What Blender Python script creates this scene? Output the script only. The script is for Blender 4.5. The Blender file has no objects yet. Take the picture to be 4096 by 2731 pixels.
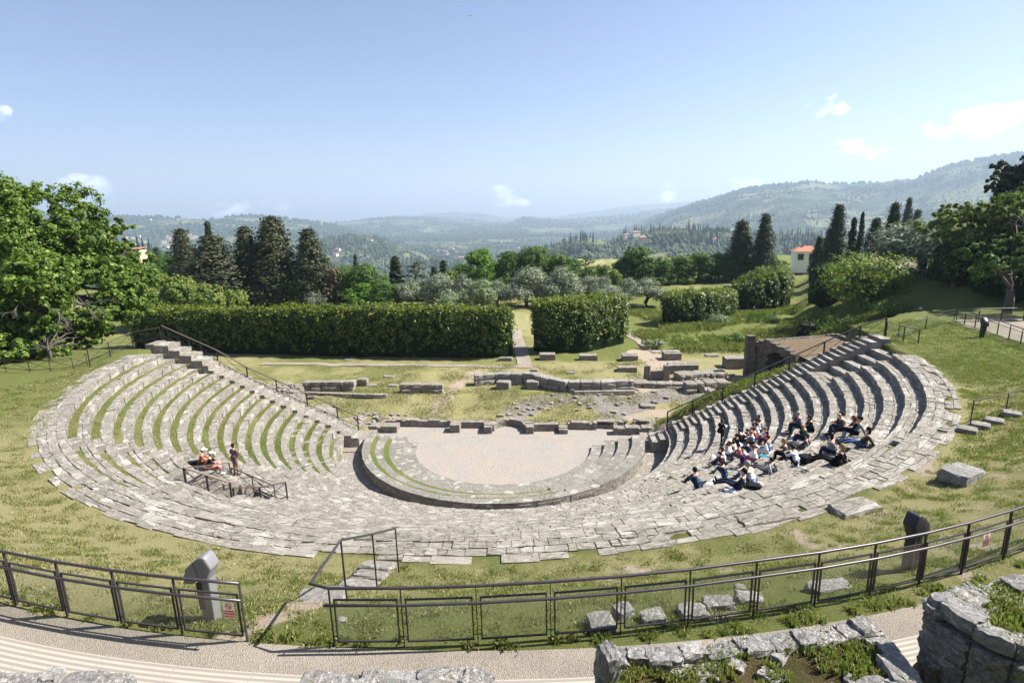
import bpy, math, random
import numpy as np
from mathutils import Vector, Matrix
R=math.radians
random.seed(7); rs=np.random.RandomState(7)
S=bpy.context.scene
# ---------------------------------------------------------------- camera
F,PI_,YA,RO=2254.27,.22517,-.066184,-.026458
CAM=np.array([3.3166,-38.0288,16.5165])
def load_cam():
    cp,sp=math.cos(PI_),math.sin(PI_);cy,sy=math.cos(YA),math.sin(YA)
    fw=np.array([sy*cp,cy*cp,-sp]);rt=np.array([cy,-sy,0]);up=np.cross(rt,fw)
    c,s=math.cos(RO),math.sin(RO)
    return fw,c*rt+s*up,-s*rt+c*up
FW,RT,UP=load_cam()
cd=bpy.data.cameras.new("camera"); cam=bpy.data.objects.new("camera",cd); S.collection.objects.link(cam)
cam.matrix_world=Matrix([[RT[0],UP[0],-FW[0],CAM[0]],[RT[1],UP[1],-FW[1],CAM[1]],[RT[2],UP[2],-FW[2],CAM[2]],[0,0,0,1]])
cd.sensor_width=36; cd.lens=F/4096*36; cd.clip_start=.05; cd.clip_end=60000
S.camera=cam
S.render.resolution_x=1024; S.render.resolution_y=682
S.view_settings.view_transform='Standard'; S.view_settings.look='None'; S.view_settings.gamma=1; S.view_settings.exposure=1.38
S.view_settings.use_curve_mapping=False
K=4096/2352
def ray(u,v):
    return FW+((u*K-2048)/F)*RT-((v*K-1365.5)/F)*UP
def P(u,v,z):
    "ground point seen at photo position u,v on level z"
    d=ray(u,v); t=(z-CAM[2])/d[2]; return CAM+d*t
def depth(p): return float((np.asarray(p)-CAM)@FW)
# ---------------------------------------------------------------- sun + sky
SUNV=np.array([1.0,.17,1.08]); SUNV/=np.linalg.norm(SUNV)
el=math.asin(SUNV[2]); az=math.atan2(SUNV[0],SUNV[1])
sd=bpy.data.lights.new("sun",'SUN'); sd.energy=5.0; sd.angle=R(.5); sd.color=(1,.955,.88)
so=bpy.data.objects.new("sun",sd); S.collection.objects.link(so)
so.rotation_euler=Vector(SUNV).to_track_quat('Z','Y').to_euler()
W=bpy.data.worlds.new("World"); S.world=W; W.use_nodes=True
def N(nt,t,**kw):
    n=nt.nodes.new(t)
    for k,v in kw.items():
        if k.startswith('_'): setattr(n,k[1:],v)
    return n
class G:
    "tiny node graph helper"
    def __init__(s,nt): s.nt=nt
    def n(s,t,ins=None,**kw):
        x=s.nt.nodes.new(t)
        for k,v in kw.items(): setattr(x,k,v)
        for k,v in (ins or {}).items():
            i=x.inputs[k]
            if hasattr(v,'links') or isinstance(v,bpy.types.NodeSocket): s.nt.links.new(v,i)
            else: i.default_value=v
        return x
    def m(s,op,a,b=0.0,c=None):
        ins={0:a,1:b}
        if c is not None: ins[2]=c
        return s.n('ShaderNodeMath',ins,operation=op).outputs[0]
    def mix(s,f,a,b,bt='MIX'):
        x=s.nt.nodes.new('ShaderNodeMix'); x.data_type='RGBA'; x.blend_type=bt
        for k,v in ((0,f),(6,a),(7,b)):
            i=x.inputs[k]
            if isinstance(v,bpy.types.NodeSocket): s.nt.links.new(v,i)
            else: i.default_value=v if k==0 else (*v[:3],1)
        return x.outputs[2]
    def noise(s,sc,det=4,ro=.55,vec=None,dis=0.0,out='Fac'):
        ins={'Scale':sc,'Detail':det,'Roughness':ro,'Distortion':dis}
        if vec is not None: ins['Vector']=vec
        return s.n('ShaderNodeTexNoise',ins).outputs[out]
    def vor(s,sc,vec=None,feature='F1',out='Distance',rnd=1.0):
        ins={'Scale':sc,'Randomness':rnd}
        if vec is not None: ins['Vector']=vec
        return s.n('ShaderNodeTexVoronoi',ins,feature=feature).outputs[out]
    def ss(s,x,a,b):
        return s.n('ShaderNodeMapRange',{0:x,1:a,2:b},interpolation_type='SMOOTHSTEP').outputs[0]
    def lin(s,x,a,b,c=0.0,d=1.0):
        return s.n('ShaderNodeMapRange',{0:x,1:a,2:b,3:c,4:d}).outputs[0]
def build_world():
    g=G(W.node_tree); W.node_tree.nodes.clear()
    sky=g.n('ShaderNodeTexSky',sky_type='NISHITA',sun_disc=False,sun_elevation=el,sun_rotation=az,altitude=300,air_density=1.0,dust_density=1.0,ozone_density=2.2)
    tc=g.n('ShaderNodeTexCoord').outputs['Generated']
    sep=g.n('ShaderNodeSeparateXYZ',{0:tc})
    azn=g.m('ARCTAN2',sep.outputs[0],sep.outputs[1]); eln=g.m('ARCSINE',sep.outputs[2])
    clouds=[(205,440,75,42,1.0),(160,425,40,16,.8),(530,480,52,22,.75),(632,476,42,20,.75),(1160,450,36,26,.8),(1195,465,25,10,.8),(1905,245,52,24,.7),(1970,348,75,30,.75),(2290,282,150,42,.8),(2160,300,90,20,.6),(1690,428,75,20,.75),(1535,445,24,24,.6),(5,262,32,20,.7),(2340,258,90,26,.8)]
    M=None
    vec=g.n('ShaderNodeCombineXYZ',{0:azn,1:g.m('MULTIPLY',eln,1.5),2:0.0}).outputs[0]
    for (u,v,w,h,s_) in clouds:
        d=ray(u,v); d=d/np.linalg.norm(d); a0=math.atan2(d[0],d[1]); e0=math.asin(d[2])
        cw=1/math.sqrt(1+((u-1176)/1294)**2)
        wa=w/1294*cw*cw; he=h/1294*cw
        x=g.m('DIVIDE',g.m('SUBTRACT',azn,a0),wa); y=g.m('DIVIDE',g.m('SUBTRACT',eln,e0),he)
        e=g.m('SUBTRACT',1.0,g.m('ADD',g.m('MULTIPLY',x,x),g.m('MULTIPLY',y,y)))
        e=g.m('MULTIPLY',g.m('MAXIMUM',e,-1.0),s_)
        M=e if M is None else g.m('MAXIMUM',M,e)
    nz=g.noise(26,7,.62,vec); nz2=g.noise(70,5,.6,vec)
    dn=g.m('ADD',M,g.m('MULTIPLY',g.m('SUBTRACT',nz,.52),5.0))
    mask=g.m('MULTIPLY',g.ss(dn,-.1,1.2),g.ss(M,-.35,.25))
    shade=g.lin(nz2,.3,.75,.86,1.08)
    cc=g.mix(shade,(12.0,12.3,12.9),(16,16,16))
    col=g.mix(g.m('MULTIPLY',mask,.85),g.mix(1.0,sky.outputs[0],(1.04,.97,1.06),'MULTIPLY'),cc)
    # thin high veil that whitens the sky to the right
    bg=g.n('ShaderNodeBackground',{0:col,1:.058})
    o=g.n('ShaderNodeOutputWorld',{0:bg.outputs[0]})
build_world()
# ---------------------------------------------------------------- helpers
COL=S.collection
def tag(o,label=None,cat=None,group=None,kind=None):
    if label: o['label']=label
    if cat: o['category']=cat
    if group: o['group']=group
    if kind: o['kind']=kind
    return o
def empty(name,loc=(0,0,0),rz=0.0,sc=(1,1,1)):
    o=bpy.data.objects.new(name,None); COL.objects.link(o); o.location=loc; o.rotation_euler=(0,0,rz); o.scale=sc; o.empty_display_size=.2; return o
def thing(name,label,cat,loc=(0,0,0),rz=0.0,group=None,sc=(1,1,1)):
    return tag(empty(name,loc,rz,sc),label,cat,group)
def link(name,me,mat=None,parent=None,smooth=False):
    o=bpy.data.objects.new(name,me); COL.objects.link(o)
    if mat:
        for m in (mat if isinstance(mat,(list,tuple)) else [mat]): me.materials.append(m)
    if smooth: me.polygons.foreach_set('use_smooth',[True]*len(me.polygons))
    if parent: o.parent=parent
    return o
def npmesh(name,V,Fq,mat=None,parent=None,smooth=False,mi=None):
    "V (n,3), Fq (m,k) regular faces"
    V=np.asarray(V,np.float32); Fq=np.asarray(Fq,np.int32); k=Fq.shape[1]
    me=bpy.data.meshes.new(name); me.vertices.add(len(V)); me.vertices.foreach_set('co',V.ravel())
    me.loops.add(Fq.size); me.loops.foreach_set('vertex_index',Fq.ravel())
    me.polygons.add(len(Fq)); me.polygons.foreach_set('loop_start',np.arange(0,Fq.size,k,dtype=np.int32)); me.polygons.foreach_set('loop_total',np.full(len(Fq),k,np.int32))
    o=link(name,me,mat,parent,smooth)
    if mi is not None: me.polygons.foreach_set('material_index',mi)
    me.update(); me.validate(); return o
class MB:
    "collects shapes and links them as one mesh"
    def __init__(s): s.v=[]; s.f=[]
    def add(s,v,f):
        b=len(s.v); s.v+= [tuple(map(float,p)) for p in v]; s.f+=[tuple(b+i for i in q) for q in f]
    def hexa(s,c):
        s.add(c,[(3,2,1,0),(4,5,6,7),(0,1,5,4),(1,2,6,5),(2,3,7,6),(3,0,4,7)])
    def box(s,c,d,rz=0.0,j=0.0,tilt=0.0):
        cx,cy,cz=c; a,b,h=d[0]/2,d[1]/2,d[2]/2; co,si=math.cos(rz),math.sin(rz); pts=[]
        for z in (-h,h):
            for x,y in ((-a,-b),(a,-b),(a,b),(-a,b)):
                x+=random.uniform(-j,j); y+=random.uniform(-j,j); zz=z+random.uniform(-j,j)*.6+tilt*x
                pts.append((cx+x*co-y*si,cy+x*si+y*co,cz+zz))
        s.hexa(pts)
    def rock(s,c,d,rz=0.0,j=.18,n=2):
        "irregular stone: subdivided box pushed toward an ellipsoid with noise"
        import itertools
        cx,cy,cz=c; co,si=math.cos(rz),math.sin(rz); ids={}; vs=[]; fs=[]
        def vid(i,k,l):
            if (i,k,l) in ids: return ids[(i,k,l)]
            x,y,z=(2*i/n-1),(2*k/n-1),(2*l/n-1)
            L=math.sqrt(x*x+y*y+z*z) or 1; m=max(abs(x),abs(y),abs(z)); t=.30
            q=((1-t)+t*m/L*1.15)
            x,y,z=x*q,y*q,z*q
            x+=random.uniform(-j,j);y+=random.uniform(-j,j);z+=random.uniform(-j,j)
            x*=d[0]/2;y*=d[1]/2;z*=d[2]/2
            ids[(i,k,l)]=len(vs); vs.append((cx+x*co-y*si,cy+x*si+y*co,cz+z)); return ids[(i,k,l)]
        for a in range(n):
            for b in range(n):
                fs.append((vid(a,b,0),vid(a,b+1,0),vid(a+1,b+1,0),vid(a+1,b,0)))
                fs.append((vid(a,b,n),vid(a+1,b,n),vid(a+1,b+1,n),vid(a,b+1,n)))
                fs.append((vid(a,0,b),vid(a+1,0,b),vid(a+1,0,b+1),vid(a,0,b+1)))
                fs.append((vid(a,n,b),vid(a,n,b+1),vid(a+1,n,b+1),vid(a+1,n,b)))
                fs.append((vid(0,a,b),vid(0,a,b+1),vid(0,a+1,b+1),vid(0,a+1,b)))
                fs.append((vid(n,a,b),vid(n,a+1,b),vid(n,a+1,b+1),vid(n,a,b+1)))
        s.add(vs,fs)
    def tube(s,pts,r,n=8,cap=True,r2=None):
        pts=[Vector(p) for p in pts]; m=len(pts); vs=[]; fs=[]
        up=Vector((0,0,1)); 
        for i,p in enumerate(pts):
            t=(pts[min(i+1,m-1)]-pts[max(i-1,0)]).normalized()
            a=t.cross(up) if abs(t.dot(up))<.97 else t.cross(Vector((0,1,0)))
            a.normalize(); b=t.cross(a)
            rr=r if r2 is None else r+(r2-r)*i/(m-1)
            if isinstance(r,(list,tuple)): rr=r[i]
            for k in range(n):
                an=2*math.pi*k/n; vs.append(p+a*math.cos(an)*rr+b*math.sin(an)*rr)
        for i in range(m-1):
            for k in range(n):
                k2=(k+1)%n; fs.append((i*n+k,(i+1)*n+k,(i+1)*n+k2,i*n+k2))
        if cap: fs.append(tuple(range(n))); fs.append(tuple((m-1)*n+k for k in reversed(range(n))))
        s.add(vs,fs)
    def bar(s,a,b,w=.04,h=None,side=None):
        "flat or square bar from a to b; side = direction of the width"
        a=Vector(a);b=Vector(b);t=(b-a).normalized(); h=h or w
        sd=Vector(side) if side is not None else (t.cross(Vector((0,0,1))) if abs(t.z)<.95 else Vector((1,0,0)))
        sd=(sd-t*sd.dot(t)).normalized(); n=t.cross(sd)
        c=[]
        for p in (a,b):
            for x,y in ((-1,-1),(1,-1),(1,1),(-1,1)): c.append(p+sd*(x*w/2)+n*(y*h/2))
        s.hexa(c)
    def build(s,name,mat,parent=None,smooth=False,bevel=0.0):
        me=bpy.data.meshes.new(name); me.from_pydata(s.v,[],s.f); me.update()
        o=link(name,me,mat,parent,smooth)
        if bevel:
            m=o.modifiers.new('b','BEVEL'); m.width=bevel; m.segments=2; m.limit_method='ANGLE'
        return o
# value noise
_L=rs.rand(256,256)
def vn(x,y):
    x=np.asarray(x,float);y=np.asarray(y,float)
    xi=np.floor(x).astype(int);yi=np.floor(y).astype(int);fx=x-xi;fy=y-yi
    fx=fx*fx*(3-2*fx);fy=fy*fy*(3-2*fy)
    a=_L[xi%256,yi%256];b=_L[(xi+1)%256,yi%256];c=_L[xi%256,(yi+1)%256];d=_L[(xi+1)%256,(yi+1)%256]
    return (a*(1-fx)+b*fx)*(1-fy)+(c*(1-fx)+d*fx)*fy
def fbm(x,y,o=4,g=.5):
    s=0;a=1;t=0
    for i in range(o):
        s=s+a*vn(x*2**i+17.3*i,y*2**i+9.1*i);t+=a;a*=g
    return s/t
def sm(x,a,b):
    t=np.clip((np.asarray(x,float)-a)/(b-a),0,1);return t*t*(3-2*t)
# ---------------------------------------------------------------- materials
def mat(name):
    m=bpy.data.materials.new(name); m.use_nodes=True; m.node_tree.nodes.clear(); return m,G(m.node_tree)
def finish(g,col,rough=.85,bump=None,bs=.5,bd=.02,metal=0.0,spec=.3,extra=None):
    ins={'Base Color':col if isinstance(col,bpy.types.NodeSocket) else (*col,1),'Roughness':rough,'Metallic':metal,'Specular IOR Level':spec}
    b=g.n('ShaderNodeBsdfPrincipled',ins)
    if bump is not None:
        bn=g.n('ShaderNodeBump',{'Height':bump,'Strength':bs,'Distance':bd}); g.nt.links.new(bn.outputs[0],b.inputs['Normal'])
    g.n('ShaderNodeOutputMaterial',{0:b.outputs[0]})
    return b
def plain(name,col,rough=.7,metal=0.0,vary=.12,sc=6.0,bump=0.0,spec=.3):
    m,g=mat(name); pos=g.n('ShaderNodeTexCoord').outputs['Object']
    n=g.noise(sc,4,.6,pos); c=g.mix(n,tuple(x*(1-vary) for x in col),tuple(min(1,x*(1+vary)) for x in col))
    finish(g,c,rough,n if bump else None,bump,.01,metal,spec); return m
def stone(name,base=(.36,.335,.30),dark=(.13,.12,.105),lichen=.5,warm=(.34,.27,.20),moss=.15,sc=1.0,ctr=1.0,rings=False,cracks=0):
    m,g=mat(name); pos=g.n('ShaderNodeNewGeometry').outputs['Position']
    if rings:
        sp=g.n('ShaderNodeSeparateXYZ',{0:pos}); rr=g.m('SQRT',g.m('ADD',g.m('MULTIPLY',sp.outputs[0],sp.outputs[0]),g.m('MULTIPLY',sp.outputs[1],sp.outputs[1])))
        pos=g.n('ShaderNodeCombineXYZ',{0:g.m('MULTIPLY',rr,1.9),1:g.m('MULTIPLY',g.m('ARCTAN2',sp.outputs[0],g.m('MULTIPLY',sp.outputs[1],-1.0)),13.0),2:g.m('MULTIPLY',sp.outputs[2],1.5)}).outputs[0]
    isl=g.n('ShaderNodeNewGeometry').outputs['Random Per Island']
    n1=g.noise(1.3*sc,6,.6,pos); n2=g.noise(9*sc,6,.7,pos,.4); n3=g.noise(40*sc,4,.7,pos)
    c=g.mix(g.ss(n2,.32,.66),dark,base)
    c=g.mix(g.m('MULTIPLY',g.ss(n1,.5,.75),.55),c,warm)
    c=g.mix(g.lin(isl,0,1,0,.45*ctr),c,tuple(x*.45 for x in base))
    c=g.mix(g.m('MULTIPLY',g.ss(g.m('FRACT',g.m('MULTIPLY',isl,7.13)),.6,1.0),.35),c,tuple(min(1,x*1.45) for x in base))
    v=g.vor(3.2*sc,g.n('ShaderNodeVectorMath',{0:pos,1:g.noise(5*sc,3,.6,pos,out='Color')},operation='ADD').outputs[0])
    li=g.m('MULTIPLY',g.ss(g.m('SUBTRACT',g.m('ADD',n1,g.m('MULTIPLY',n2,.5)),v),.38,.52),g.ss(n3,.35,.5))
    c=g.mix(g.m('MULTIPLY',li,lichen),c,(.60,.59,.56))
    mo=g.ss(g.m('ADD',n1,g.m('MULTIPLY',n3,.3)),.80,.88)
    c=g.mix(g.m('MULTIPLY',mo,moss*3),c,(.12,.14,.04))
    c=g.mix(g.lin(n3,.25,.75,.35,0),c,dark)
    h=g.m('ADD',g.m('MULTIPLY',n2,1.0),g.m('MULTIPLY',n3,.5))
    if cracks:
        wv=g.n('ShaderNodeVectorMath',{0:pos,1:g.n('ShaderNodeVectorMath',{0:g.noise(3*sc,4,.7,pos,out='Color'),'Scale':.35},operation='SCALE').outputs[0]},operation='ADD').outputs[0]
        ed=g.vor(cracks,wv,'DISTANCE_TO_EDGE'); cell=g.n('ShaderNodeSeparateColor',{0:g.vor(cracks,wv,out='Color')}).outputs[0]
        c=g.mix(g.lin(cell,0,1,.16,0),c,dark); c=g.mix(g.m('MULTIPLY',g.ss(cell,.80,.95),.45),c,(.50,.48,.44))
        ln=g.m('MULTIPLY',g.m('SUBTRACT',1.0,g.ss(ed,.005,.035)),g.ss(n1,.35,.6)); c=g.mix(g.m('MULTIPLY',ln,.6),c,(.07,.06,.045)); h=g.m('SUBTRACT',h,g.m('MULTIPLY',ln,.6)); h=g.m('ADD',h,g.m('MULTIPLY',cell,.2))
    finish(g,c,.92,h,.9,.05,spec=.15); return m
def grassmat(name,attr=True,green=(.19,.20,.058),dry=(.35,.315,.155),lush=(.12,.15,.048)):
    m,g=mat(name); pos=g.n('ShaderNodeNewGeometry').outputs['Position']
    n0=g.noise(.11,4,.6,pos); n1=g.noise(.7,5,.65,pos,.6); n2=g.noise(5.5,6,.75,pos,.8); n3=g.noise(34,4,.75,pos,.5)
    blend=g.m('ADD',g.m('MULTIPLY',n1,.55),g.m('ADD',g.m('MULTIPLY',n2,.45),g.m('MULTIPLY',n3,.22)))
    if attr:
        at=g.n('ShaderNodeAttribute',attribute_name='mask'); sp=g.n('ShaderNodeSeparateColor',{0:at.outputs['Color']})
        dr,di,ro=sp.outputs[0],sp.outputs[1],sp.outputs[2]
        f=g.ss(g.m('ADD',blend,g.m('SUBTRACT',dr,.5)),.40,.78)
    else: f=g.ss(g.m('ADD',blend,g.m('MULTIPLY',g.m('SUBTRACT',n0,.5),.9)),.48,.86)
    c=g.mix(n2,lush,green); c=g.mix(f,c,dry)
    c=g.mix(g.lin(n3,.3,.62,.62,0),c,tuple(x*.35 for x in green))
    c=g.mix(g.m('MULTIPLY',g.ss(n3,.60,.78),.45),c,(.42,.40,.20))
    if attr:
        dirt=g.mix(n2,(.30,.235,.17),(.46,.39,.30)); 
        c=g.mix(g.ss(g.m('ADD',di,g.m('MULTIPLY',g.m('SUBTRACT',n2,.5),1.0)),.38,.62),c,dirt)
        rk=g.mix(g.ss(n2,.3,.7),(.13,.12,.11),(.38,.36,.33)); rk=g.mix(g.m('MULTIPLY',n3,.6),rk,(.25,.21,.17))
        c=g.mix(g.ss(g.m('ADD',ro,g.m('MULTIPLY',g.m('SUBTRACT',n2,.5),1.3)),.42,.6),c,rk)
    h=g.m('ADD',g.m('MULTIPLY',n2,.6),n3)
    finish(g,c,.95,h,1.0,.09,spec=.1); return m
def leafmat(name,a,b,c3=None,tr=.35,f3=.15,rough=.6):
    m,g=mat(name); r=g.n('ShaderNodeNewGeometry').outputs['Random Per Island']
    c=g.mix(r,a,b)
    if c3: c=g.mix(g.ss(g.m('FRACT',g.m('MULTIPLY',r,13.7)),1-f3-.05,1-f3+.05),c,c3)
    d=g.n('ShaderNodeBsdfPrincipled',{'Base Color':c,'Roughness':rough,'Specular IOR Level':.25})
    t=g.n('ShaderNodeBsdfTranslucent',{'Color':g.mix(.5,c,(.18,.30,.02),'MIX')})
    x=g.n('ShaderNodeMixShader',{0:tr,1:d.outputs[0],2:t.outputs[0]})
    g.n('ShaderNodeOutputMaterial',{0:x.outputs[0]}); return m
M={}
M['seat']=stone('pale_limestone',(.375,.345,.295),(.165,.15,.125),.42,warm=(.34,.285,.22),rings=True,cracks=2.6)
M['podium']=stone('podium_stone',(.34,.32,.28),(.13,.122,.105),.3,rings=True,cracks=1.6)
M['rubble_shaded']=stone('shaded_rubble',(.20,.175,.145),(.06,.055,.05),.2,sc=1.6)  # darker rubble copy: shade on the vault and pillar put into the colour
M['block']=stone('pale_block_stone',(.355,.33,.29),(.14,.13,.115),.4)
M['seat_dark']=stone('grey_limestone',(.33,.31,.28),(.14,.13,.115),.35)
M['rubble']=stone('rubble_stone',(.36,.325,.28),(.13,.115,.10),.3,sc=1.6)
M['wallstone']=stone('lichen_stone',(.36,.35,.335),(.12,.115,.11),.8,moss=.1,sc=1.8,ctr=.7)
M['earth']=plain('earth',(.17,.13,.09),.95,vary=.35,sc=9,bump=.6,spec=.1)
M['grass']=grassmat('meadow_ground')
M['turf']=grassmat('turf',False,(.165,.21,.055),(.32,.27,.14))
M['iron']=plain('painted_iron',(.045,.04,.043),.5,.3,.3,30)
M['rail']=plain('handrail_paint',(.07,.062,.068),.35,.5,.3,14)
M['rust']=plain('weathered_iron',(.10,.075,.06),.65,.2,.35,14)
M['wood']=plain('weathered_rail',(.21,.16,.13),.7,0,.35,20)
M['bark']=plain('bark',(.10,.085,.07),.95,0,.4,8,.8)
M['barkpale']=plain('pale_bark',(.30,.26,.22),.95,0,.3,8,.8)
M['shell_dark']=plain('charcoal_moulded_shell',(.035,.036,.042),.4,.1,.08,20)
M['plastic']=plain('grey_moulded_shell',(.19,.19,.20),.42,.1,.08,20)
M['black']=plain('shade_black',(.02,.02,.022),.4)
def gravel(name,a,b,sc=26,speck=(.62,.58,.52)):
    m,g=mat(name); pos=g.n('ShaderNodeNewGeometry').outputs['Position']
    v=g.vor(sc,pos,out='Color'); d=g.vor(sc,pos); n=g.noise(.5,5,.6,pos); vv=g.n('ShaderNodeSeparateColor',{0:v}).outputs[0]
    c=g.mix(g.ss(n,.35,.65),a,b); c=g.mix(g.m('MULTIPLY',vv,.55),c,speck); c=g.mix(g.m('MULTIPLY',g.ss(g.m('FRACT',g.m('MULTIPLY',vv,9.7)),.75,1),.5),c,tuple(x*.35 for x in a))
    finish(g,c,.95,d,.8,.03,spec=.1); return m
M['gravel']=gravel('pale_gravel',(.285,.245,.20),(.235,.225,.215),26,(.42,.38,.33))
M['concrete']=gravel('exposed_aggregate',(.235,.20,.165),(.315,.27,.22),70,(.39,.35,.29))
def stripmat():
    m,g=mat('ribbed_paving'); pos=g.n('ShaderNodeNewGeometry').outputs['Position']; sp=g.n('ShaderNodeSeparateXYZ',{0:pos})
    r=g.m('SQRT',g.m('ADD',g.m('MULTIPLY',sp.outputs[0],sp.outputs[0]),g.m('MULTIPLY',sp.outputs[1],sp.outputs[1])))
    th=g.m('ARCTAN2',sp.outputs[0],g.m('MULTIPLY',sp.outputs[1],-1.0))
    fr=g.m('FRACT',g.m('MULTIPLY',r,10.5)); rib=g.m('MULTIPLY',g.ss(fr,.12,.3),g.m('SUBTRACT',1.0,g.ss(fr,.62,.8)))
    fq=g.m('FRACT',g.m('MULTIPLY',r,2.1)); ln=g.m('MULTIPLY',g.ss(fq,.02,.04),g.m('SUBTRACT',1.0,g.ss(fq,.94,.97)))
    ft=g.m('FRACT',g.m('MULTIPLY',th,24.0)); jt=g.m('MULTIPLY',g.ss(ft,.0,.012),g.m('SUBTRACT',1.0,g.ss(ft,.985,1.0)))
    n=g.noise(7,6,.7,pos); n3=g.noise(70,3,.7,pos)
    c=g.mix(rib,(.40,.36,.29),(.235,.21,.185)); c=g.mix(g.m('SUBTRACT',1.0,ln),c,(.39,.35,.29)); c=g.mix(g.m('SUBTRACT',1.0,jt),c,(.27,.24,.2))
    c=g.mix(g.lin(n,.3,.7,.3,0),c,(.26,.24,.21)); c=g.mix(g.lin(n3,.3,.7,.3,0),c,(.2,.18,.16))
    finish(g,c,.9,g.m('SUBTRACT',1.0,rib),.4,.012,spec=.15); return m
M['strip']=stripmat()
def glassmat():
    m,g=mat('milky_pane'); pos=g.n('ShaderNodeNewGeometry').outputs['Position']; n=g.noise(2.0,4,.6,pos)
    t=g.n('ShaderNodeBsdfTransparent',{0:(.93,.95,.93,1)}); d=g.n('ShaderNodeBsdfPrincipled',{'Base Color':(.45,.45,.40,1),'Roughness':.25,'Specular IOR Level':.5})
    gl=g.n('ShaderNodeBsdfGlossy',{'Color':(1,1,1,1),'Roughness':.04})
    fr=.03
    x=g.n('ShaderNodeMixShader',{0:g.lin(n,.3,.7,.01,.06),1:t.outputs[0],2:d.outputs[0]})
    y=g.n('ShaderNodeMixShader',{0:fr,1:x.outputs[0],2:gl.outputs[0]})
    g.n('ShaderNodeOutputMaterial',{0:y.outputs[0]}); return m
M['glass']=glassmat()
M['moss']=grassmat('moss_soil',False,(.085,.09,.03),(.15,.10,.055),(.05,.06,.02))
M['blade']=leafmat('grass_blades',(.10,.16,.03),(.21,.22,.06),(.36,.30,.14),.35,.3)
# ---------------------------------------------------------------- terrain height
T,HS,RIM,ZR=.78,.375,25.25,7.76
RIN=[23.98,23.2,22.4,21.62,20.87,20.15,19.43,18.73,18.03,17.34]+[25.25-.78*(i+1) for i in range(10,20)]
def rin(i): return RIN[i]
def rout(i): return RIM if i==0 else RIN[i-1]
RIN[17]=11.5
def rowz(i): return ZR-HS*i-(.08 if i>=17 else 0)
def zpath(x): return 9.64-.03*np.clip(x,0,14)+.01*np.clip(-x,0,8)
RIDGE=[(10.6,.6,1.0),(15,1.6,3.2),(16.5,1.8,3.8),(18.2,2.6,4.1),(20.6,3.0,4.7),(22.2,3.3,5.25),(24,3.7,5.9),(25.3,4.1,6.5),(28.5,6.2,7.3),(32,9,7.45),(35.2,10.2,7.5),(45,12,8.2),(60,15,9.5)]
_rx=[p[0] for p in RIDGE];_ry=[p[1] for p in RIDGE]
def H(x,y):
    x=np.asarray(x,float);y=np.asarray(y,float);r=np.hypot(x,y)
    near=sm(-y,6,20)
    zp=zpath(x)
    ze=7.72*(1-near)+zp*near
    U=7.72+(ze-7.72)*sm(r,25.4,30.3)
    U=U+np.clip((r-33.2)/3.2,0,1)*4.9*near
    U=U+(fbm(x*.5,y*.5,3)-.5)*.22*sm(r,25.5,26.3)*(1-sm(r,29.3,30.0)*near)*(1-sm(r,32,33))
    n=(fbm(x*.12,y*.12,4)-.5)
    L=.52+.45*sm(y,4,9)+n*.5*sm(y,4,10)+(fbm(x*.6,y*.6,3)-.5)*.25*sm(y,2.6,4)
    L=L+.4*sm(y,14,20)*(1-sm(y,22,30))*0-.004*np.clip(y-60,0,200)
    L=L-34*sm(y,93,140)
    # bank north of the ridge, hill on the right
    ry=np.interp(x,_rx,_ry); rz=np.interp(x,_rx,[p[2] for p in RIDGE])
    dn=y-ry
    plat=np.where(x>10.8,rz-np.clip(dn,0,2.2)*.62-np.clip(dn-2.2,0,50)*1.05,-9)
    # line of the ramp on the right hillside
    wx=np.interp(y,[-20,10,28,45,60,100,170],[54,43.5,46.5,52,60,76,86])
    dd=x-wx
    hill=8.4+np.where(dd<0,dd*.50*(1+.01*dd*0),dd*.42)
    hill=np.where(dd>26,8.4+26*.42+(dd-26)*.1,hill); hill=np.minimum(hill,9.0+dd.clip(2,40)*.42-.8)
    hill=hill*(1-sm(y,75,120))+(-2)*sm(y,75,120)
    L2=np.maximum(L,hill-.6+(fbm(x*.25,y*.25,3)-.5)*1.2)
    # ditch between ridge bank and hill
    Lr=np.maximum(L2,plat)
    # left slope down from the plateau
    lsl=7.7-np.clip(y+.6,0,40)*.46
    Lf=np.where(x<-25.5,np.maximum(L,lsl),L)
    North=np.where(x>10.8,Lr,Lf)
    yb=np.where(x>0,np.where(x>25,30.,-.8),-.9)
    inU=(y<np.where(x<-25.4,-.5,np.where(x>25.4,ry,-1.0)))&(r>24.55)
    inU=inU|((r>24.55)&(y<-.4))
    Z=np.where(inU,U,North)
    # cavea bowl
    bowl=(r<24.6)&(y<.5)
    i=(RIM-r)/T
    bz=np.where(r>10.6,ZR-HS*i-.9,-.5)
    Z=np.where(bowl,np.minimum(bz,6.7),Z)
    cxn=P(*NICHE,0)[0]; mid=((y>=-1.2)&(y<YW(x))&(np.abs(x)<10.6))|((((x-cxn)/1.75)**2+((y-2.2)/1.75)**2)<1)
    Z=np.where(mid|((r<10.3)&(y<YW(x))),-.12,Z)
    return Z
YW=lambda x:np.interp(x,[-10,-5,0,6,10],YWT)
NICHE=((1300+1236/1.68)/K,(1400+565/1.68)/K)
def Hs(x,y): return float(H(np.array([x]),np.array([y]))[0])
def D(u,v,z=1.0,it=12):
    "ground point under photo position u,v on the terrain itself"
    for _ in range(it):
        p=P(u,v,z); z=z*.5+.5*Hs(p[0],p[1])
    p=P(u,v,z); p[2]=Hs(p[0],p[1]); return p
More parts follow.
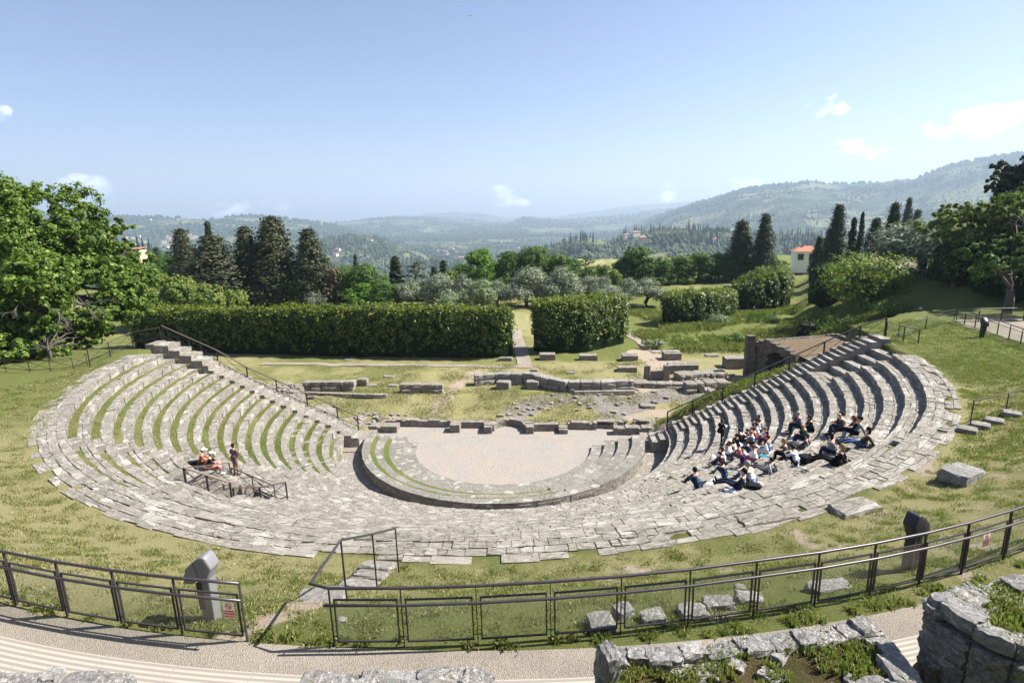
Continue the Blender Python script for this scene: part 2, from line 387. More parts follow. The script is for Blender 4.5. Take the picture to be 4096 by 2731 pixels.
# ---------------------------------------------------------------- ground mesh
YWT=[4.2,3.9,3.6,3.3,3.3]
def build_ground():
    xs=np.concatenate([np.arange(-110,-40,1.0),np.arange(-40,45,.36),np.arange(45,125,1.0)])
    ys=np.concatenate([np.arange(-50,45,.36),np.arange(45,190,1.1)])
    X,Y=np.meshgrid(xs,ys); Z=H(X,Y); ny,nx=X.shape
    V=np.stack([X.ravel(),Y.ravel(),Z.ravel()],1)
    a=(np.arange(ny-1)[:,None]*nx+np.arange(nx-1)[None]).ravel()
    o=npmesh('ground',V,np.stack([a,a+1,a+nx+1,a+nx],1),M['grass'],smooth=True); tag(o,kind='structure')
    x,y=V[:,0],V[:,1]; r=np.hypot(x,y)
    # dryness
    dry=.40+.5*(fbm(x*.09,y*.09,4)-.5)*2
    def zone(w,v): 
        global _d
        return dry*(1-w)+v*w
    wn=(1-sm(y,-6,-2))*sm(r,24.5,25.5); dry=zone(wn,.40+.55*(fbm(x*.16,y*.16,4)-.5)*2+.16*sm(-x,2,14))
    ws=sm(y,1.5,3)*(1-sm(y,17,21))*(1-sm(np.abs(x),24,30)); dry=zone(ws,.56+.8*(fbm(x*.16,y*.2,3)-.5)-.14*sm(-x,6,14))
    wv=sm(y,20,25)*sm(x,4,10)*(1-sm(y,62,80)); dry=zone(wv,.20+.4*(fbm(x*.1,y*.1,3)-.5))
    wl=sm(-x,16,24)*sm(y,-24,-12)*(1-sm(y,0,8)); dry=zone(wl,.24+.4*(fbm(x*.2,y*.2,3)-.5))
    wr=sm(x,22,28)*(1-sm(y,10,16))*(1-wn*.5); dry=zone(wr,.27+.5*(fbm(x*.3,y*.3,3)-.5))
    dry=zone(sm(x,36,40),.12)
    dirt=np.zeros_like(x); rock=np.zeros_like(x)
    def strip(pts,w,A,val=1.0):
        for (x0,y0),(x1,y1) in zip(pts[:-1],pts[1:]):
            d=np.array([x1-x0,y1-y0]);L=d@d; t=np.clip(((x-x0)*d[0]+(y-y0)*d[1])/L,0,1)
            ds=np.hypot(x-x0-t*d[0],y-y0-t*d[1])+(fbm(x*.8,y*.8,2)-.5)*w
            np.maximum(A,val*(1-sm(ds,w*.5,w*1.1)),out=A)
    g=lambda u,v,z=.8:tuple(P(u,v,z)[:2])
    dirt=dirt+.42*sm(fbm(x*1.1+3,y*1.1,3),.54,.68)*(1-sm(y,-20,-14))*sm(x,-1,3)*(r>25)
    dirt=dirt+.30*sm(fbm(x*.8+9,y*.8,3),.58,.70)*(r>25)*(y<8)
    strip([g(1100,853),g(1060,880),g(1030,905),g(1000,945)],.9,dirt,.75)
    strip([g(1470,815),g(1520,835),g(1500,870),g(1570,885)],2.0,dirt,.85)
    strip([g(1180,945),g(1300,915),g(1450,925),g(1600,900)],1.7,rock,.95)
    strip([g(1400,945),g(1500,920),g(1610,915)],1.2,rock,.9)
    strip([g(1370,905),g(1480,900),g(1600,898)],1.2,dirt,.7)
    strip([g(1450,950),g(1610,935)],.9,dirt,.8)
    strip([g(740,960),g(800,955),g(900,950)],.8,dirt,.55)
    strip([g(700,905),g(760,920),g(860,925)],.6,dirt,.4)
    strip([(-13.0,-1.6),(-11,-.6),(-11,1.4)],1.0,dirt,.9); strip([(12.6,-3),(11.6,-.6),(11,1)],1.2,dirt,.9)
    strip([(-2.0,-30.2),(-1.7,-29.3),(-1.5,-28.6)],.45,dirt,.9)
    c=np.stack([np.clip(dry,0,1),dirt,rock,np.ones_like(x)],1).astype(np.float32)
    at=o.data.color_attributes.new('mask','FLOAT_COLOR','POINT'); at.data.foreach_set('color',c.ravel())
build_ground()
# ---------------------------------------------------------------- the seating
YL,YR=-.62,-1.34
TH=thing('theatre_seating','semicircular tiers of grey stone seats, grass growing on the left ones','ancient theatre')
def arc_th(R_):
    return math.pi+math.asin(-YL/R_), 2*math.pi-math.asin(-YR/R_)
def polar(r,t,z): return (r*math.cos(t),r*math.sin(t),z)
def arcsheet(name,r0,r1,t0,t1,zf,mt,parent=None,dt=.25,nr=3,jit=0.0):
    n=max(2,int(abs(t1-t0)*r1/dt)); V=[];Fq=[]
    for i in range(n+1):
        t=t0+(t1-t0)*i/n
        for k in range(nr+1):
            r=r0+(r1-r0)*k/nr
            if jit and k in(0,nr): r+=float(fbm(np.array([t*r1*1.3+k*31]),np.array([r1]),2)[0]-.5)*jit
            V.append(polar(r,t,zf(r,t)))
    m=nr+1
    for i in range(n):
        for k in range(nr): a=i*m+k; Fq.append((a,a+m,a+m+1,a+1))
    return npmesh(name,V,Fq,mt,parent)
def grassy(i,t):
    "how much of the tread is turf at row i, angle t (degrees 180..360)"
    if i==0: return 0.10
    if t<222: return 1.0 if i<14 else (.75 if i<17 else .4)
    if t<226: return .6
    if t<252: return [.85,.95,.9,.8,.7,.45,.25,.1][i] if i<8 else .05
    if t<262 and i<2: return .35
    if 300<t<318 and i in (1,): return .9
    return 0.0
STAIRS=[(225.0,.46),(268.5,.45),(315.5,.46)]
def stair_half(t,r):
    for a,w in STAIRS:
        if abs(t-math.radians(a))*r<w+.02: return a
    return None
missing=lambda i,t:False
VT0,VT1=R(235.0),R(246.0)       # stairwell opening in the left wedge
def in_well(r,t): return VT0<t<VT1 and 18.1<r<21.3
core=MB()
for i in range(18):
    r1=rout(i); r0=rin(i); z=rowz(i); TT=r1-r0
    t0,t1=arc_th(r0+.01)
    if i<5: t0=math.pi+math.asin((2.45-.12*i)/r0); t1=2*math.pi-math.asin((4.4-.12*i)/r0)
    if i==18: t0,t1=R(204),R(334); r0=10.95; TT=r1-r0
    # core under the stones
    n=int((t1-t0)*r1/.6)
    for k in range(n):
        a=t0+(t1-t0)*k/n;b=t0+(t1-t0)*(k+1)/n
        if in_well((r0+r1)/2,(a+b)/2): continue
        c=[polar(r0+.05,a,z-1.2),polar(r1+(.05 if i else -.2),a,z-1.2),polar(r1+(.05 if i else -.2),b,z-1.2),polar(r0+.05,b,z-1.2)]
        c+=[(p[0],p[1],z-.055) for p in c]
        core.hexa(c)
    row=MB(); row2=MB()
    rng=random.Random(i*31+5)
    cuts=[0,.27,.52,.77,1.0] if i==0 else ([0,.30,.58,1.0] if i in(1,3) else [0,.54,1.0])
    for band,(fa,fb) in enumerate(zip(cuts[:-1],cuts[1:])):
        t=t0
        while t<t1-.004:
            deg0=math.degrees(t); L=(rng.uniform(.3,.85) if band==0 else rng.uniform(.22,.65))
            if i==0 and band==3: L=L*1.5+.15
            tn=min(t1,t+L/r1)
            if t1-tn<.3/r1: tn=t1
            tm=(t+tn)/2; deg=math.degrees(tm); gr=grassy(i,deg)
            if in_well((r0+r1)/2,tm): t=tn; continue
            turf=rng.random()<gr
            if i==0 and band==3 and rng.random()<(.10 if 232<deg<325 else .04): t=tn; continue
            if i==0 and band==2 and rng.random()<(.015 if 240<deg<320 else .0): t=tn; continue
            if turf and fa>.5: t=tn; continue
            wild=.03 if deg<226 else .022
            zz=z+rng.uniform(-.009,.009)-band*rng.uniform(0,.007)
            if rng.random()<.06: zz-=rng.uniform(.01,.05)
            g_=rng.uniform(.002,.009)/r1
            ra=r0+TT*fa+(rng.uniform(-wild,wild) if band==0 else .004+rng.uniform(-.012,.012)); rb=r0+TT*fb+rng.uniform(-.012,.012)+(.03 if fb==1 else 0)
            if i==0 and fb==1: rb=r1+rng.uniform(-.07,.07)
            hh=HS+.1 if band==0 else .2
            tl=rng.uniform(-.016,.016); j1,j2=rng.uniform(-.02,.02),rng.uniform(-.02,.02)
            c=[polar(ra,t+g_,zz-hh),polar(rb,t+g_,zz-hh),polar(rb,tn-g_,zz-hh),polar(ra,tn-g_,zz-hh),
               polar(ra+rng.uniform(0,.03),t+g_*rng.uniform(1,4),zz+tl),polar(rb+j1,t+g_,zz+tl),polar(rb+j2,tn-g_,zz-tl),polar(ra+rng.uniform(0,.03),tn-g_*rng.uniform(1,4),zz-tl)]
            (row2 if (18.0<(r0+r1)/2<21.4 and tm>VT1) else row).hexa(c); t=tn
    row.build('seat_row',M['seat'],TH)
    if row2.v: row2.build('seat_row',M['seat'],TH)
    # turf strips
    segs=[(t0,R(222.9))]
    if 0<i<8: segs.append((R(227.2),R(252) if i>1 else R(258)))
    if i==1: segs.append((R(300),R(318)))
    for (a,b) in segs:
        if i>17 or i==0: continue
        if 4<=i<=8 and a>R(226): continue
        if a>R(226) and i in(4,5,6,7): b=VT0
        arcsheet('grass_strip',r0+TT*.5,r1+.03,a,b,lambda r,t:z-.012+float(fbm(np.array([r*3]),np.array([t*r*2.4]),2)[0]-.5)*.05,M['turf'],TH,jit=.16)
co=core.build('core',M['rubble'],TH)
def strip_blades():
    r_=np.random.RandomState(5); n=52000; out=[]
    i=r_.randint(0,17,n); seg=r_.rand(n); t=np.where((seg<.78)|(i>7)|(i==0),R(181.5)+R(41)*r_.rand(n),R(227.5)+R(22)*r_.rand(n)); RI=np.array(RIN)[i]; RO_=np.array([RIM]+RIN)[i]; rad=RI+(RO_-RI)*(.53+.45*r_.rand(n))
    ok=~((t>VT0-.01)&(t<VT1+.01)&(rad>18)&(rad<21.4)); t,rad,i=t[ok],rad[ok],i[ok]; n=len(t)
    ok=fbm(t*rad*.5,rad*2.,2)>.36; t,rad,i=t[ok],rad[ok],i[ok]; n=len(t)
    c=np.stack([rad*np.cos(t),rad*np.sin(t),ZR-HS*i-.03],1); h=(.03+.06*r_.rand(n)); a=r_.rand(n)*6.283; l=np.stack([np.cos(a),np.sin(a),0*a],1)*.011; bd=np.stack([r_.randn(n),r_.randn(n),0*a],1)*.025; z=np.stack([0*a,0*a,h],1)
    V=np.stack([c-l,c+l,c+l*.6+z*.7+bd*.5,c+z+bd],1).reshape(-1,3); Q=np.arange(len(V)).reshape(-1,4); o=npmesh('strip_grass',V,Q,M['blade'],TH); o['kind']='stuff'
strip_blades()
# radial stairs: half steps set on every row
for a,w in STAIRS:
    for i in range(1,18):
        s=MB()
        r1=rout(i); z=rowz(i); rr=r1-.02
        hw=w/rr; t=R(a)
        zz=z+HS/2+random.uniform(-.01,.01)
        if a>260 and a<270 and i<2: pass
        n=2
        for k in range(n):
            ta=t-hw+2*hw*k/n+.002; tb=t-hw+2*hw*(k+1)/n-.002
            j=random.uniform(-.02,.02)
            c=[polar(rr-T*.46+j,ta,z-.1),polar(rr+.03,ta,z-.1),polar(rr+.03,tb,z-.1),polar(rr-T*.46+j,tb,z-.1)]
            c+=[(p[0],p[1],zz+random.uniform(-.008,.008)) for p in c]; s.hexa(c)
        s.build('stair_step',M['seat'],TH)
# the two flights along the straight ends, with their retaining walls
def end_flight(sgn,y0,y1,ntop,name):
    s=MB()
    for i in range(0,19):
        r1=rout(i); z=rowz(i)
        x1=math.sqrt(max(r1*r1-y0*y0,0)); x0=math.sqrt(max(rin(i)**2-y0*y0,0)); xm=(x0+x1)/2
        up=.02 if i>=ntop else (.36 if sgn<0 else .06)
        if i<5:
            yl=-(2.5-.12*i) if sgn<0 else -(4.5-.12*i); zl=z-.38; X0,X1=sorted((sgn*x0,sgn*(x1+.01))); s.hexa([(X0,yl,z-1.3),(X1,yl,z-1.3),(X1,y0-.1,z-1.3),(X0,y0-.1,z-1.3),(X0,yl,zl),(X1,yl,zl),(X1,y0-.1,zl),(X0,y0-.1,zl)])
        for (a,b,zz) in ((x0,xm,z+.01+up*.5),(xm,x1+.01,z+HS/2+up)):
            if i==0: zz=min(zz,z+.28)
            j=random.uniform(-.012,.012)
            X0,X1=sgn*a,sgn*b
            if sgn<0: X0,X1=X1,X0
            s.hexa([(X0,y0-.14+j,z-1.),(X1,y0-.14+j,z-1.),(X1,y1,z-1.),(X0,y1,z-1.),(X0,y0-.14+j,zz),(X1,y0-.14+j,zz),(X1,y1,zz+j),(X0,y1,zz+j)])
    o=s.build('side_stair',M['seat'],TH)
    # masonry wall below the flight: courses of rubble
    w=MB(); rng=random.Random(3)
    for i in range(0,19):
        r1=rout(i); z=rowz(i); x1=r1; x0=rin(i)
        zc=-.3
        while zc<z-.05:
            h=rng.uniform(.14,.26); h=min(h,z-zc+.02)
            xa=x0
            while xa<x1-.02:
                l=min(rng.uniform(.2,.5),x1-xa)
                w.box((sgn*(xa+l/2),y1+.18+rng.uniform(-.02,.03),zc+h/2),(l-.015,.36,h-.012),0,.008)
                xa+=l
            zc+=h
    w.build('side_wall',M['rubble'],TH)
end_flight(-1,YL,YL+1.3,5,'')
end_flight(1,YR,YR+1.4,4,'')
# stairwell opening in the left wedge
w=MB(); rng=random.Random(11)
for (ra,rb,ta,tb) in ((18.0,18.15,VT0,VT1),(21.3,21.5,VT0,VT1)):
    n=12
    for k in range(n):
        a=ta+(tb-ta)*k/n;b=ta+(tb-ta)*(k+1)/n
        for q in range(6):
            zt=rowz(int((RIM-(ra+rb)/2)/T))-.06-q*.3; c=[polar(ra,a+.0006,zt-.29),polar(rb,a+.0006,zt-.29),polar(rb,b-.0006,zt-.29),polar(ra,b-.0006,zt-.29)]
            c+=[(p[0],p[1],zt) for p in c]; w.hexa(c)
for tt in (VT0,VT1):
    rr=18.1
    while rr<21.3:
        zt=rowz(int((RIM-rr-.2)/T))-.05
        for q in range(6):
            dz=q*.3; e=.09/20
            c=[polar(rr,tt-e,zt-dz-.29),polar(rr+.42,tt-e,zt-dz-.29),polar(rr+.42,tt+e,zt-dz-.29),polar(rr,tt+e,zt-dz-.29)]
            c+=[(p[0],p[1],zt-dz) for p in c]; w.hexa(c)
        rr+=.43
for k in range(9):
    r_=21.3-k*.36; z_=6.0-k*.34
    c=[polar(r_-.38,VT0,z_-1),polar(r_,VT0,z_-1),polar(r_,VT0+.09,z_-1),polar(r_-.38,VT0+.09,z_-1)]; c+=[(p[0],p[1],z_-.25) for p in c]; w.hexa(c)
for k in range(30):
    rr=rng.uniform(18.4,21); tt=rng.uniform(VT0+.02,VT1-.02); w.rock(polar(rr,tt,rowz(int((RIM-rr)/T))-.55+rng.uniform(-.1,.1)),(.5,.45,.35),rng.uniform(0,3),.12)
w.build('stairwell',M['rubble'],TH)
# fallen slabs of the broken outer rows
def rocks(name,lab,cat,specs,mt,grp=None):
    out=[]
    for k,(c,d,rz) in enumerate(specs):
        b=MB(); b.rock((0,0,0),d,0,.10,4 if max(d)>.5 else 3); o=b.build(name,mt); o.location=c; o.rotation_euler=(random.uniform(-.06,.06),random.uniform(-.06,.06),rz)
        tag(o,lab if isinstance(lab,str) else lab[k],cat,grp); out.append(o)
    return out
q=P(1962,1165,7.8); q2=P(1765,1195,7.7)
b=MB(); b.rock((0,0,0),(1.5,.75,.42),0,.06,5); o=b.build('stone_slab',M['seat']); o.location=(q[0],q[1],7.68); o.rotation_euler=(0,0,R(22)); tag(o,'long tilted slab with a dark broken face at the end of the upper seat rows','stone slab')
b=MB(); b.rock((0,0,0),(1.9,.62,.40),0,.05,5); o=b.build('stone_slab',M['seat']); o.location=(q2[0],q2[1]+.1,7.62); o.rotation_euler=(0,0,R(16)); tag(o,'low wedge shaped slab raised above the broken outer seats, near the grass edge','stone slab')
q=P(2208,1095,8.0); b=MB(); b.rock((0,0,0),(1.15,.85,.45),0,.07,5); o=b.build('boulder',M['wallstone']); o.location=(q[0],q[1],8.05); o.rotation_euler=(.0,.0,R(28)); tag(o,'flat topped boulder lying alone in the grass right of the seats','boulder')
q=P(2310,1018,7.7); b=MB(); b.rock((0,0,0),(.9,.35,.25),0,.12,4); o=b.build('boulder',M['wallstone']); o.location=(q[0],q[1],7.7); o.rotation_euler=(0,0,R(20)); tag(o,'small dark stone half sunk in the grass near the right border','boulder')
# ---------------------------------------------------------------- orchestra
GZ=0.0
def gravel_floor():
    V=[];Fq=[];n=72
    ring=[polar(7.1,math.pi+math.pi*k/n,GZ) for k in range(n+1)]
    pts=ring+[(10.3,0.0,.03),(10.5,.2,.05),(10.5,2.9,.05),(5.5,4.2,.05),(-5,4.2,.05),(-10.3,3.9,.05),(-10.3,.2,.05),(-10.2,0,.03)]
    me=bpy.data.meshes.new('orchestra_floor'); me.from_pydata(pts,[],[tuple(range(len(pts)))]); me.update()
    o=link('orchestra_floor',me,M['gravel']); tag(o,kind='structure')
gravel_floor()
PD=thing('orchestra_podium','four low curved stone steps ringing the gravel orchestra','stone steps')
steps=[(6.32,7.2,.21),(7.2,8.15,.44),(8.15,9.1,.68),(9.1,9.93,.93)]
for si,(ra,rb,z) in enumerate(steps):
    b=MB(); rng=random.Random(si+50); t=math.pi-.03+([.33,.0,.04,.06][si]*0); t1=2*math.pi+.03
    t=math.pi-[.03,.10,.085,.06][si]; t1=2*math.pi-[.04,-.01,.02,.01][si]
    while t<t1-.01:
        tn=min(t1,t+rng.uniform(.6,1.5)/rb)
        if t1-tn<.3/rb: tn=t1
        deg=math.degrees((t+tn)/2)
        e=.006/rb; zz=z+rng.uniform(-.008,.008); cut=0
        if si==3 and deg<296: rb_=rb; ra_=ra+.30
        elif si==2 and deg<296: ra_=ra+.38; rb_=rb
        else: ra_,rb_=ra,rb+.02
        c=[polar(ra_,t+e,-.1),polar(rb_,t+e,-.1),polar(rb_,tn-e,-.1),polar(ra_,tn-e,-.1)]
        c+=[(p[0],p[1],zz) for p in c]; b.hexa(c); t=tn
    b.build('step',[M['podium']],PD)
b=MB()
n=60
for k in range(n):
    a=math.pi+math.pi*k/n; c_=math.pi+math.pi*(k+1)/n
    for ra,rb,z in ((8.1,9.15,.44),(9.05,9.86,.72)):
        c=[polar(ra,a,-.1),polar(rb,a,-.1),polar(rb,c_,-.1),polar(ra,c_,-.1)]; c+=[(p[0],p[1],z) for p in c]; b.hexa(c)
b.build('core',M['earth'],PD)
arcsheet('grass_strip',9.06,9.42,math.pi,R(295),lambda r,t:.80+float(fbm(np.array([r*3]),np.array([t*r*3]),2)[0]-.5)*.12,M['turf'],PD,jit=.1)
arcsheet('grass_strip',8.12,8.56,math.pi,R(295),lambda r,t:.55+float(fbm(np.array([r*3+9]),np.array([t*r*3]),2)[0]-.5)*.12,M['turf'],PD,jit=.1)
b=MB(); rng=random.Random(9)                     # rubble face of the outer wall
for q in range(4):
    t=math.pi-.03
    while t<2*math.pi+.03:
        tn=t+rng.uniform(.2,.5)/10.; z0=.06+q*.18; e=.004/10; j=rng.uniform(-.03,.03)
        c=[polar(9.7,t+e,z0),polar(9.95+j,t+e,z0),polar(9.95+j,tn-e,z0),polar(9.7,tn-e,z0)]; c+=[(p[0],p[1],z0+.17) for p in c]; b.hexa(c); t=tn
b.build('outer_wall',M['rubble'],PD)
o=arcsheet('ditch_floor',9.8,11.9,math.pi-.05,2*math.pi+.05,lambda r,t:.22,M['seat']); tag(o,kind='structure')
for x0,x1 in ((-13.6,-10.0),(10.0,13.6)):
    b=MB(); b.add([(x0,-1.6,.27),(x1,-1.6,.27),(x1,2.6,.3),(x0,2.6,.3)],[(0,1,2,3)]); o=b.build('side_passage',M['concrete']); tag(o,kind='structure')
# ---------------------------------------------------------------- ruins on the stage
def masonry(b,x0,y0,x1,y1,z0,z1,th=.45,seed=0,rag=.12,ls=(.2,.42),hs=(.12,.2),curve=None):
    "coursed wall from (x0,y0) to (x1,y1)"
    rng=random.Random(seed); L=math.hypot(x1-x0,y1-y0); an=math.atan2(y1-y0,x1-x0); z=z0; co,si=math.cos(an),math.sin(an)
    topn=[rng.random() for _ in range(int(L/.3)+4)]
    while z<z1:
        h=rng.uniform(*hs); d=0.0
        if z1-z<.07: break
        h=min(h,z1-z)
        while d<L-.02:
            l=min(rng.uniform(*ls),L-d)
            if L-d-l<.08: l=L-d
            drop=topn[int(d/.3)]*rag
            if z+h>z1-drop+.05 and rag>0 and rng.random()<.55: d+=l; continue
            m=d+l/2
            b.box((x0+co*m,y0+si*m,z+h/2),(l-.014,th+rng.uniform(-.04,.04),h-.012),an,.012); d+=l
        z+=h
SW=thing('stage_wall','low coursed stone wall with a curved niche and square piers behind the gravel','ruined wall')
zt=.62
def wl(name,u0,v0,u1,v1,z1=zt,th=.5,seed=0,rag=.12,z0=-.1,par=SW,dy=.25):
    a=P(u0,v0,.0);c=P(u1,v1,.0); b=MB(); masonry(b,a[0],a[1]+dy,c[0],c[1]+dy,z0,z1,th,seed,rag); return b.build(name,M['rubble'],par)
k2=lambda x,y:((1300+x/1.68)/K,(1400+y/1.68)/K)
def wz(name,xa,ya,xb,yb,**k): return wl(name,*k2(xa,ya),*k2(xb,yb),**k)
wz('wall_section',40,548,490,552,seed=1,z1=.55,th=.9)
wz('wall_section',410,520,845,527,seed=2,dy=.4)
wz('wall_section',905,532,1070,533,seed=3,dy=.4)
wz('wall_section',1405,555,1570,552,seed=4,dy=.4)
wz('wall_section',1632,540,1830,545,seed=5,dy=.4)
wz('wall_section',1830,535,2010,545,seed=15,dy=.5,rag=.3)
wz('wall_section',1940,570,2290,572,seed=6,z1=.62,th=.7)
wz('wall_section',2290,572,2420,574,seed=16,z1=.62,th=.7)
# piers
for (xa,ya,xb,w) in ((840,558,905,.95),(1068,565,1122,1.1),(1350,567,1402,1.1),(1572,570,1632,.8)):
    a=P(*k2(xa,ya),0);c=P(*k2(xb,ya),0); b=MB(); L=c[0]-a[0]
    for kk in range(3): masonry(b,a[0],a[1]+.2+kk*w/3,c[0],a[1]+.2+kk*w/3,-.1,zt+(.03 if xa<1500 else -.15),w/3+.02,xa+kk,.03,(.2,.35),(.14,.2))
    b.build('pier',M['rubble'],SW)
# curved niche
a=P(*k2(1122,562),0);c=P(*k2(1350,566),0); b=MB(); n=14; cx=(a[0]+c[0])/2; rx=(c[0]-a[0])/2
prev=None
for kk in range(n+1):
    t=math.pi-math.pi*kk/n; q=(cx+rx*math.cos(t)*1.05,a[1]+.35+math.sin(t)*1.35)
    if prev: masonry(b,prev[0],prev[1],q[0],q[1],-.1,zt,.42,kk+70,.05,(.18,.34),(.11,.16))
    prev=q
b.build('niche',M['rubble'],SW)
# rubble scattered along the stage wall top: one object, no one could count it
b=MB(); rng=random.Random(21)
def scatter(b,n,ua,va,ub,vb,z,s=(.15,.45),sp=.5):
    for _ in range(n):
        t=rng.random(); p=P(ua+(ub-ua)*t,va+(vb-va)*t,z); d=rng.uniform(*s)
        x,y=p[0]+rng.gauss(0,sp*.6),p[1]+rng.gauss(0,sp); b.rock((x,y,Hs(x,y)+d*.1),(d,d*rng.uniform(.6,1),d*rng.uniform(.3,.6)),rng.uniform(0,3),.14)
scatter(b,80,820,958,960,968,.6); scatter(b,60,1390,965,1600,975,.6); scatter(b,50,1000,968,1370,975,.6,(.1,.25),.15)
scatter(b,60,1560,880,1680,870,.8); scatter(b,60,1570,905,1650,885,.8)
scatter(b,60,1180,945,1560,915,.6,(.1,.5),1.2); scatter(b,70,1100,880,1560,830,.9,(.08,.25),2.5); scatter(b,50,730,880,1000,930,.9,(.08,.2),1.5)
o=b.build('loose_stones',M['rubble']); tag(o,'scattered loose rubble lying along the stage wall and the bare rock','loose stones',kind='stuff')
# long scenae blocks
k3=lambda x,y:((1150+x/2.767)/K,(1400+y/2.767)/K)    # crop 3
k4=lambda x,y:((1850+x/2.352)/K,(1400+y/2.352)/K)    # crop 4
k5=lambda x,y:((2400+x/2.6133)/K,(1250+y/2.6133)/K)  # crop of the right ruins
def blk(name,kf,xa,ya,xb,h,dep,lab,cat='stone block',z=None,mt='rubble',n=5,grp=None,j=.06,sink=.08,rz=0.0):
    a=D(*kf(xa,ya));c=D(*kf(xb,ya)); L=math.hypot(c[0]-a[0],c[1]-a[1]); an=math.atan2(c[1]-a[1],c[0]-a[0])+rz
    b=MB(); b.rock((0,0,h/2-sink),(L,dep,h),0,j,n); o=b.build(name,M[mt]); o.location=((a[0]+c[0])/2,(a[1]+c[1])/2+dep/2,min(a[2],c[2])); o.rotation_euler=(0,0,an); tag(o,lab,cat,grp); return o
def rocky_wall(name,kf,pts,h,th,lab,mt='rubble',seed=0,cat='ruined wall',ls=(.6,1.4)):
    "long low wall of big weathered blocks along picture points"
    q=[D(*kf(*p)) for p in pts]; rng=random.Random(seed); root=thing(name,lab,cat,tuple(q[0]))
    up=MB();lo=MB()
    for a,c in zip(q[:-1],q[1:]):
        L=math.hypot(c[0]-a[0],c[1]-a[1]); an=math.atan2(c[1]-a[1],c[0]-a[0]); d=0
        while d<L-.1:
            l=min(rng.uniform(*ls),L-d); m=(d+l/2)/L; x=a[0]+(c[0]-a[0])*m-q[0][0]; y=a[1]+(c[1]-a[1])*m+th/2-q[0][1]; z=a[2]+(c[2]-a[2])*m-q[0][2]
            up.rock((x,y,z+h*.72),(l*1.02,th*rng.uniform(.85,1.1),h*.62),an,.07,4); lo.rock((x+rng.uniform(-.1,.1),y-.05,z+h*.2),(l*1.02,th*rng.uniform(.9,1.15),h*.55),an,.1,4)
            d+=l
    up.build('top_course',M[mt],root); lo.build('lower_course',M[mt],root); return root
rocky_wall('stage_back_wall',k3,[(170,460),(620,455),(740,450)],.85,.8,'long row of pale blocks running from the left rubble chamber behind the stage',seed=1)
rocky_wall('low_kerb_wall',k3,[(190,500),(600,520),(1100,530)],.28,.35,'thin low line of stones in front of the left stage blocks, half in weeds',seed=2)
rocky_wall('curved_stage_wall',k4,[(110,340),(330,322),(640,318),(830,370),(1000,405),(1300,400),(1610,395)],.95,.95,'long weathered wall that curves round two blocks and ends right of the stage centre',seed=3,mt='block')
rocky_wall('low_kerb_wall',k4,[(1050,425),(1310,420),(1630,415)],.3,.4,'low broken kerb of flat stones in front of the curved stage wall',seed=4)
rocky_wall('block_row',k3,[(1240,480),(1480,480),(1720,485)],.8,.7,'short row of four rounded blocks with dark gaps, left of the dirt track',seed=5,ls=(.7,1.1))
blk('stone_block',k3,760,400,880,.75,.8,'squarish pale block just left of two flat slabs behind the stage')
blk('stone_slab',k3,880,402,980,.18,.6,'flat slab lying in grass directly right of the squarish pale block','stone slab')
blk('stone_slab',k3,1105,408,1215,.22,.6,'flat slab lying in grass directly left of the row of rounded blocks','stone slab')
blk('stone_slab',k3,1055,305,1170,.2,.7,'thin broken slabs alone in the grass between the path and the stage blocks','stone slab')
blk('stone_block',k3,215,545,300,.3,.5,'small rounded stone beside the left rubble chamber')
for (xa,xb,lab) in ((322,448,'left one of two large square blocks standing in the bend of the curved wall'),(600,722,'right one of two large square blocks standing in the bend of the curved wall')):
    o=blk('stone_block',k4,xa,372,xb,.8,.9,lab,mt='block',j=.035)
blk('stone_slab',k4,405,200,475,.1,.7,'flat square slab in the grass near the end of the paved path','stone slab')
blk('stone_block',k4,640,203,715,.28,.6,'low square block just below the corner of the paved path')
blk('stone_slab',k4,975,222,1058,.2,.5,'single tilted slab in the grass above the curved wall','stone slab')
blk('stone_block',k4,338,104,470,.45,.6,'low block in the shade at the foot of the long hedge beside the path')
G3='low rectangular masonry bases in a row below the hedge'
def base(kf,xa,ya,xb,h,dep,lab,g=None):
    a=D(*kf(xa,ya));c=D(*kf(xb,ya)); r=MB(); z0=min(a[2],c[2])-.1
    nn=max(2,int(dep/.4))
    for kk in range(nn): masonry(r,0,kk*dep/nn+.2,c[0]-a[0],kk*dep/nn+.2,0,h+.1,dep/nn+.02,int(xa)+kk,.05,(.25,.5),(.15,.24))
    o=r.build('masonry_base',M['rubble']); o.location=(a[0],a[1],z0); tag(o,lab,'masonry base',g); return o
base(k4,725,97,873,.65,1.0,'masonry base nearest the paved path under the freestanding hedge',G3)
base(k4,1100,97,1268,.6,1.0,'masonry base with a stepped left end below the middle of the freestanding hedge',G3)
base(k4,1505,105,1660,.65,1.1,'masonry base right of the freestanding hedge, left of the bare earth',G3)
base(k4,1895,97,2062,.8,1.3,'taller masonry base on the right side of the bare earth patch',G3)
base(k5,720,640,1030,.9,1.2,'long masonry base with weeds at its foot right of the two upright stones')
base(k5,190,620,385,.5,1.0,'low broken masonry base left of the two upright stones')
base(k5,1315,585,1540,1.0,1.3,'dark masonry block touching the foot of the tall pillar')
blk('stone_slab',k5,1105,462,1250,.25,.8,'thin slab in the tall grass behind the masonry bases on the right','stone slab')
blk('stone_block',k5,340,770,500,.5,.9,'squat weathered block in front of the left upright stone')
for (x,lab) in ((490,'left one of the pair of upright stones'),(690,'right one of the pair of upright stones')):
    p=D(*k5(x,718)); b=MB(); b.rock((0,0,.75),(.55,.5,1.6),0,.06,5); o=b.build('upright_stone',M['rubble']); o.location=tuple(p); tag(o,lab,'upright stone','pair of upright stones in the right ruins')
base(k5,520,722,660,1.0,.5,'short wall filling the space between the two upright stones')
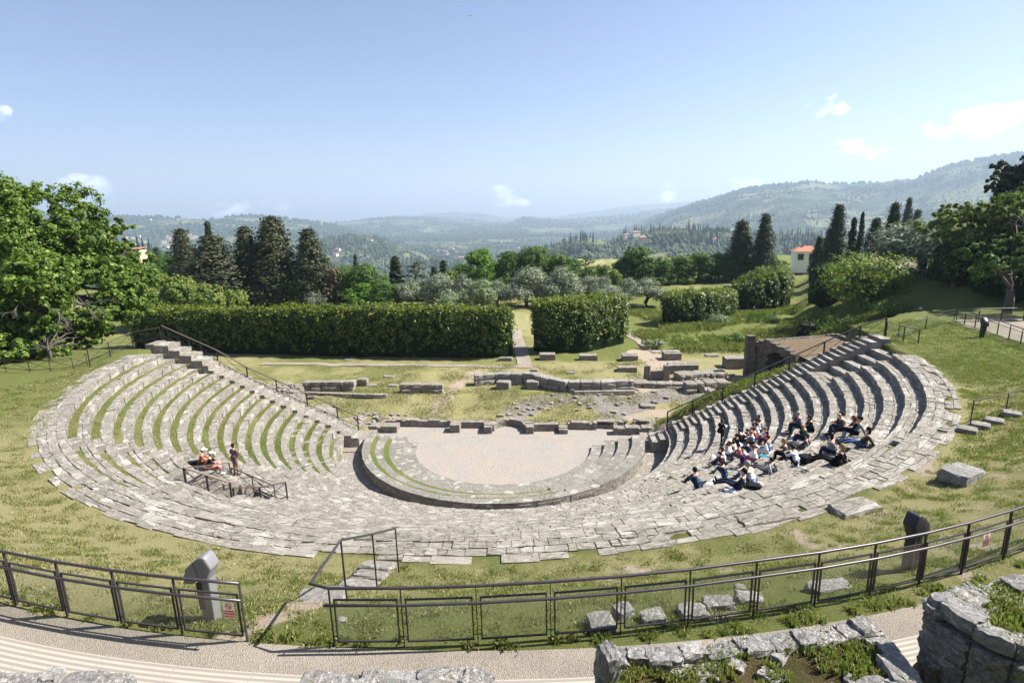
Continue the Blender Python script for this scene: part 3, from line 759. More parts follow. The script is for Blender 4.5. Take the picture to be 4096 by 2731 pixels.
rocky_wall('rock_ledge',k5,[(350,780),(600,790),(880,795)],.4,.9,'long dark edged rock ledge running right from the curved stage wall',seed=8)
rocky_wall('rock_ledge',k5,[(900,850),(1100,835),(1340,820)],.8,1.2,'big rough outcrop of blocks in front of the small arched retaining wall',seed=9)
rocky_wall('rock_ledge',k5,[(820,725),(1000,715),(1330,700)],.6,1.5,'rubble bank between the upright stones and the tall pillar',seed=10,ls=(.3,.8))
rocky_wall('rock_ledge',k5,[(430,1000),(600,1010)],.22,.7,'small dark ledge in the bare rock before the right handrail',seed=12,ls=(.5,.9))
# vaulted building on the right with its tall pillar
VB=thing('vaulted_ruin','rubble building with a dark arched doorway and a flat reddish earth roof','ruined building')
a=P(*k5(1600,650),.9); pil=MB()
px0,py0=a[0]-.9,a[1]
for q in range(22):
    pil.box((0,0,.12+q*.25),(.72,.72,.245),0,.02)
o=pil.build('stone_pillar',M['rubble_shaded']); 
pb=P(*k5(1580,640),.9); hp=(640-200)/2.6133/F*depth(pb)*1.02
o.location=(21.95,14.0,.8); o.scale=(1,1,hp/5.5); tag(o,'tall square pillar of rough masonry beside the arched doorway','stone pillar')
# front wall with arch, running back to the right
A0=P(*k5(1640,640),.9); 
dirv=np.array([math.cos(R(-58)),math.sin(R(-58))])   # front face direction (toward the camera and right)
def vault():
    front=MB(); rng=random.Random(5)
    L=4.1; hL=4.35; hR=3.4
    cx=2.3; ar=1.0; spring=2.35
    z=0
    while z<5:
        h=rng.uniform(.18,.28); d=0
        while d<L:
            l=rng.uniform(.25,.5); m=d+l/2; top=hL+.15-((m-1.2)*.34 if m>1.2 else (1.2-m)*.35)
            inside=(abs(m-cx)<ar and (z<spring or (z+h/2-spring)**2+(m-cx)**2<ar*ar))
            if z+h/2<top and not inside:
                front.rock((dirv[0]*m,dirv[1]*m,z+h/2),(l*1.1,.75,h*1.15),math.atan2(dirv[1],dirv[0]),.08,2)
            d+=l
        z+=h
    o=front.build('front_wall',M['rubble_shaded'],VB)
    nrm=np.array([math.cos(R(14)),math.sin(R(14))]) # depth direction
    body=MB(); n=10
    prof=[(0,0),(0,3.9),(1.2,4.3),(2.4,4.0),(3.3,3.7),(4.1,3.4),(4.1,0)]
    vs=[];
    for s in (.25,6.9):
        for (m,zz) in prof: vs.append((dirv[0]*m+nrm[0]*s,dirv[1]*m+nrm[1]*s,zz-.12))
    k=len(prof)
    # side and back walls with roof; the front stays open behind the arch
    fs=[(i,i+1,k+i+1,k+i) for i in range(k-1)]+[tuple(range(k,2*k))]
    me=bpy.data.meshes.new('side_walls'); me.from_pydata(vs,[],[fs[0],fs[-2],fs[-1]]); link('side_walls',me,M['rubble_shaded'],VB)
    rf=[]; idx=[]
    gx=14
    V=[];Q=[]
    P2=[(0,3.92),(.6,4.2),(1.2,4.32),(2.4,4.02),(3.3,3.72),(4.1,3.45),(6.0,3.0)]
    for a_ in range(gx+1):
        s=.1+7.0*a_/gx
        for (m,zz) in P2:
            V.append((dirv[0]*m+nrm[0]*s,dirv[1]*m+nrm[1]*s,zz-.02+float(fbm(np.array([m*1.5]),np.array([s*1.5]),2)[0]-.5)*.15))
    kk=len(P2)
    for a_ in range(gx):
        for b_ in range(kk-1): i=a_*kk+b_; Q.append((i,i+kk,i+kk+1,i+1))
    mr,g=mat('red_earth_roof'); pos=g.n('ShaderNodeNewGeometry').outputs['Position']; nn=g.noise(3,6,.7,pos); n3=g.noise(22,4,.7,pos)
    c=g.mix(g.ss(nn,.35,.65),(.15,.085,.055),(.17,.15,.10)); c=g.mix(g.lin(n3,.3,.7,.5,0),c,(.10,.08,.05)); finish(g,c,.95,n3,.9,.06,spec=.1)
    npmesh('roof',V,Q,mr,VB)
    e=MB()                                             # kerb stones round the roof
    for s in np.arange(.3,7,.42):
        for m,zz in ((0,4.0),(6.0,3.1)):
            if m>1 and s<1: continue
            e.rock((dirv[0]*m+nrm[0]*s,dirv[1]*m+nrm[1]*s,zz),(.5,.42,.3),R(30),.12)
    for m in np.arange(0,6,.4):
        zz=np.interp(m,[p_[0] for p_ in P2],[p_[1] for p_ in P2]); e.rock((dirv[0]*m+nrm[0]*7,dirv[1]*m+nrm[1]*7,zz+.05),(.5,.42,.35),R(-58),.12)
    e.build('coping',M['rubble_shaded'],VB)
    d=MB(); c0=[]
    me=MB()
    for (ma,za,mb_,zb) in ((1.2,0,1.2,3.5),(3.4,0,3.4,3.5)): me.add([(dirv[0]*ma+nrm[0]*.2,dirv[1]*ma+nrm[1]*.2,0),(dirv[0]*ma+nrm[0]*6,dirv[1]*ma+nrm[1]*6,0),(dirv[0]*ma+nrm[0]*6,dirv[1]*ma+nrm[1]*6,3.1),(dirv[0]*ma+nrm[0]*.2,dirv[1]*ma+nrm[1]*.2,3.1)],[(0,1,2,3)])
    me.add([(dirv[0]*m+nrm[0]*s,dirv[1]*m+nrm[1]*s,3.0) for m,s in ((1.3,.2),(3.4,.2),(3.4,6),(1.3,6))],[(0,1,2,3)])
    me.add([(dirv[0]*m+nrm[0]*6,dirv[1]*m+nrm[1]*6,z) for m,z in ((1.3,0),(3.4,0),(3.4,3.1),(1.3,3.1))],[(0,1,2,3)])
    me.build('chamber',M['rubble_shaded'],VB)
VB.location=(22.7,14.1,.75); VB.scale=(1,1,.88); vault()
# retaining wall with a small arch on the right, and the rubble chamber on the left
def arched_wall(name,lab,x,ya,yb,ztop,arch,side):
    root=thing(name,lab,'ruined wall',(x,(ya+yb)/2,0)); b=MB(); rng=random.Random(int(x*10)); z=.2
    while z<max(ztop(ya),ztop(yb)):
        h=rng.uniform(.14,.24); y=ya
        while y<yb:
            l=rng.uniform(.2,.45)
            if z+h/2<ztop(y+l/2):
                a_=arch
                if not (a_ and abs(y+l/2-a_[0])<a_[1] and z<a_[2]): b.box((rng.uniform(-.03,.03),y+l/2-(ya+yb)/2,z+h/2),(.5,l-.012,h-.012),0,.012)
            y+=l
        z+=h
    b.build('masonry',M['rubble'],root)
    if arch:
        y,w,zt=arch; a2=MB(); n=9
        for k in range(n+1):
            t=math.pi*k/n; a2.box((.02*side,y+math.cos(t)*(w+.12)-(ya+yb)/2,zt+math.sin(t)*(w+.1)),(.56,.26,.2),0,.02)
        a2.build('arch_stones',M['rubble'],root)
        d=MB(); d.box((-side*.9,y-(ya+yb)/2,zt/2+.3),(.1,w*2+.4,zt+.8)); d.build('dark_passage',M['earth'],root)
    return root
arched_wall('retaining_wall','small retaining wall with an arched hole below the right handrail',15.9,.1,5.8,lambda y:2.9-.1*max(0,y-2),(1.6,.5,1.3),-1)
LC=thing('rubble_chamber','rubble chamber with a bright end wall and low arched opening behind the left stair','ruined building',(-20.5,3.4,0))
b=MB(); masonry(b,-3.2,2.6,3.2,2.6,.5,2.6,.6,5,.1); masonry(b,3.1,-2.6,3.1,2.5,.4,2.9,.55,6,.15,(.2,.4),(.14,.22)); b.build('masonry',M['rubble'],LC)
b=MB(); masonry(b,-3.2,-2.5,.7,-2.5,.4,3.1,.6,8,.1); masonry(b,2.3,-2.5,2.9,-2.5,.4,3.0,.6,9,.1)
for k in range(9):
    t=math.pi*k/8; b.rock((1.5+math.cos(t)*.95,-2.55,1.75+math.sin(t)*.95),(.42,.65,.4),0,.1)
b.build('arched_side',M['rubble'],LC)
b=MB(); rng=random.Random(4)
for k in range(260): b.rock((rng.uniform(-3.3,3.2),rng.uniform(-2.4,2.7),2.75+rng.uniform(-.1,.25)),(rng.uniform(.25,.6),rng.uniform(.2,.5),rng.uniform(.15,.35)),rng.uniform(0,3),.14)
b.build('rubble_top',M['rubble'],LC)
AR=thing('buried_arch','dark arched hole in the ground just right of the left rubble chamber','ruined arch',(-15.2,4.4,.5))
b=MB()
for k in range(11):
    t=math.pi*k/10; b.rock((math.cos(t)*.95,0,math.sin(t)*.8+.1),(.35,1.3,.3),0,.12)
b.build('arch_stones',M['rubble'],AR)
b=MB(); b.box((0,.7,.3),(1.8,.1,1.1)); b.build('dark_passage',M['earth'],AR)
# ---------------------------------------------------------------- paths
def ribbon(name,pts,w,mt,dz=.03,step=.6,kerb=False,label=None):
    L=[np.array(p[:2],float) for p in pts]; out=[]
    for a,c in zip(L[:-1],L[1:]):
        n=max(1,int(np.hypot(*(c-a))/step))
        for k in range(n): out.append(a+(c-a)*k/n)
    out.append(L[-1]); V=[];Q=[]
    for i,p in enumerate(out):
        d=out[min(i+1,len(out)-1)]-out[max(i-1,0)]; d/=np.hypot(*d); nn=np.array([-d[1],d[0]])
        for s in (-1,-.33,.33,1): q=p+nn*s*w/2; V.append((q[0],q[1],max(Hs(q[0],q[1]),Hs(*p))+dz))
    for i in range(len(out)-1):
        for k in range(3): a=i*4+k; Q.append((a,a+1,a+5,a+4))
    o=npmesh(name,V,Q,mt); tag(o,kind='structure'); return o
PZ=.85
g2=lambda u,v,z=PZ:P(u,v,z)
ribbon('path',[g2(600,840),g2(640,840),g2(900,841),g2(1222,845)],.95,M['concrete'],.05)
ribbon('path',[g2(1207,846),g2(1198,810),g2(1186,780),g2(1185,760)],1.5,M['concrete'],.055)
ribbon('path',[g2(1438,770),g2(1512,814)],1.0,M['concrete'],.05)
ribbon('path',[g2(815,822),g2(800,832)],1.0,M['concrete'],.05)
def arcpath(name,r0,r1,dz,mt,t0=-36,t1=48):
    def zf(r,t): return float(zpath(r*math.cos(t)))+dz
    o=arcsheet(name,r0,r1,R(270+t0),R(270+t1),zf,mt,None,dt=.4,nr=2); return tag(o,kind='structure')
arcpath('pavement',30.36,33.6,.02,M['concrete'])
arcpath('ribbed_strip',30.95,32.6,.026,M['strip'])
V=[(33.9,5.9),(33.05,3.2),(33.0,-.7),(33.4,-7),(36,-12),(47,-12),(47,6.3),(40,6.3)]
me=bpy.data.meshes.new('path'); me.from_pydata([(x,y,7.74) for x,y in V],[],[tuple(range(len(V)))]); o=link('path',me,M['concrete']); tag(o,kind='structure')
# ---------------------------------------------------------------- glass fence round the walk
def arcpt(s,R_=None,h=0.0):
    t=s/30.15; R_=(R_ or 30.15)-30.15+float(np.interp(s,[-7,-1,0,4,7,13],[30.27,30.33,30.33,30.08,29.94,29.88])); x=R_*math.sin(t); y=-R_*math.cos(t); return Vector((x,y,float(zpath(x))+h))
def framed_fence(root,pts,h=1.1,hand=True,rail_r=.026,extra=None,side=None,close=(True,True),gap=.07):
    "pts: post feet (world Vectors)"
    o=Vector(root.location)
    pts=[Vector(p)-o for p in pts]
    for p in pts:
        b=MB(); b.bar(p-Vector((0,0,.1)),p+Vector((0,0,h)),.045,.012,side=Vector((p.x+o.x,p.y+o.y,0)).normalized() if side is None else side); b.build('post',M['iron'],root)
    top=[p+Vector((0,0,h)) for p in pts]
    b=MB(); b.tube((extra or [])+top,rail_r,8); b.build('top_rail',M['rail'],root,True)
    if hand:
        inn=[p+Vector((0,0,.86))+Vector((p.x+o.x,p.y+o.y,0)).normalized()*.1 for p in pts]
        b=MB(); a0=inn[0]+(inn[0]-inn[1]).normalized()*.06; a1=inn[-1]+(inn[-1]-inn[-2]).normalized()*.06
        b.tube([a0]+inn[1:-1]+[a1] if len(inn)>2 else [a0,a1],.024,8); b.build('handrail',M['rail'],root,True)
        for p,q in zip(pts,inn): b=MB(); b.tube([p+Vector((0,0,.84)),q],.009,5); b.build('bracket',M['iron'],root)
    for a,c in zip(pts[:-1],pts[1:]):
        d=(c-a); L=d.length; d.normalize(); a1=a+d*gap; c1=c-d*gap; zb,zt_=.10,h-.20
        f=MB(); u=Vector((0,0,1))
        f.bar(a1+u*zb,a1+u*zt_,.022,.03,side=d); f.bar(c1+u*zb,c1+u*zt_,.022,.03,side=d)
        f.bar(a1+u*(zt_-.011)+d*.011,c1+u*(zt_-.011)-d*.011,.022,.03,side=u); f.bar(a1+u*(zb+.011)+d*.011,c1+u*(zb+.011)-d*.011,.022,.03,side=u)
        for z in (zb+.1,zt_-.14):
            f.bar(a+u*z,a1+u*z,.012); f.bar(c1+u*z,c+u*z,.012)
        fr=f.build('panel_frame',M['iron'],root)
        g_=MB(); nrm=d.cross(u)*.004; q=[a1+u*(zb+.02)+d*.02,c1+u*(zb+.02)-d*.02,c1+u*(zt_-.02)-d*.02,a1+u*(zt_-.02)+d*.02]
        g_.hexa([q[0]-nrm,q[1]-nrm,q[1]+nrm,q[0]+nrm,q[3]-nrm,q[2]-nrm,q[2]+nrm,q[3]+nrm]); g_.build('pane',M['glass'],fr)
LF=thing('glass_fence','dark metal fence with glass panels left of the gap, ending at the no smoking notice','fence',tuple(arcpt(-5)))
sl=[-10.2,-9.0,-7.8,-6.54,-5.31,-4.12,-2.93,-1.74]
framed_fence(LF,[arcpt(s) for s in sl])
RF=thing('glass_fence','long curving dark metal fence with glass panels and two rails, right of the gap','fence',tuple(arcpt(5)))
sr=[-.24,.9,2.1,3.31,4.51,5.73,6.99,8.24,9.47,10.69,11.87,13.2,14.4,15.6]
b1,b2,b3=P(797,1378,9.05),P(865,1337,8.5),P(915,1302,7.95)
def top_at(b,v):
    lo,hi=0,60
    for _ in range(30):
        m=(lo+hi)/2; d=np.array([b[0],b[1],b[2]+m])-CAM; vv=(1365.5-F*(d@UP)/(d@FW))/K
        if vv>v: lo=m
        else: hi=m
    return Vector((b[0],b[1],b[2]+lo))
corner=Vector(P(712,1340,float(zpath(0))+1.1)); o5=Vector(RF.location)
t1,t2,t3=top_at(b1,1240),top_at(b2,1226),top_at(b3,1213)
ex=[t3-o5,t2-o5,t1-o5,corner-o5]
framed_fence(RF,[arcpt(s) for s in sr],extra=ex)
for bb,tt in ((b1,t1),(b2,t2),(b3,t3)):
    b=MB(); b.bar(Vector((bb[0],bb[1],bb[2]-.15))-o5,tt-o5,.03,.02); b.build('stair_post',M['iron'],RF)
# notices
def textmesh(txt,size,name,mt,parent,loc,rot):
    c=bpy.data.curves.new(name,'FONT'); c.body=txt; c.size=size; c.align_x='CENTER'; c.align_y='CENTER'; c.extrude=.0004; c.offset=.0006
    t=bpy.data.objects.new(name,c); COL.objects.link(t); dg=bpy.context.evaluated_depsgraph_get(); me=bpy.data.meshes.new_from_object(t.evaluated_get(dg)); bpy.data.objects.remove(t)
    o=link(name,me,mt,parent); o.location=loc; o.rotation_euler=rot; return o
M['white']=plain('white_enamel',(.78,.76,.72),.4,vary=.03); M['red']=plain('red_enamel',(.50,.035,.03),.4,vary=.05); M['blackp']=plain('black_print',(.02,.02,.02),.5)
def notice(s,parent,zc,rr=30.17,lab=None):
    p=arcpt(s,rr+.0,0); t=s/30.15; root=MB(); o=Vector(parent.location)
    e=empty('sign',Vector((p.x,p.y,p.z+zc))-o,0); e.parent=parent; e.rotation_euler=(R(90),0,t)
    if lab: e['label']=lab
    # local: x along fence, y up, z toward the viewer
    w,h=.20,.29
    def rect(x0,y0,x1,y1,z,th,nm,mt):
        b=MB(); b.hexa([(x0,y0,z),(x1,y0,z),(x1,y1,z),(x0,y1,z),(x0,y0,z+th),(x1,y0,z+th),(x1,y1,z+th),(x0,y1,z+th)]); return b.build(nm,mt,e)
    rect(-w/2,-h/2,w/2,h/2,0,.004,'board',M['white']); rect(-w/2+.008,-h/2+.012,w/2-.008,-.005,.004,.001,'red_field',M['red'])
    b=MB(); n=28
    for k in range(n):
        a,c=2*math.pi*k/n,2*math.pi*(k+1)/n; cy=.072
        q=[(math.cos(x)*r,cy+math.sin(x)*r) for x,r in ((a,.044),(a,.058),(c,.058),(c,.044))]
        b.hexa([(x,y,.004) for x,y in q]+[(x,y,.0055) for x,y in q])
    d=.036
    q=[(-d-.006,.072+d-.006),(-d+.006,.072+d+.006),(d+.006,.072-d+.006),(d-.006,.072-d-.006)]
    b.hexa([(x,y,.0058) for x,y in q]+[(x,y,.0068) for x,y in q]); b.build('prohibition_ring',M['red'],e)
    b=MB(); b.hexa([(-.032,.066,.004),(.022,.066,.004),(.022,.078,.004),(-.032,.078,.004),(-.032,.066,.005),(.022,.066,.005),(.022,.078,.005),(-.032,.078,.005)])
    b.hexa([(.026,.066,.004),(.034,.066,.004),(.034,.078,.004),(.026,.078,.004),(.026,.066,.005),(.034,.066,.005),(.034,.078,.005),(.026,.078,.005)]); b.build('cigarette',M['blackp'],e)
    textmesh('VIETATO',.043,'lettering',M['white'],e,(0,-.045,.0055),(0,0,0)); textmesh('FUMARE',.046,'lettering',M['white'],e,(0,-.097,.0055),(0,0,0))
notice(-1.97,LF,.60,lab='red and white no smoking notice'); notice(12.45,RF,.62,lab='red and white no smoking notice')
# ---------------------------------------------------------------- hooded information posts
def info_post(name,lab,foot,mirror=1,rz=0.0,h=1.36,front=False,mt='plastic'):
    e=thing(name,lab,'information post',tuple(foot),rz)
    s=h/1.36
    prof=[(-.40,.80),(-.385,.95),(-.34,1.09),(-.25,1.18),(-.05,1.34),(.03,1.37),(.09,1.345),(.19,1.13),(.085,.93),(.075,.86),(-.19,.86),(-.20,.80)]
    prof=[(x*mirror*s+(.04*mirror),z*s) for x,z in prof]
    if mirror<0: prof=prof[::-1]
    n=len(prof); w=.135*s; b=MB(); b.add([(x,-w,z) for x,z in prof]+[(x,w,z) for x,z in prof],[tuple(range(n)),tuple(range(2*n-1,n-1,-1))]+[(i,n+i,n+(i+1)%n,(i+1)%n) for i in range(n)])
    o=b.build('hood',M[mt],e,True,bevel=.035)
    b=MB(); b.box((.0,0,.41*s),(.24*s,.20*s,.86*s+.1)); b.build('column',M[mt],e,False,bevel=.02)
    b=MB(); b.box((-.08*mirror*s,-.104*s,.55*s),(.11*s,.012,.55*s)); b.build('shade_black',M['black'],e)  # black slab stands in for the shaded opening in the column
    for x0,x1,z0,z1 in ((-.12,.04,1.13,1.10),): pass
    b=MB(); b.bar(Vector((-.12*mirror*s,-w-.001,1.29*s)),Vector((-.02*mirror*s,-w-.001,.88*s)),.008,.004,side=(1,0,0)); b.build('seam',M['black'],e)
    return e
zz=lambda kx,ky:(kx,ky)
q=D(489,1420,9.2); info_post('information_post','light grey hooded information post standing on the grass behind the left fence',q,1,R(-4),1.30)
q=P((2600+1625/1.572)/K,(1900+590/1.572)/K,9.0); q[2]=Hs(q[0],q[1]); q=D((2600+1625/1.572)/K,(1900+592/1.572)/K,9.0); info_post('information_post','dark hooded information post behind the right fence, its hood above the rails',q,-1,R(28),1.3,mt='shell_dark')
q=D(2254,775,7.6); info_post('information_post','small dark T shaped information post on the far right lawn by the path',q,1,R(85),1.35,mt='shell_dark')
# ---------------------------------------------------------------- old iron railings with crossed braces
def xrail(name,lab,feet,h=1.0,mt='iron',topmt='rust',posts=True,brace=True,w=.035,tw=.06,low=.28):
    o0=Vector(feet[0]); e=thing(name,lab,'railing',tuple(o0)); F_=[Vector(p)-o0 for p in feet]; u=Vector((0,0,1))
    b=MB(); 
    for a,c in zip(F_[:-1],F_[1:]): b.bar(a+u*h,c+u*h,tw,.04)
    b.build('top_rail',M[topmt],e)
    if posts:
        for p in F_: b=MB(); b.bar(p-u*.12,p+u*(h-.012),w,w); b.build('post',M[mt],e)
    if brace:
        for a,c in zip(F_[:-1],F_[1:]):
            b=MB(); b.bar(a+u*low,c+u*low,.035,.03); b.build('bottom_rail',M[mt],e)
            b=MB(); b.bar(a+u*(low+.02),c+u*(h-.04),.02,.02); b.bar(a+u*(h-.04),c+u*(low+.02),.02,.02); b.build('cross_brace',M[mt],e)
    return e
def stz(x,r0=25.25): return ZR+.22-HS/T*(RIM-abs(x))
xs=[-24.9,-23.0,-21.0,-18.9,-16.8,-14.6,-12.4,-10.9]
feet=[(x,YL+1.35,min(stz(x)+(.2 if x<-20.5 else -.1),8.05)) for x in xs]
LR=xrail('iron_railing','long iron railing with crossed braces running down the left end stair',feet,1.1,w=.07,tw=.10)
c0=feet[0]; fl=[(c0[0]-.25,c0[1]+.1,7.95)]+[tuple(P(u,v,7.72)) for u,v in ((306,795),(254,820),(207,839))]
xrail('iron_railing','short iron railing with crossed braces atop the left stair, facing the big tree',fl,1.02,w=.05)
fl=[tuple(P(u,v,7.6)) for u,v in ((202,842),(170,852),(118,858),(70,860),(15,856),(-40,852))]
xrail('wire_railing','thin low wire railing in front of the leafy bushes at the left border',fl,.85,w=.03,tw=.015)
xs=[11.6,13.3,15.3,17.4,19.6,21.8,24.0,25.6]
feet=[(x,YR+1.3,min(stz(x)+.1,8.0)) for x in xs]
feet=[(x,y,z) for x,y,z in feet]
xrail('iron_railing','long iron railing with crossed braces running down the right end stair',feet,1.1,w=.08,tw=.12,topmt='iron')
e1=feet[-1]; xrail('iron_railing','end bay of the right stair railing turning toward the lawn',[(e1[0]+.08,e1[1],7.75),(26.3,-.9,7.66),(26.6,-1.9,7.66)],1.02,w=.05)
# stair-well railings
zv=lambda x,y:((700+x/4.276)/K,(1720+y/4.276)/K)
A=P(*zv(205,1000),6.2);C1=P(*zv(990,1270),5.9);E1=P(*zv(1932,1225),4.9);D1=P(*zv(980,935),4.5);D2=P(*zv(1340,1235),5.0)
fA=(A[0],A[1],6.0);fC=(C1[0],C1[1],5.7)
mid_=((A[0]+C1[0])/2,(A[1]+C1[1])/2,5.85)
xrail('iron_railing','brown topped railing along the upper side of the stairwell in the left seats',[fA,mid_,fC],1.12,w=.06,topmt='wood',tw=.09)
xrail('iron_railing','grey topped railing along the far left side of the stairwell',[(A[0]-.05,A[1]+.1,6.0),(D1[0],D1[1],4.55)],1.05,w=.045,tw=.07)
m1=[fC[i]+(E1[i]-fC[i])*.5 for i in range(3)]
xrail('iron_railing','grey topped railing on the right side of the stairwell, lowest of the four',[(fC[0]+.05,fC[1]+.08,5.6),(m1[0],m1[1],5.15),(E1[0],E1[1],4.85)],.95,w=.05,tw=.07)
xrail('iron_railing','thin brown railing descending behind the grey one inside the stairwell',[(D1[0]+.1,D1[1]-.05,4.5),(D1[0]+1.35,D1[1]-.6,4.35),(D1[0]+2.7,D1[1]-1.3,4.25)],.9,w=.035,tw=.045)
# right-hand stone steps with their handrail
for k,(u,v,lab) in enumerate(((2222,990,'nearest to the seats'),(2252,981,'second from the seats'),(2283,973,'third from the seats'),(2322,964,'farthest right'))):
    q=P(u,v,7.75); b=MB(); b.rock((0,0,0),(.62,.55,.24),0,.05,3); o=b.build('stepping_stone',M['block']); o.location=(q[0],q[1],Hs(q[0],q[1])+.06); o.rotation_euler=(0,0,R(-40)); tag(o,'square stone step in the right lawn, '+lab,'stone step','stone steps crossing the right lawn')
fa=P(2228,975,7.75);fb=P(2308,955,7.75); fc=fb+(fb-fa)*.9
xrail('handrail','thin single handrail on three posts beside the stone steps on the right lawn',[tuple(fa),tuple(fb),tuple(fc)],1.0,w=.03,tw=.05,brace=False)
# right glass fences
zr2=lambda x,y:((3300+x/2.8505)/K,(900+y/2.8505)/K)
fg=[P(*zr2(*a),7.66) for a in ((1488,1118),(1585,1147),(1705,1183),(1830,1225),(1958,1268),(2090,1320),(2225,1372),(2380,1430))]
GR=thing('glass_fence','metal fence with clear panels edging the pale path on the far right lawn','fence',tuple(fg[0])); framed_fence(GR,[Vector(p) for p in fg],1.05,hand=False,rail_r=.03,gap=.03)
f2=[Vector((fg[0][0],fg[0][1],7.66))+Vector((1.6*k,.03*k,0)) for k in range(8)]
GB=thing('glass_fence','metal fence running right from the corner behind the pale path','fence',tuple(f2[0])); framed_fence(GB,f2,1.05,hand=False,rail_r=.03,gap=.03)
f3=[fg[0]+np.array([-.1,.05,0]),P(*zr2(1140,1212),7.6),P(*zr2(830,1300),7.6)]
f3=[Vector((q[0],q[1],Hs(q[0],q[1])-.02)) for q in f3]
GC=thing('panel_fence','thin double railed fence linking the glass corner to the old stair railing','fence',tuple(f3[0])); framed_fence(GC,f3,1.0,hand=False,rail_r=.02,gap=.04)
q=D(*zr2(1105,1018),7.0); b=MB(); b.box((0,0,.35),(.03,.03,.7)); o=tag(empty('small_sign',tuple(q)),'tiny pale sign on a stake at the shaded edge of the right lawn','sign'); b.build('stake',M['iron'],o); b=MB(); b.box((0,0,.62),(.32,.03,.22)); bb=b.build('board',M['white'],o); bb.rotation_euler=(R(-25),0,0)
# ramp on the right hillside with its railings
wpts=[(43.3,6,8.3),(43.6,12,8.4),(44.6,20,8.45),(46.2,28,8.45),(48.5,36,8.45)]
wp=[(46.5,2),(45.2,10),(46,18),(47.6,27),(50,36),(52,44)]
ribbon('walkway',wp,2.4,M['concrete'],.10)
def thin_rail(name,lab,pts,h,nb=3,bal=False):
    P3=[Vector((x,y,Hs(x,y)+.1)) for x,y in pts]; o0=P3[0]; e=thing(name,lab,'railing',tuple(o0)); u=Vector((0,0,1))
    for j in range(nb):
        b=MB(); b.tube([p-o0+u*(h-j*h/nb*.8) for p in P3],.022 if j==0 else .012,6); b.build('rail',M['rail'],e)
    for a,c in zip(P3[:-1],P3[1:]):
        n=max(1,int((c-a).length/1.6))
        for k in range(n): p=a+(c-a)*k/n-o0; b=MB(); b.bar(p,p+u*h,.03,.03); b.build('post',M['iron'],e)
        if bal:
            m=int((c-a).length/.16); b=MB()
            for k in range(m): p=a+(c-a)*k/m-o0; b.bar(p+u*.08,p+u*(h-.02),.008,.008)
            b.build('balusters',M['iron'],e)
    return e
thin_rail('walkway_railing','dark balustrade on the near side of the shaded hillside ramp',[(45.2,2),(43.9,10),(44.6,18),(46.2,27),(48.6,36)],1.1,2,True)
thin_rail('walkway_railing','thin three bar railing on the uphill side of the shaded ramp',[(48,2),(46.7,10),(47.4,18),(48.9,27)],1.1,3)
thin_rail('walkway_railing','pale railing below the big olive at the top of the ramp',[(46.8,33.6),(49,33),(51.5,32.6)],1.0,2)
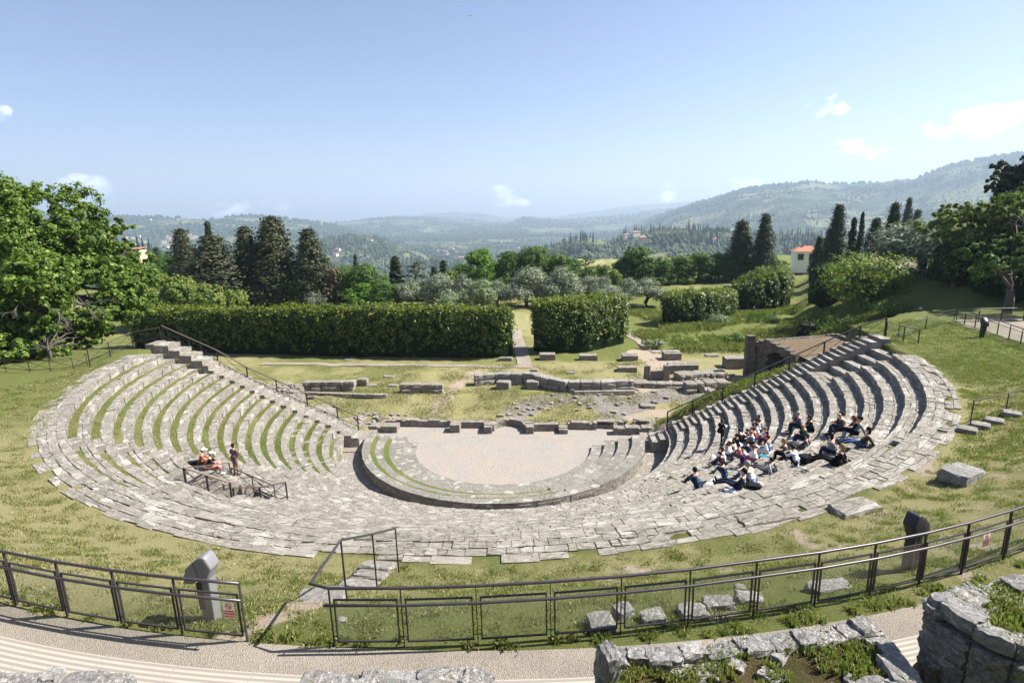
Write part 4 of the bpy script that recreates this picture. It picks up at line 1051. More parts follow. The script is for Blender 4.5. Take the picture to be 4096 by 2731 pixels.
# ---------------------------------------------------------------- foreground masonry by the camera
def rubble_top(name,lab,poly,ztop,zbot,mt,seed=0,edge=.3,soil=True,plants=200):
    "thick old wall with irregular cap stones round a soil and moss core; poly = outline on the top"
    pts=[Vector((p[0],p[1],0)) for p in poly]; c=sum(pts,Vector())/len(pts); e=thing(name,lab,'old wall',(c.x,c.y,0)); rng=random.Random(seed)
    pts=[p-c for p in pts]; n=len(pts)
    core=MB(); ins=[p*.93 for p in pts]; core.add([(p.x,p.y,zbot) for p in ins]+[(p.x,p.y,ztop-.17) for p in ins],[tuple(range(n,2*n))]+[(i,(i+1)%n,n+(i+1)%n,n+i) for i in range(n)]); core.build('core',M['earth'],e)
    caps=MB(); face=MB()
    for i in range(n):
        a,b_=pts[i],pts[(i+1)%n]; L=(b_-a).length; d=(b_-a).normalized(); an=math.atan2(d.y,d.x); inw=Vector((-d.y,d.x,0)); inw=inw if inw.dot(-a-b_)>0 else -inw; s=0
        while s<L-.05:
            l=min(rng.uniform(.22,.5),L-s); dep=rng.uniform(.2,.34); p=a+d*(s+l/2)+inw*(dep/2-.05)
            caps.rock((p.x,p.y,ztop-.05+rng.uniform(-.03,.05)),(l*1.06,dep,rng.uniform(.14,.22)),an+rng.uniform(-.08,.08),.13,5); s+=l
        z=ztop-.2
        while z>zbot:
            hh=rng.uniform(.13,.24); s=0
            while s<L-.03:
                l=min(rng.uniform(.2,.55),L-s); p=a+d*(s+l/2)+inw*.1; face.rock((p.x,p.y,z-hh/2),(l*1.05,.36+rng.uniform(-.04,.05),hh*1.12),an,.10,4); s+=l
            z-=hh
    caps.build('cap_stones',M[mt],e); face.build('facing_stones',M[mt],e)
    def inside(x,y):
        k=False
        for i in range(n):
            a,b_=pts[i],pts[i-1]
            if (a.y>y)!=(b_.y>y) and x<(b_.x-a.x)*(y-a.y)/(b_.y-a.y)+a.x: k=not k
        return k
    xs_=[p.x for p in pts]; ys_=[p.y for p in pts]
    mid=MB()
    for _ in range(int(edge*100)):
        x,y=rng.uniform(min(xs_),max(xs_)),rng.uniform(min(ys_),max(ys_))
        if inside(x,y): mid.rock((x,y,ztop-.08),(rng.uniform(.1,.32),rng.uniform(.1,.25),.12),rng.uniform(0,3),.15,4)
    mid.build('inner_stones',M[mt],e)
    if soil:
        st=.06; gx=np.arange(min(xs_),max(xs_),st); gy=np.arange(min(ys_),max(ys_),st); VV={};Vl=[];Q=[]
        def vid(i,j):
            if (i,j) not in VV: VV[(i,j)]=len(Vl); Vl.append((gx[i],gy[j],ztop-.05+float(fbm(np.array([gx[i]*3.1+seed]),np.array([gy[j]*3.1]),3)[0]-.5)*.16))
            return VV[(i,j)]
        for i in range(len(gx)-1):
            for j in range(len(gy)-1):
                if inside(gx[i]+st/2,gy[j]+st/2): Q.append((vid(i,j),vid(i+1,j),vid(i+1,j+1),vid(i,j+1)))
        npmesh('soil',Vl,Q,M['moss'],e,True)
        bl=[];
        for _ in range(plants*60):
            x,y=rng.uniform(min(xs_),max(xs_)),rng.uniform(min(ys_),max(ys_))
            if not inside(x,y) or fbm(np.array([x*3+seed]),np.array([y*3]),3)[0]<.42: continue
            h=rng.uniform(.02,.09); a=rng.uniform(0,6.3); w=rng.uniform(.006,.016); lx,ly=math.cos(a),math.sin(a); bx,by=rng.uniform(-.05,.05),rng.uniform(-.05,.05)
            bl.append([(x-lx*w,y-ly*w,ztop-.08),(x+lx*w,y+ly*w,ztop-.08),(x+bx*.5+lx*w,y+by*.5+ly*w,ztop-.03+h*.7),(x+bx,y+by,ztop-.03+h)])
        if bl:
            V=np.array(bl).reshape(-1,3); Q=np.arange(len(V)).reshape(-1,4); o=npmesh('weeds',V,Q,M['blade'],e)
    return e
zT=11.4
pl=lambda *q,z=zT:[tuple(P(u,v,z)[:2]) for u,v in q]
rubble_top('old_wall','low broad old wall at the bottom edge, ending left in a pointed stone',pl((1385,1500),(1560,1500),(1700,1470),(1850,1455),(1990,1430),(2040,1480),(2110,1580),(1900,1640),(1380,1640),z=11.2),11.2,9.6,'wallstone',3,.42,True,160)
q=P(1395,1530,11.3); b=MB(); b.rock((0,0,0),(.20,.30,.50),0,.08,6); o=b.build('upright_stone',M['wallstone']); o.location=(q[0],q[1],11.3); o.rotation_euler=(.1,.12,R(20)); tag(o,'pointed lichen covered stone standing at the left end of the low old wall','upright stone')
rubble_top('old_wall','tall dark sided old wall in the lower right corner with earth and weeds on top',pl((2140,1375),(2230,1345),(2360,1330),(2480,1340),(2480,1470),(2330,1480),(2240,1440),z=11.9),11.9,9.3,'wallstone',8,.45,True,110)
rubble_top('old_wall','tips of pale rough stones at the bottom edge, left of the middle',pl((-60,1556),(60,1552),(150,1548),(215,1546),(300,1560),(310,1600),(-60,1620),z=11.3),11.3,9.6,'wallstone',13,.2,False)
rubble_top('old_wall','tips of pale rough stones at the middle of the bottom edge',pl((700,1558),(830,1552),(960,1548),(1075,1540),(1128,1556),(1130,1600),(700,1610),z=11.3),11.3,9.6,'wallstone',17,.2,False)
# stones and bank behind the fence
def stone_at(u,v,d,lab,rz=0,j=.08,cat='boulder',name='boulder',z0=9.3,sink=.55,mt='wallstone'):
    q=D(u,v,z0); b=MB(); b.rock((0,0,0),d,0,j,6); o=b.build(name,M[mt]); o.location=(q[0],q[1],q[2]+d[2]*(.5-sink)); o.rotation_euler=(random.uniform(-.1,.1),random.uniform(-.1,.1),R(rz)); tag(o,lab,cat); return o
stone_at(1380,1440,(.46,.42,.42),'blocky pale stone with a dark shadow behind the fourth fence panel right of the gap',12,.06)
stone_at(1432,1412,(.34,.3,.4),'tilted stone half hidden by the fence posts, right of the blocky pale stone',30,.08)
stone_at(1500,1425,(.42,.3,.36),'rough pitted stone at the left end of the dry grass bank behind the fence',8,.1)
stone_at(1590,1412,(.5,.34,.34),'broad rough stone in the dry bank behind the sixth fence panel',5,.1)
stone_at(1650,1392,(.55,.3,.32),'long rough stone in the dry bank left of the seventh fence post',4,.1)
stone_at(1720,1380,(.5,.32,.3),'mossy rough stone in the dry bank, right half of it',0,.1)
stone_at(1905,1352,(.95,.34,.26),'long flat stone lying in the grass behind the right fence',18,.06)
stone_at(1700,1350,(.22,.16,.14),'small pale stone above the dry bank',0,.1)
stone_at(788,1424,(.16,.12,.08),'small white stone in the clover behind the first panel right of the gap',0,.1)
# stone threshold in the gap
q=P(735,1375,9.2); b=MB(); b.rock((0,0,0),(.95,.7,.16),0,.04,4); o=b.build('stone_slab',M['seat_dark']); q=D(737,1375,9.2); o.location=(q[0],q[1],q[2]+.02); o.rotation_euler=(-.08,0,R(8)); tag(o,'flat grey slab in the gap between the two fences','stone slab')
for k,(u,v,l) in enumerate(((845,1345,'lowest'),(872,1322,'middle'),(890,1302,'highest'))):
    q=D(u-20,v,8.6); b=MB(); b.rock((0,0,0),(.85,.6,.16),0,.05,4); o=b.build('stone_slab',M['block']); o.location=(q[0],q[1],q[2]+.02); o.rotation_euler=(-.35,0,R(-8)); tag(o,'rough grey slab under the slim stair handrail, %s of three in the picture'%l,'stone slab')
# ---------------------------------------------------------------- vegetation
def leafquads(C,Nrm,size,rng,asp=.55,droop=0.0):
    "leaf shaped quads at centres C with approx normals"
    n=len(C); Nrm=Nrm/np.maximum(np.linalg.norm(Nrm,axis=1,keepdims=True),1e-6)
    r=rng.randn(n,3); t=np.cross(Nrm,r); t/=np.maximum(np.linalg.norm(t,axis=1,keepdims=True),1e-6); b=np.cross(Nrm,t)
    s=size*(.6+.8*rng.rand(n,1))
    a0=C-t*s; a1=C+b*s*asp; a2=C+t*s-Nrm*s*droop; a3=C-b*s*asp
    V=np.stack([a0,a1,a2,a3],1).reshape(-1,3); return V
def crown_pts(lobes,n,rng,clump=.22,per=26,shell=(.72,1.02),flat=.7,up=.35):
    "clumped points in ellipsoid lobes -> centres, normals"
    w=np.array([(l[3]*l[4]*l[5])**(2/3) for l in lobes]); w/=w.sum(); Cs=[];Ns=[]
    for l,ww in zip(lobes,w):
        c=np.array(l[:3]);rad=np.array(l[3:6]); k=max(3,int(n*ww/per))
        d=rng.randn(k,3); d/=np.linalg.norm(d,axis=1,keepdims=True); 
        rr=shell[0]+(shell[1]-shell[0])*rng.rand(k,1)**.6
        cc=c+d*rad*rr; cr=clump*rad.mean()*(.6+.8*rng.rand(k,1))
        p=rng.randn(k,per,3)*.55; p*=np.array([1,1,flat]); 
        pts=cc[:,None,:]+p*cr[:,None,:]
        nn=p*1.0+d[:,None,:]*.9+np.array([0,0,up])+rng.randn(k,per,3)*.45
        Cs.append(pts.reshape(-1,3));Ns.append(nn.reshape(-1,3))
    return np.concatenate(Cs),np.concatenate(Ns)
def leafmesh(name,V,mt,parent=None):
    Q=np.arange(len(V)).reshape(-1,4); return npmesh(name,V,Q,mt,parent)
M['lf_bright']=leafmat('maple_leaves',(.05,.13,.012),(.12,.25,.022),(.22,.36,.05),.4,.18)
M['lf_maple']=leafmat('great_maple_leaves',(.030,.068,.009),(.105,.175,.018),(.22,.29,.05),.34,.2)
M['lf_hill']=leafmat('hill_tree_leaves',(.05,.085,.02),(.12,.16,.04),(.22,.25,.08),.34,.2)
M['lf_mid']=leafmat('broad_leaves',(.035,.085,.014),(.085,.16,.028),(.15,.22,.05),.32,.15)
M['lf_yellow']=leafmat('young_leaves',(.10,.17,.03),(.20,.27,.05),(.30,.26,.09),.4,.2)
M['lf_olive']=leafmat('olive_leaves',(.12,.145,.09),(.235,.265,.18),(.33,.355,.26),.16,.2)
M['lf_oliveg']=leafmat('green_olive_leaves',(.10,.14,.06),(.20,.25,.12),(.30,.34,.22),.2,.2)
M['lf_cyp']=leafmat('cypress_foliage',(.012,.026,.012),(.034,.055,.022),(.075,.075,.035),.08,.10)
M['lf_cypb']=leafmat('warm_cypress_foliage',(.020,.032,.013),(.050,.058,.025),(.095,.080,.037),.1,.14)
M['lf_cedar']=leafmat('cedar_needles',(.035,.055,.032),(.075,.10,.055),None,.1)
M['lf_laurel']=leafmat('laurel_leaves',(.024,.052,.010),(.075,.12,.022),(.24,.26,.045),.25,.2,.4)
M['lf_tips']=leafmat('laurel_tips',(.13,.17,.02),(.26,.27,.035),(.06,.10,.015),.4,.3,.5)
M['lf_rust']=leafmat('reddish_twigs',(.10,.07,.045),(.20,.14,.10),(.12,.13,.05),.2,.2)
M['lf_red']=leafmat('dry_bush_twigs',(.13,.08,.06),(.22,.15,.11),None,.1)
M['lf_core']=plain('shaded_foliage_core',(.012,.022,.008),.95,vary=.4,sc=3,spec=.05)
def limbs(name,base_r,h,ends,mt,parent,rng,fork=.35,sub=3):
    b=MB(); f=Vector((0,0,h*fork)); b.tube([(0,0,-.3),(rng.uniform(-.05,.05)*h,rng.uniform(-.05,.05)*h,h*fork*.5),f],[base_r*1.25,base_r,base_r*.85],8)
    for e in ends:
        e=Vector(e); m=(f+e)*.5+Vector((rng.uniform(-.08,.08)*h,rng.uniform(-.08,.08)*h,rng.uniform(-.02,.06)*h)); b.tube([f-Vector((0,0,.1)),m,e],[base_r*.6,base_r*.38,base_r*.12],6)
        for _ in range(sub):
            q=m+(e-m)*rng.random(); b.tube([q,q+Vector((rng.uniform(-1,1),rng.uniform(-1,1),rng.uniform(0,.8)))*h*.16],[base_r*.18,base_r*.05],4,False)
    return b.build(name,mt,parent,True)
# prototypes: meshes stored once, each tree is an Empty with its own crown and trunk
PROT={}
def proto(kind,crown_me,trunk_me,w,h,name): PROT.setdefault(kind,[]).append((crown_me,trunk_me,w,h,name))
def grab(o): me=o.data; bpy.data.objects.remove(o); return me
def mk_olive(seed,mt='lf_olive',bushy=False,n=9500):
    r=np.random.RandomState(seed); rg=random.Random(seed); h=5.2; w=6.0; L=[]
    for k in range(9):
        a=k*2.4+r.rand(); q=r.uniform(.8,2.0); L.append((math.cos(a)*q,math.sin(a)*q,r.uniform(1.9,4.0) if not bushy else r.uniform(1.0,3.6),r.uniform(.9,1.35),r.uniform(.9,1.35),r.uniform(.75,1.15)))
    L.append((0,0,4.0,1.3,1.3,1.0))
    C,Nn=crown_pts(L,n,r,.36,18,(.3,1.05),1.0,.3); c=grab(leafmesh('crown',leafquads(C,Nn,.13,r,.38),M[mt]))
    t=grab(limbs('trunk',.24,h,[(l[0]*.8,l[1]*.8,l[2]) for l in L[:6]],M['bark'],None,rg,.28)); proto('olive' if mt=='lf_olive' else 'oliveg',c,t,w,h,'olive_tree')
for s in (1,2,3): mk_olive(s)
for s in (4,5): mk_olive(s,'lf_oliveg',True)
def mk_broad(seed,mt,kind,n=11000,h=9,w=8,name='broadleaf_tree',ls=.17,low=.0,cl=.26):
    r=np.random.RandomState(seed); rg=random.Random(seed); L=[]
    for k in range(13):
        a=k*2.4+r.rand(); z=h*(low+.16+(.92-low-.16)*r.rand()); q=r.uniform(.15,.72)*w/2*(1.05-.55*((z/h-.35)/.65 if z/h>.35 else 0)); s_=r.uniform(.17,.27)*w; L.append((math.cos(a)*q,math.sin(a)*q,min(z,h-s_*.75),s_,s_,s_*.8))
    L.append((0,0,h*.62,w*.28,w*.28,h*.26)); L.append((.2,0,h*.84,w*.2,w*.2,h*.14))
    C,Nn=crown_pts(L,n,r,cl,22,(.6,1.04),.75,.5); c=grab(leafmesh('crown',leafquads(C,Nn,ls,r,.6),M[mt]))
    t=grab(limbs('trunk',.28,h,[(l[0]*.8,l[1]*.8,l[2]) for l in L[:7]],M['bark'],None,rg,.25)); proto(kind,c,t,w,h,name)
for s in (11,12,13): mk_broad(s,'lf_mid','broad')
for s in (14,15): mk_broad(s,'lf_bright','bright')
for s in (16,17): mk_broad(s,'lf_yellow','yellow',6500,7,7,ls=.20)
mk_broad(18,'lf_rust','rust',6000,7,6,'evergreen_oak')
def mk_cyp(seed,kind,mt,w,h,n,broad=False,name='cypress',ls=.22):
    r=np.random.RandomState(seed); rg=random.Random(seed); C=[];Nn=[]
    k=int(n/22); u=r.rand(k)**.8; z=h*(.03+.97*u)
    if broad: prof=np.interp(z/h,[0,.12,.35,.6,.85,1],[.75,1,.92,.66,.34,.05])
    else: prof=np.interp(z/h,[0,.1,.4,.75,1],[.6,.95,1,.62,.04])
    a=r.rand(k)*6.283; lump=1+.28*(fbm(a*1.1+seed,z*.55,2)-.5)*2 if broad else 1+.1*(r.rand(k)-.5)
    rad=w/2*prof*lump*(.72+.3*r.rand(k))
    cc=np.stack([np.cos(a)*rad,np.sin(a)*rad,z],1); d=np.stack([np.cos(a),np.sin(a),np.full(k,.35)],1)
    cr=(.09*w+.12)*(.6+.8*r.rand(k,1)) if broad else (.10*w+.06)*np.ones((k,1))
    p=r.randn(k,22,3)*.6; p*=np.array([1,1,.75 if broad else 1.4]); pts=cc[:,None]+p*cr[:,None]
    nn=p*.6+d[:,None]*1.0+r.randn(k,22,3)*.5
    V=leafquads(pts.reshape(-1,3),nn.reshape(-1,3),ls,r,.5)
    # inner mass
    b=MB(); m=10; zs=np.linspace(.02*h,.95*h,9); pr=np.interp(zs/h,[0,.12,.35,.6,.85,1],[.6,.8,.7,.5,.24,.02])*w/2*.82
    vs=[(math.cos(2*math.pi*j/m)*q*(1+.12*rg.random()),math.sin(2*math.pi*j/m)*q*(1+.12*rg.random()),zz) for zz,q in zip(zs,pr) for j in range(m)]
    Q=np.concatenate([np.arange(len(V)).reshape(-1,4),np.array([(i*m+j,i*m+(j+1)%m,(i+1)*m+(j+1)%m,(i+1)*m+j) for i in range(8) for j in range(m)])+len(V)])
    c=grab(npmesh('crown',np.concatenate([V,np.array(vs)]),Q,M[mt]))
    b=MB(); b.tube([(0,0,-.3),(0,0,h*.5),(0,0,h*.9)],[.05*w+.08,.03*w+.05,.03],7); t=grab(b.build('trunk',M['bark'])); proto(kind,c,t,w,h,name)
for s in (21,22,23): mk_cyp(s,'cypb','lf_cypb',6,15,9000,True)
for s in (24,25,26): mk_cyp(s,'cyp','lf_cyp',5,15,8000,True)
for s in (27,28): mk_cyp(s,'thin','lf_cyp',1.6,13,4200)
def mk_cedar(seed,n=5200):
    r=np.random.RandomState(seed); rg=random.Random(seed); h=9; L=[]
    for k in range(16):
        a=k*2.4; z=2.2+6.3*k/16; q=(1-.65*k/16)*3.0; L.append((math.cos(a)*q,math.sin(a)*q,z,1.7*(1-.4*k/16),1.3,.26))
    C,Nn=crown_pts(L,n,r,.3,18,(.3,1.05),.5,.9); c=grab(leafmesh('crown',leafquads(C,Nn,.16,r,.4,.4),M['lf_cedar']))
    b=MB(); b.tube([(0,0,-.3),(0,0,5),(.2,0,8.8)],[.3,.2,.05],7)
    for l in L: b.tube([(0,0,l[2]-.5),(l[0],l[1],l[2])],[.12,.03],5,False)
    t=grab(b.build('trunk',M['bark'])); proto('cedar',c,t,8,9,'cedar')
mk_cedar(31)
cnt={}
def plant(kind,u,vb,vt,wpx,label,z=None,cat='tree',group=None,dz=0.0,pos=None,name=None):
    p=np.array(D(u,vb,z if z is not None else .7)) if pos is None else np.array(pos); wpx=wpx*(1.28 if kind=='cypb' else 1.15 if kind=='broad' else 1.32 if kind in('olive','oliveg') else 1.0)
    dp=depth(p); tp=top_at(p,vt); h=tp[2]-p[2]; w=wpx/1294*dp
    i=cnt.get(kind,0); cnt[kind]=i+1; c,t,w0,h0,nm=PROT[kind][i%len(PROT[kind])]
    e=thing(name or nm,label,cat,(p[0],p[1],p[2]-.05+dz),random.uniform(0,6.28),group,(w/w0,w/w0,h/h0))
    for me,n2 in ((c,'crown'),(t,'trunk')):
        o=bpy.data.objects.new(n2,me); COL.objects.link(o); o.parent=e
    return e
GO='olive trees in the meadow beyond the hedges'
for a in ((1210,703,610,100,'rounded grey olive with a bare forked trunk in the open between two hedges'),
 (1290,702,612,100,'tall pale olive tree right behind the left end of the freestanding hedge'),
 (1250,690,650,50,'small olive tree half hidden between the two larger olives at the gap'),
 (1352,682,632,58,'olive tree behind the middle of the freestanding hedge, left of the leaning one'),
 (1388,690,632,52,'olive tree just right behind the freestanding hedge'),
 (1405,712,655,78,'low bushy olive tree peeping over the right end of the freestanding hedge'),
 (1442,688,636,50,'small grey olive in the back between bushy and leaning olives'),
 (1487,703,636,88,'grey olive with a leaning dark trunk on the lawn right of the freestanding hedge'),
 (945,702,641,58,'small round olive tree with a short stem above the long hedge'),
 (1010,700,625,78,'large spreading grey olive tree above the long hedge, left of the bright green tree'),
 (1065,696,628,60,'olive tree right in front of the bright green tree'),
 (727,708,668,54,'low silvery olive bush above the long hedge at the foot of the cypresses'),
 (578,702,676,34,'tiny silvery olive bush between the two cypress groups'),
 (1145,706,640,56,'grey olive tree right of the bright green tree, near the gap')):
    plant('olive',*a,group=GO)
for a in ((1048,712,668,72,'greenish bushy olive resting on the hedge top left of the gap'),
 (1108,712,636,76,'greenish olive with dark boughs directly below the bright green tree'),(1365,665,640,40,'faint greenish olive far back in the meadow')):
    plant('oliveg',*a,group=GO)
for a in ((1105,690,574,112,'bright green maple rising above the olives in the middle'),(838,706,648,92,'bright leafy young tree poking over the long hedge')):
    plant('bright',*a)
GB_='broadleaf trees along the far edge of the meadow'
for a in ((848,700,603,100,'dark green broadleaf tree behind the bright young tree above the long hedge'),(800,702,612,66,'dull green broadleaf tree left of the bright young tree'),(886,704,645,64,'dark leafy tree right beside the bright young tree'),
 (1178,672,573,80,'green tree at the left end of the far tree line, right of the maple'),(1228,672,566,86,'tallest green tree of the far line left of the cedar'),(1285,668,580,84,'rounded green tree next left of the cedar'),
 (1465,655,562,88,'tall dark green tree standing free, left end of the right tree line'),(1424,655,600,46,'low green tree at the foot of the tall dark one'),(1517,655,588,62,'first yellowish green tree right of the tall dark tree'),
 (1556,652,584,70,'second yellowish green tree right of the tall dark tree'),(1603,648,580,78,'widest yellowish green tree right of the tall dark tree'),(1652,645,578,60,'green tree just left of the twin cypresses'),(1762,645,575,60,'green tree just right of the twin cypresses'),
 (395,680,585,90,'hazy green tree behind the walnut bushes, left of the cypresses'),(355,690,600,80,'dark green tree showing beside the great maple'),(1145,660,600,50,'dull tree tucked behind the maple')):
    plant('broad',*a,group=GB_)
for a in ((772,704,612,62,'reddish brown evergreen right of the last left cypress'),(808,690,612,50,'small reddish evergreen behind the dull green tree')): plant('rust',*a)
for a in ((958,690,594,76,'ragged cedar left of the thin dark conifer group'),(1345,655,583,74,'dark drooping cedar standing alone left of the freestanding tree')): plant('cedar',*a)
GC_='broad old cypresses on the left'
for a in ((440,705,530,62,'leftmost broad cypress behind the walnut bushes'),(508,712,545,118,'widest dark cypress with a drooping skirt'),(583,704,524,68,'cypress with a double pointed top between the widest and the tallest'),(645,702,502,92,'tallest broad cypress of the left group'),(725,702,530,76,'rightmost of the tall left cypresses, standing a little apart'),(613,704,560,60,'lower cypress tucked between double topped and tallest ones')):
    plant('cypb',*a,group=GC_)
for a in ((500,680,511,24,'slender dark cypress spire rising behind the widest cypress'),(432,690,530,20,'thin cypress tip behind the leftmost broad cypress'),(822,660,586,13,'tiny thin cypress spike above the dull green tree'),(914,692,590,32,'small dark conifer left of the ragged cedar'),(1021,662,599,24,'small dark conifer tip above the spreading olive'),(1000,664,612,22,'low dark conifer right of the ragged cedar')):
    plant('thin',*a)
GR_='dark cypresses on the right hillside'
for a in ((1697,645,510,66,'left one of the twin dark cypresses beside the fence'),(1749,645,494,52,'right and pointed one of the twin dark cypresses'),(1876,640,546,40,'low cypress directly right of the white house'),(1912,640,474,52,'tallest cypress of the right group'),
 (2000,632,503,52,'blunt cypress right of the two slender spires'),(2039,620,468,46,'big cypress in the middle of the right hand trio'),(2070,610,459,30,'pointed cypress of the right hand trio'),(2094,600,484,36,'smallest cypress of the right hand trio'),(1895,640,530,30,'narrow cypress leaning on the tallest one')):
    plant('cyp',*a,group=GR_,z=1)
for a in ((1948,640,502,20,'slender dark spire next to the tallest right cypress'),(1966,640,489,14,'thinnest green spire of the right cypress group')): plant('thin',*a,group=GR_,z=1)
# far small conifers left
for a in ((370,640,570,30,'first dark conifer of the hazy left background'),(395,640,578,26,'second dark conifer of the hazy left background'),(345,640,575,24,'dark conifer nearest the great maple in the background'),(420,650,575,26,'conifer just left of the broad cypresses')): plant('cyp',*a,z=0)
belt=[(755,702,640,60),(905,700,652,60),(930,690,640,50),(985,690,645,60),(1040,672,620,60),(1070,665,605,60),(1150,668,592,60),(1200,662,590,70),(1255,664,584,70),(1310,662,592,66),(1385,664,606,50),(1440,655,592,60),(1490,655,588,60),(1535,653,596,54),(1580,650,592,60),(1625,648,594,60),(1672,646,592,50),(1725,645,590,60),(1790,642,596,50),(1350,672,610,50),(1410,668,618,50)]
BW=['far left end','second','third','fourth','fifth','sixth','seventh','eighth','ninth','tenth','eleventh','twelfth','thirteenth','fourteenth','fifteenth','sixteenth','seventeenth','eighteenth','nineteenth','twentieth','last']
for k,a in enumerate(sorted(belt)): plant('broad' if k%4 else 'yellow',*a,'leafy background tree in the belt behind the olives, %s from the left'%BW[k],group='leafy trees in the belt behind the olives')
RB=[(420,700,610,80),(470,705,620,70),(545,704,625,60),(685,704,640,60),(615,706,640,50)]
for k,a in enumerate(RB): plant('broad',*a,'dull bush growing between the left cypresses, %s from the left'%BW[k] if k else 'dull bush leftmost between the left cypresses',group='bushes between the left cypresses')
# yellowish walnut bushes left above the hedge
GW='yellowish walnut bushes left of the long hedge'
for a in ((348,780,640,100,'walnut bush right beside the great maple'),(395,775,628,100,'second walnut bush from the great maple'),(440,775,632,110,'walnut bush below the leftmost broad cypress'),(500,775,650,110,'walnut bush below the widest cypress'),(548,770,668,90,'last and lowest walnut bush, touching the hedge'),(330,790,690,90,'low walnut bush at the hedge end')):
    p=P(a[0],a[1],1.0); q=CAM+(p-CAM)*1.13; q[2]=.9; plant('yellow',*a,group=GW,pos=q)
# hedges
def hedge(name,lab,pts,w,h,n,ls=.15,round_=.5,tips=.25,rough=.30):
    "pts: centre line in world xy; h list"
    r=np.random.RandomState(len(lab)); q=[np.array(p,float) for p in pts]; e=thing(name,lab,'hedge',(q[0][0],q[0][1],Hs(*q[0][:2]))); o=np.array(e.location)
    seg=[np.hypot(*(c-a)) for a,c in zip(q[:-1],q[1:])]; Lt=sum(seg); cum=np.concatenate([[0],np.cumsum(seg)]); hh=np.array(h if isinstance(h,(list,tuple)) else [h]*len(q)); ww=np.array(w if isinstance(w,(list,tuple)) else [w]*len(q))
    qa=np.array(q)
    def at(s): return np.stack([np.interp(s,cum,qa[:,0]),np.interp(s,cum,qa[:,1])],-1)
    def surf(s,a,sc):
        "point on the superellipse section; a 0..pi from front foot over the top to the back foot"
        c=at(s); d=at(np.minimum(s+.05,Lt))-at(np.maximum(s-.05,0)); d/=np.linalg.norm(d,axis=1,keepdims=True); nn=np.stack([d[:,1],-d[:,0]],1)
        H_=np.interp(s,cum,hh); W_=np.interp(s,cum,ww)
        endf=np.clip(np.minimum(s,Lt-s)/(W_*.5),0,1); endf=(1-(1-endf)**2.6)**.4; 
        bump=1+rough*(fbm(s*.9,a*2.2+W_*0,3)-.5)+.05*(fbm(s*3,a*6,2)-.5)
        ca,sa=np.cos(a),np.sin(a); k=.42; X=np.sign(ca)*np.abs(ca)**k*W_/2*endf*bump*sc; Z=np.abs(sa)**k*H_*(.9+.1*endf)*(.5+.5*bump)*sc
        g=H(c[:,0],c[:,1]); P3=np.concatenate([c+nn*X[:,None],(g+Z)[:,None]],1)
        N3=np.stack([nn[:,0]*ca,nn[:,1]*ca,sa*.8],1); return P3,N3
    per=16; k=n//per; s=r.rand(k)*Lt; s=np.where(r.rand(k)<.12,np.where(r.rand(k)<.5,r.rand(k)**2*w if not isinstance(w,(list,tuple)) else r.rand(k)**2*w[0],Lt-r.rand(k)**2*(w if not isinstance(w,(list,tuple)) else w[-1])),s); s=np.clip(s,0.02,Lt-.02)
    a=np.concatenate([r.rand(int(k*.62))*1.25,1.1+r.rand(k-int(k*.62))*2.04])
    C,Nn=surf(s,a,.93+.09*r.rand(k))
    cr=.20+.18*r.rand(k,1); p=r.randn(k,per,3)*.6; pts3=C[:,None]+p*cr[:,None]; nv=p*.7+Nn[:,None]+r.randn(k,per,3)*.55+np.array([0,0,.3])
    top=(r.rand(k)<np.clip((a-.62)*1.9,0.05,1)*.60)
    for msk,nm,mt in ((~top,'foliage','lf_laurel'),(top,'young_tips','lf_tips')):
        cc=pts3[msk].reshape(-1,3)-o; vv=nv[msk].reshape(-1,3)
        if nm=='young_tips': vv=vv*.4+r.randn(*vv.shape)*.8; cc=cc+np.array([0,0,.08])
        leafmesh(nm,leafquads(cc,vv,ls,r,.42),M[mt],e)
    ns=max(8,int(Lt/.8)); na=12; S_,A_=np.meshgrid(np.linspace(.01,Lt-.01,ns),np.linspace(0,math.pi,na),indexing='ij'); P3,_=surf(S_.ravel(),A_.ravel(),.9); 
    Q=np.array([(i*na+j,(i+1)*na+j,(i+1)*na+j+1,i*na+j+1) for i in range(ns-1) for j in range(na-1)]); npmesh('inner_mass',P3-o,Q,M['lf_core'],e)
    return e
hb=lambda u,v,z=.9:P(u,v,z)[:2]
def off(p,d): return np.array([p[0],p[1]])+np.array([0,d])
hedge('laurel_hedge','very long tall laurel hedge behind the stage, left part up to the narrow shaded slot',[off(hb(300,805),1.8),off(hb(560,816),1.7),off(hb(818,821),1.6)],3.2,[5.3,5.3,5.5],34000)
hedge('laurel_hedge','tall laurel hedge from the narrow shaded slot to the paved path gap',[off(hb(803,821),1.7),off(hb(1000,824),1.6),off(hb(1176,824),1.5)],3.2,[5.5,5.5,5.3],26000)
hedge('laurel_hedge','freestanding rounded laurel hedge right of the paved path gap',[off(hb(1226,815),1.6),off(hb(1320,812),1.7),off(hb(1430,790),1.4)],3.6,[5.6,5.9,5.6],19000,rough=.3)
hedge('laurel_hedge','dark laurel hedge climbing away on the right, its near end low and rounded',[np.array(hb(1528,752))+np.array([0,1.5]),np.array(hb(1590,748))+np.array([1,1.8]),np.array(hb(1668,728))+np.array([.6,1.5])],[4.0,4.2,4.0],[3.9,4.4,3.8],13000,rough=.35)
hedge('laurel_hedge','larger round laurel mass at the far end of the climbing right hedge',[np.array(hb(1680,722))+np.array([1,2]),np.array(hb(1745,716))+np.array([1.5,2.]),np.array(hb(1812,700))+np.array([-1,2])],[3.8,5.5,5.0],[4.2,6.2,5.6],14000,rough=.35)
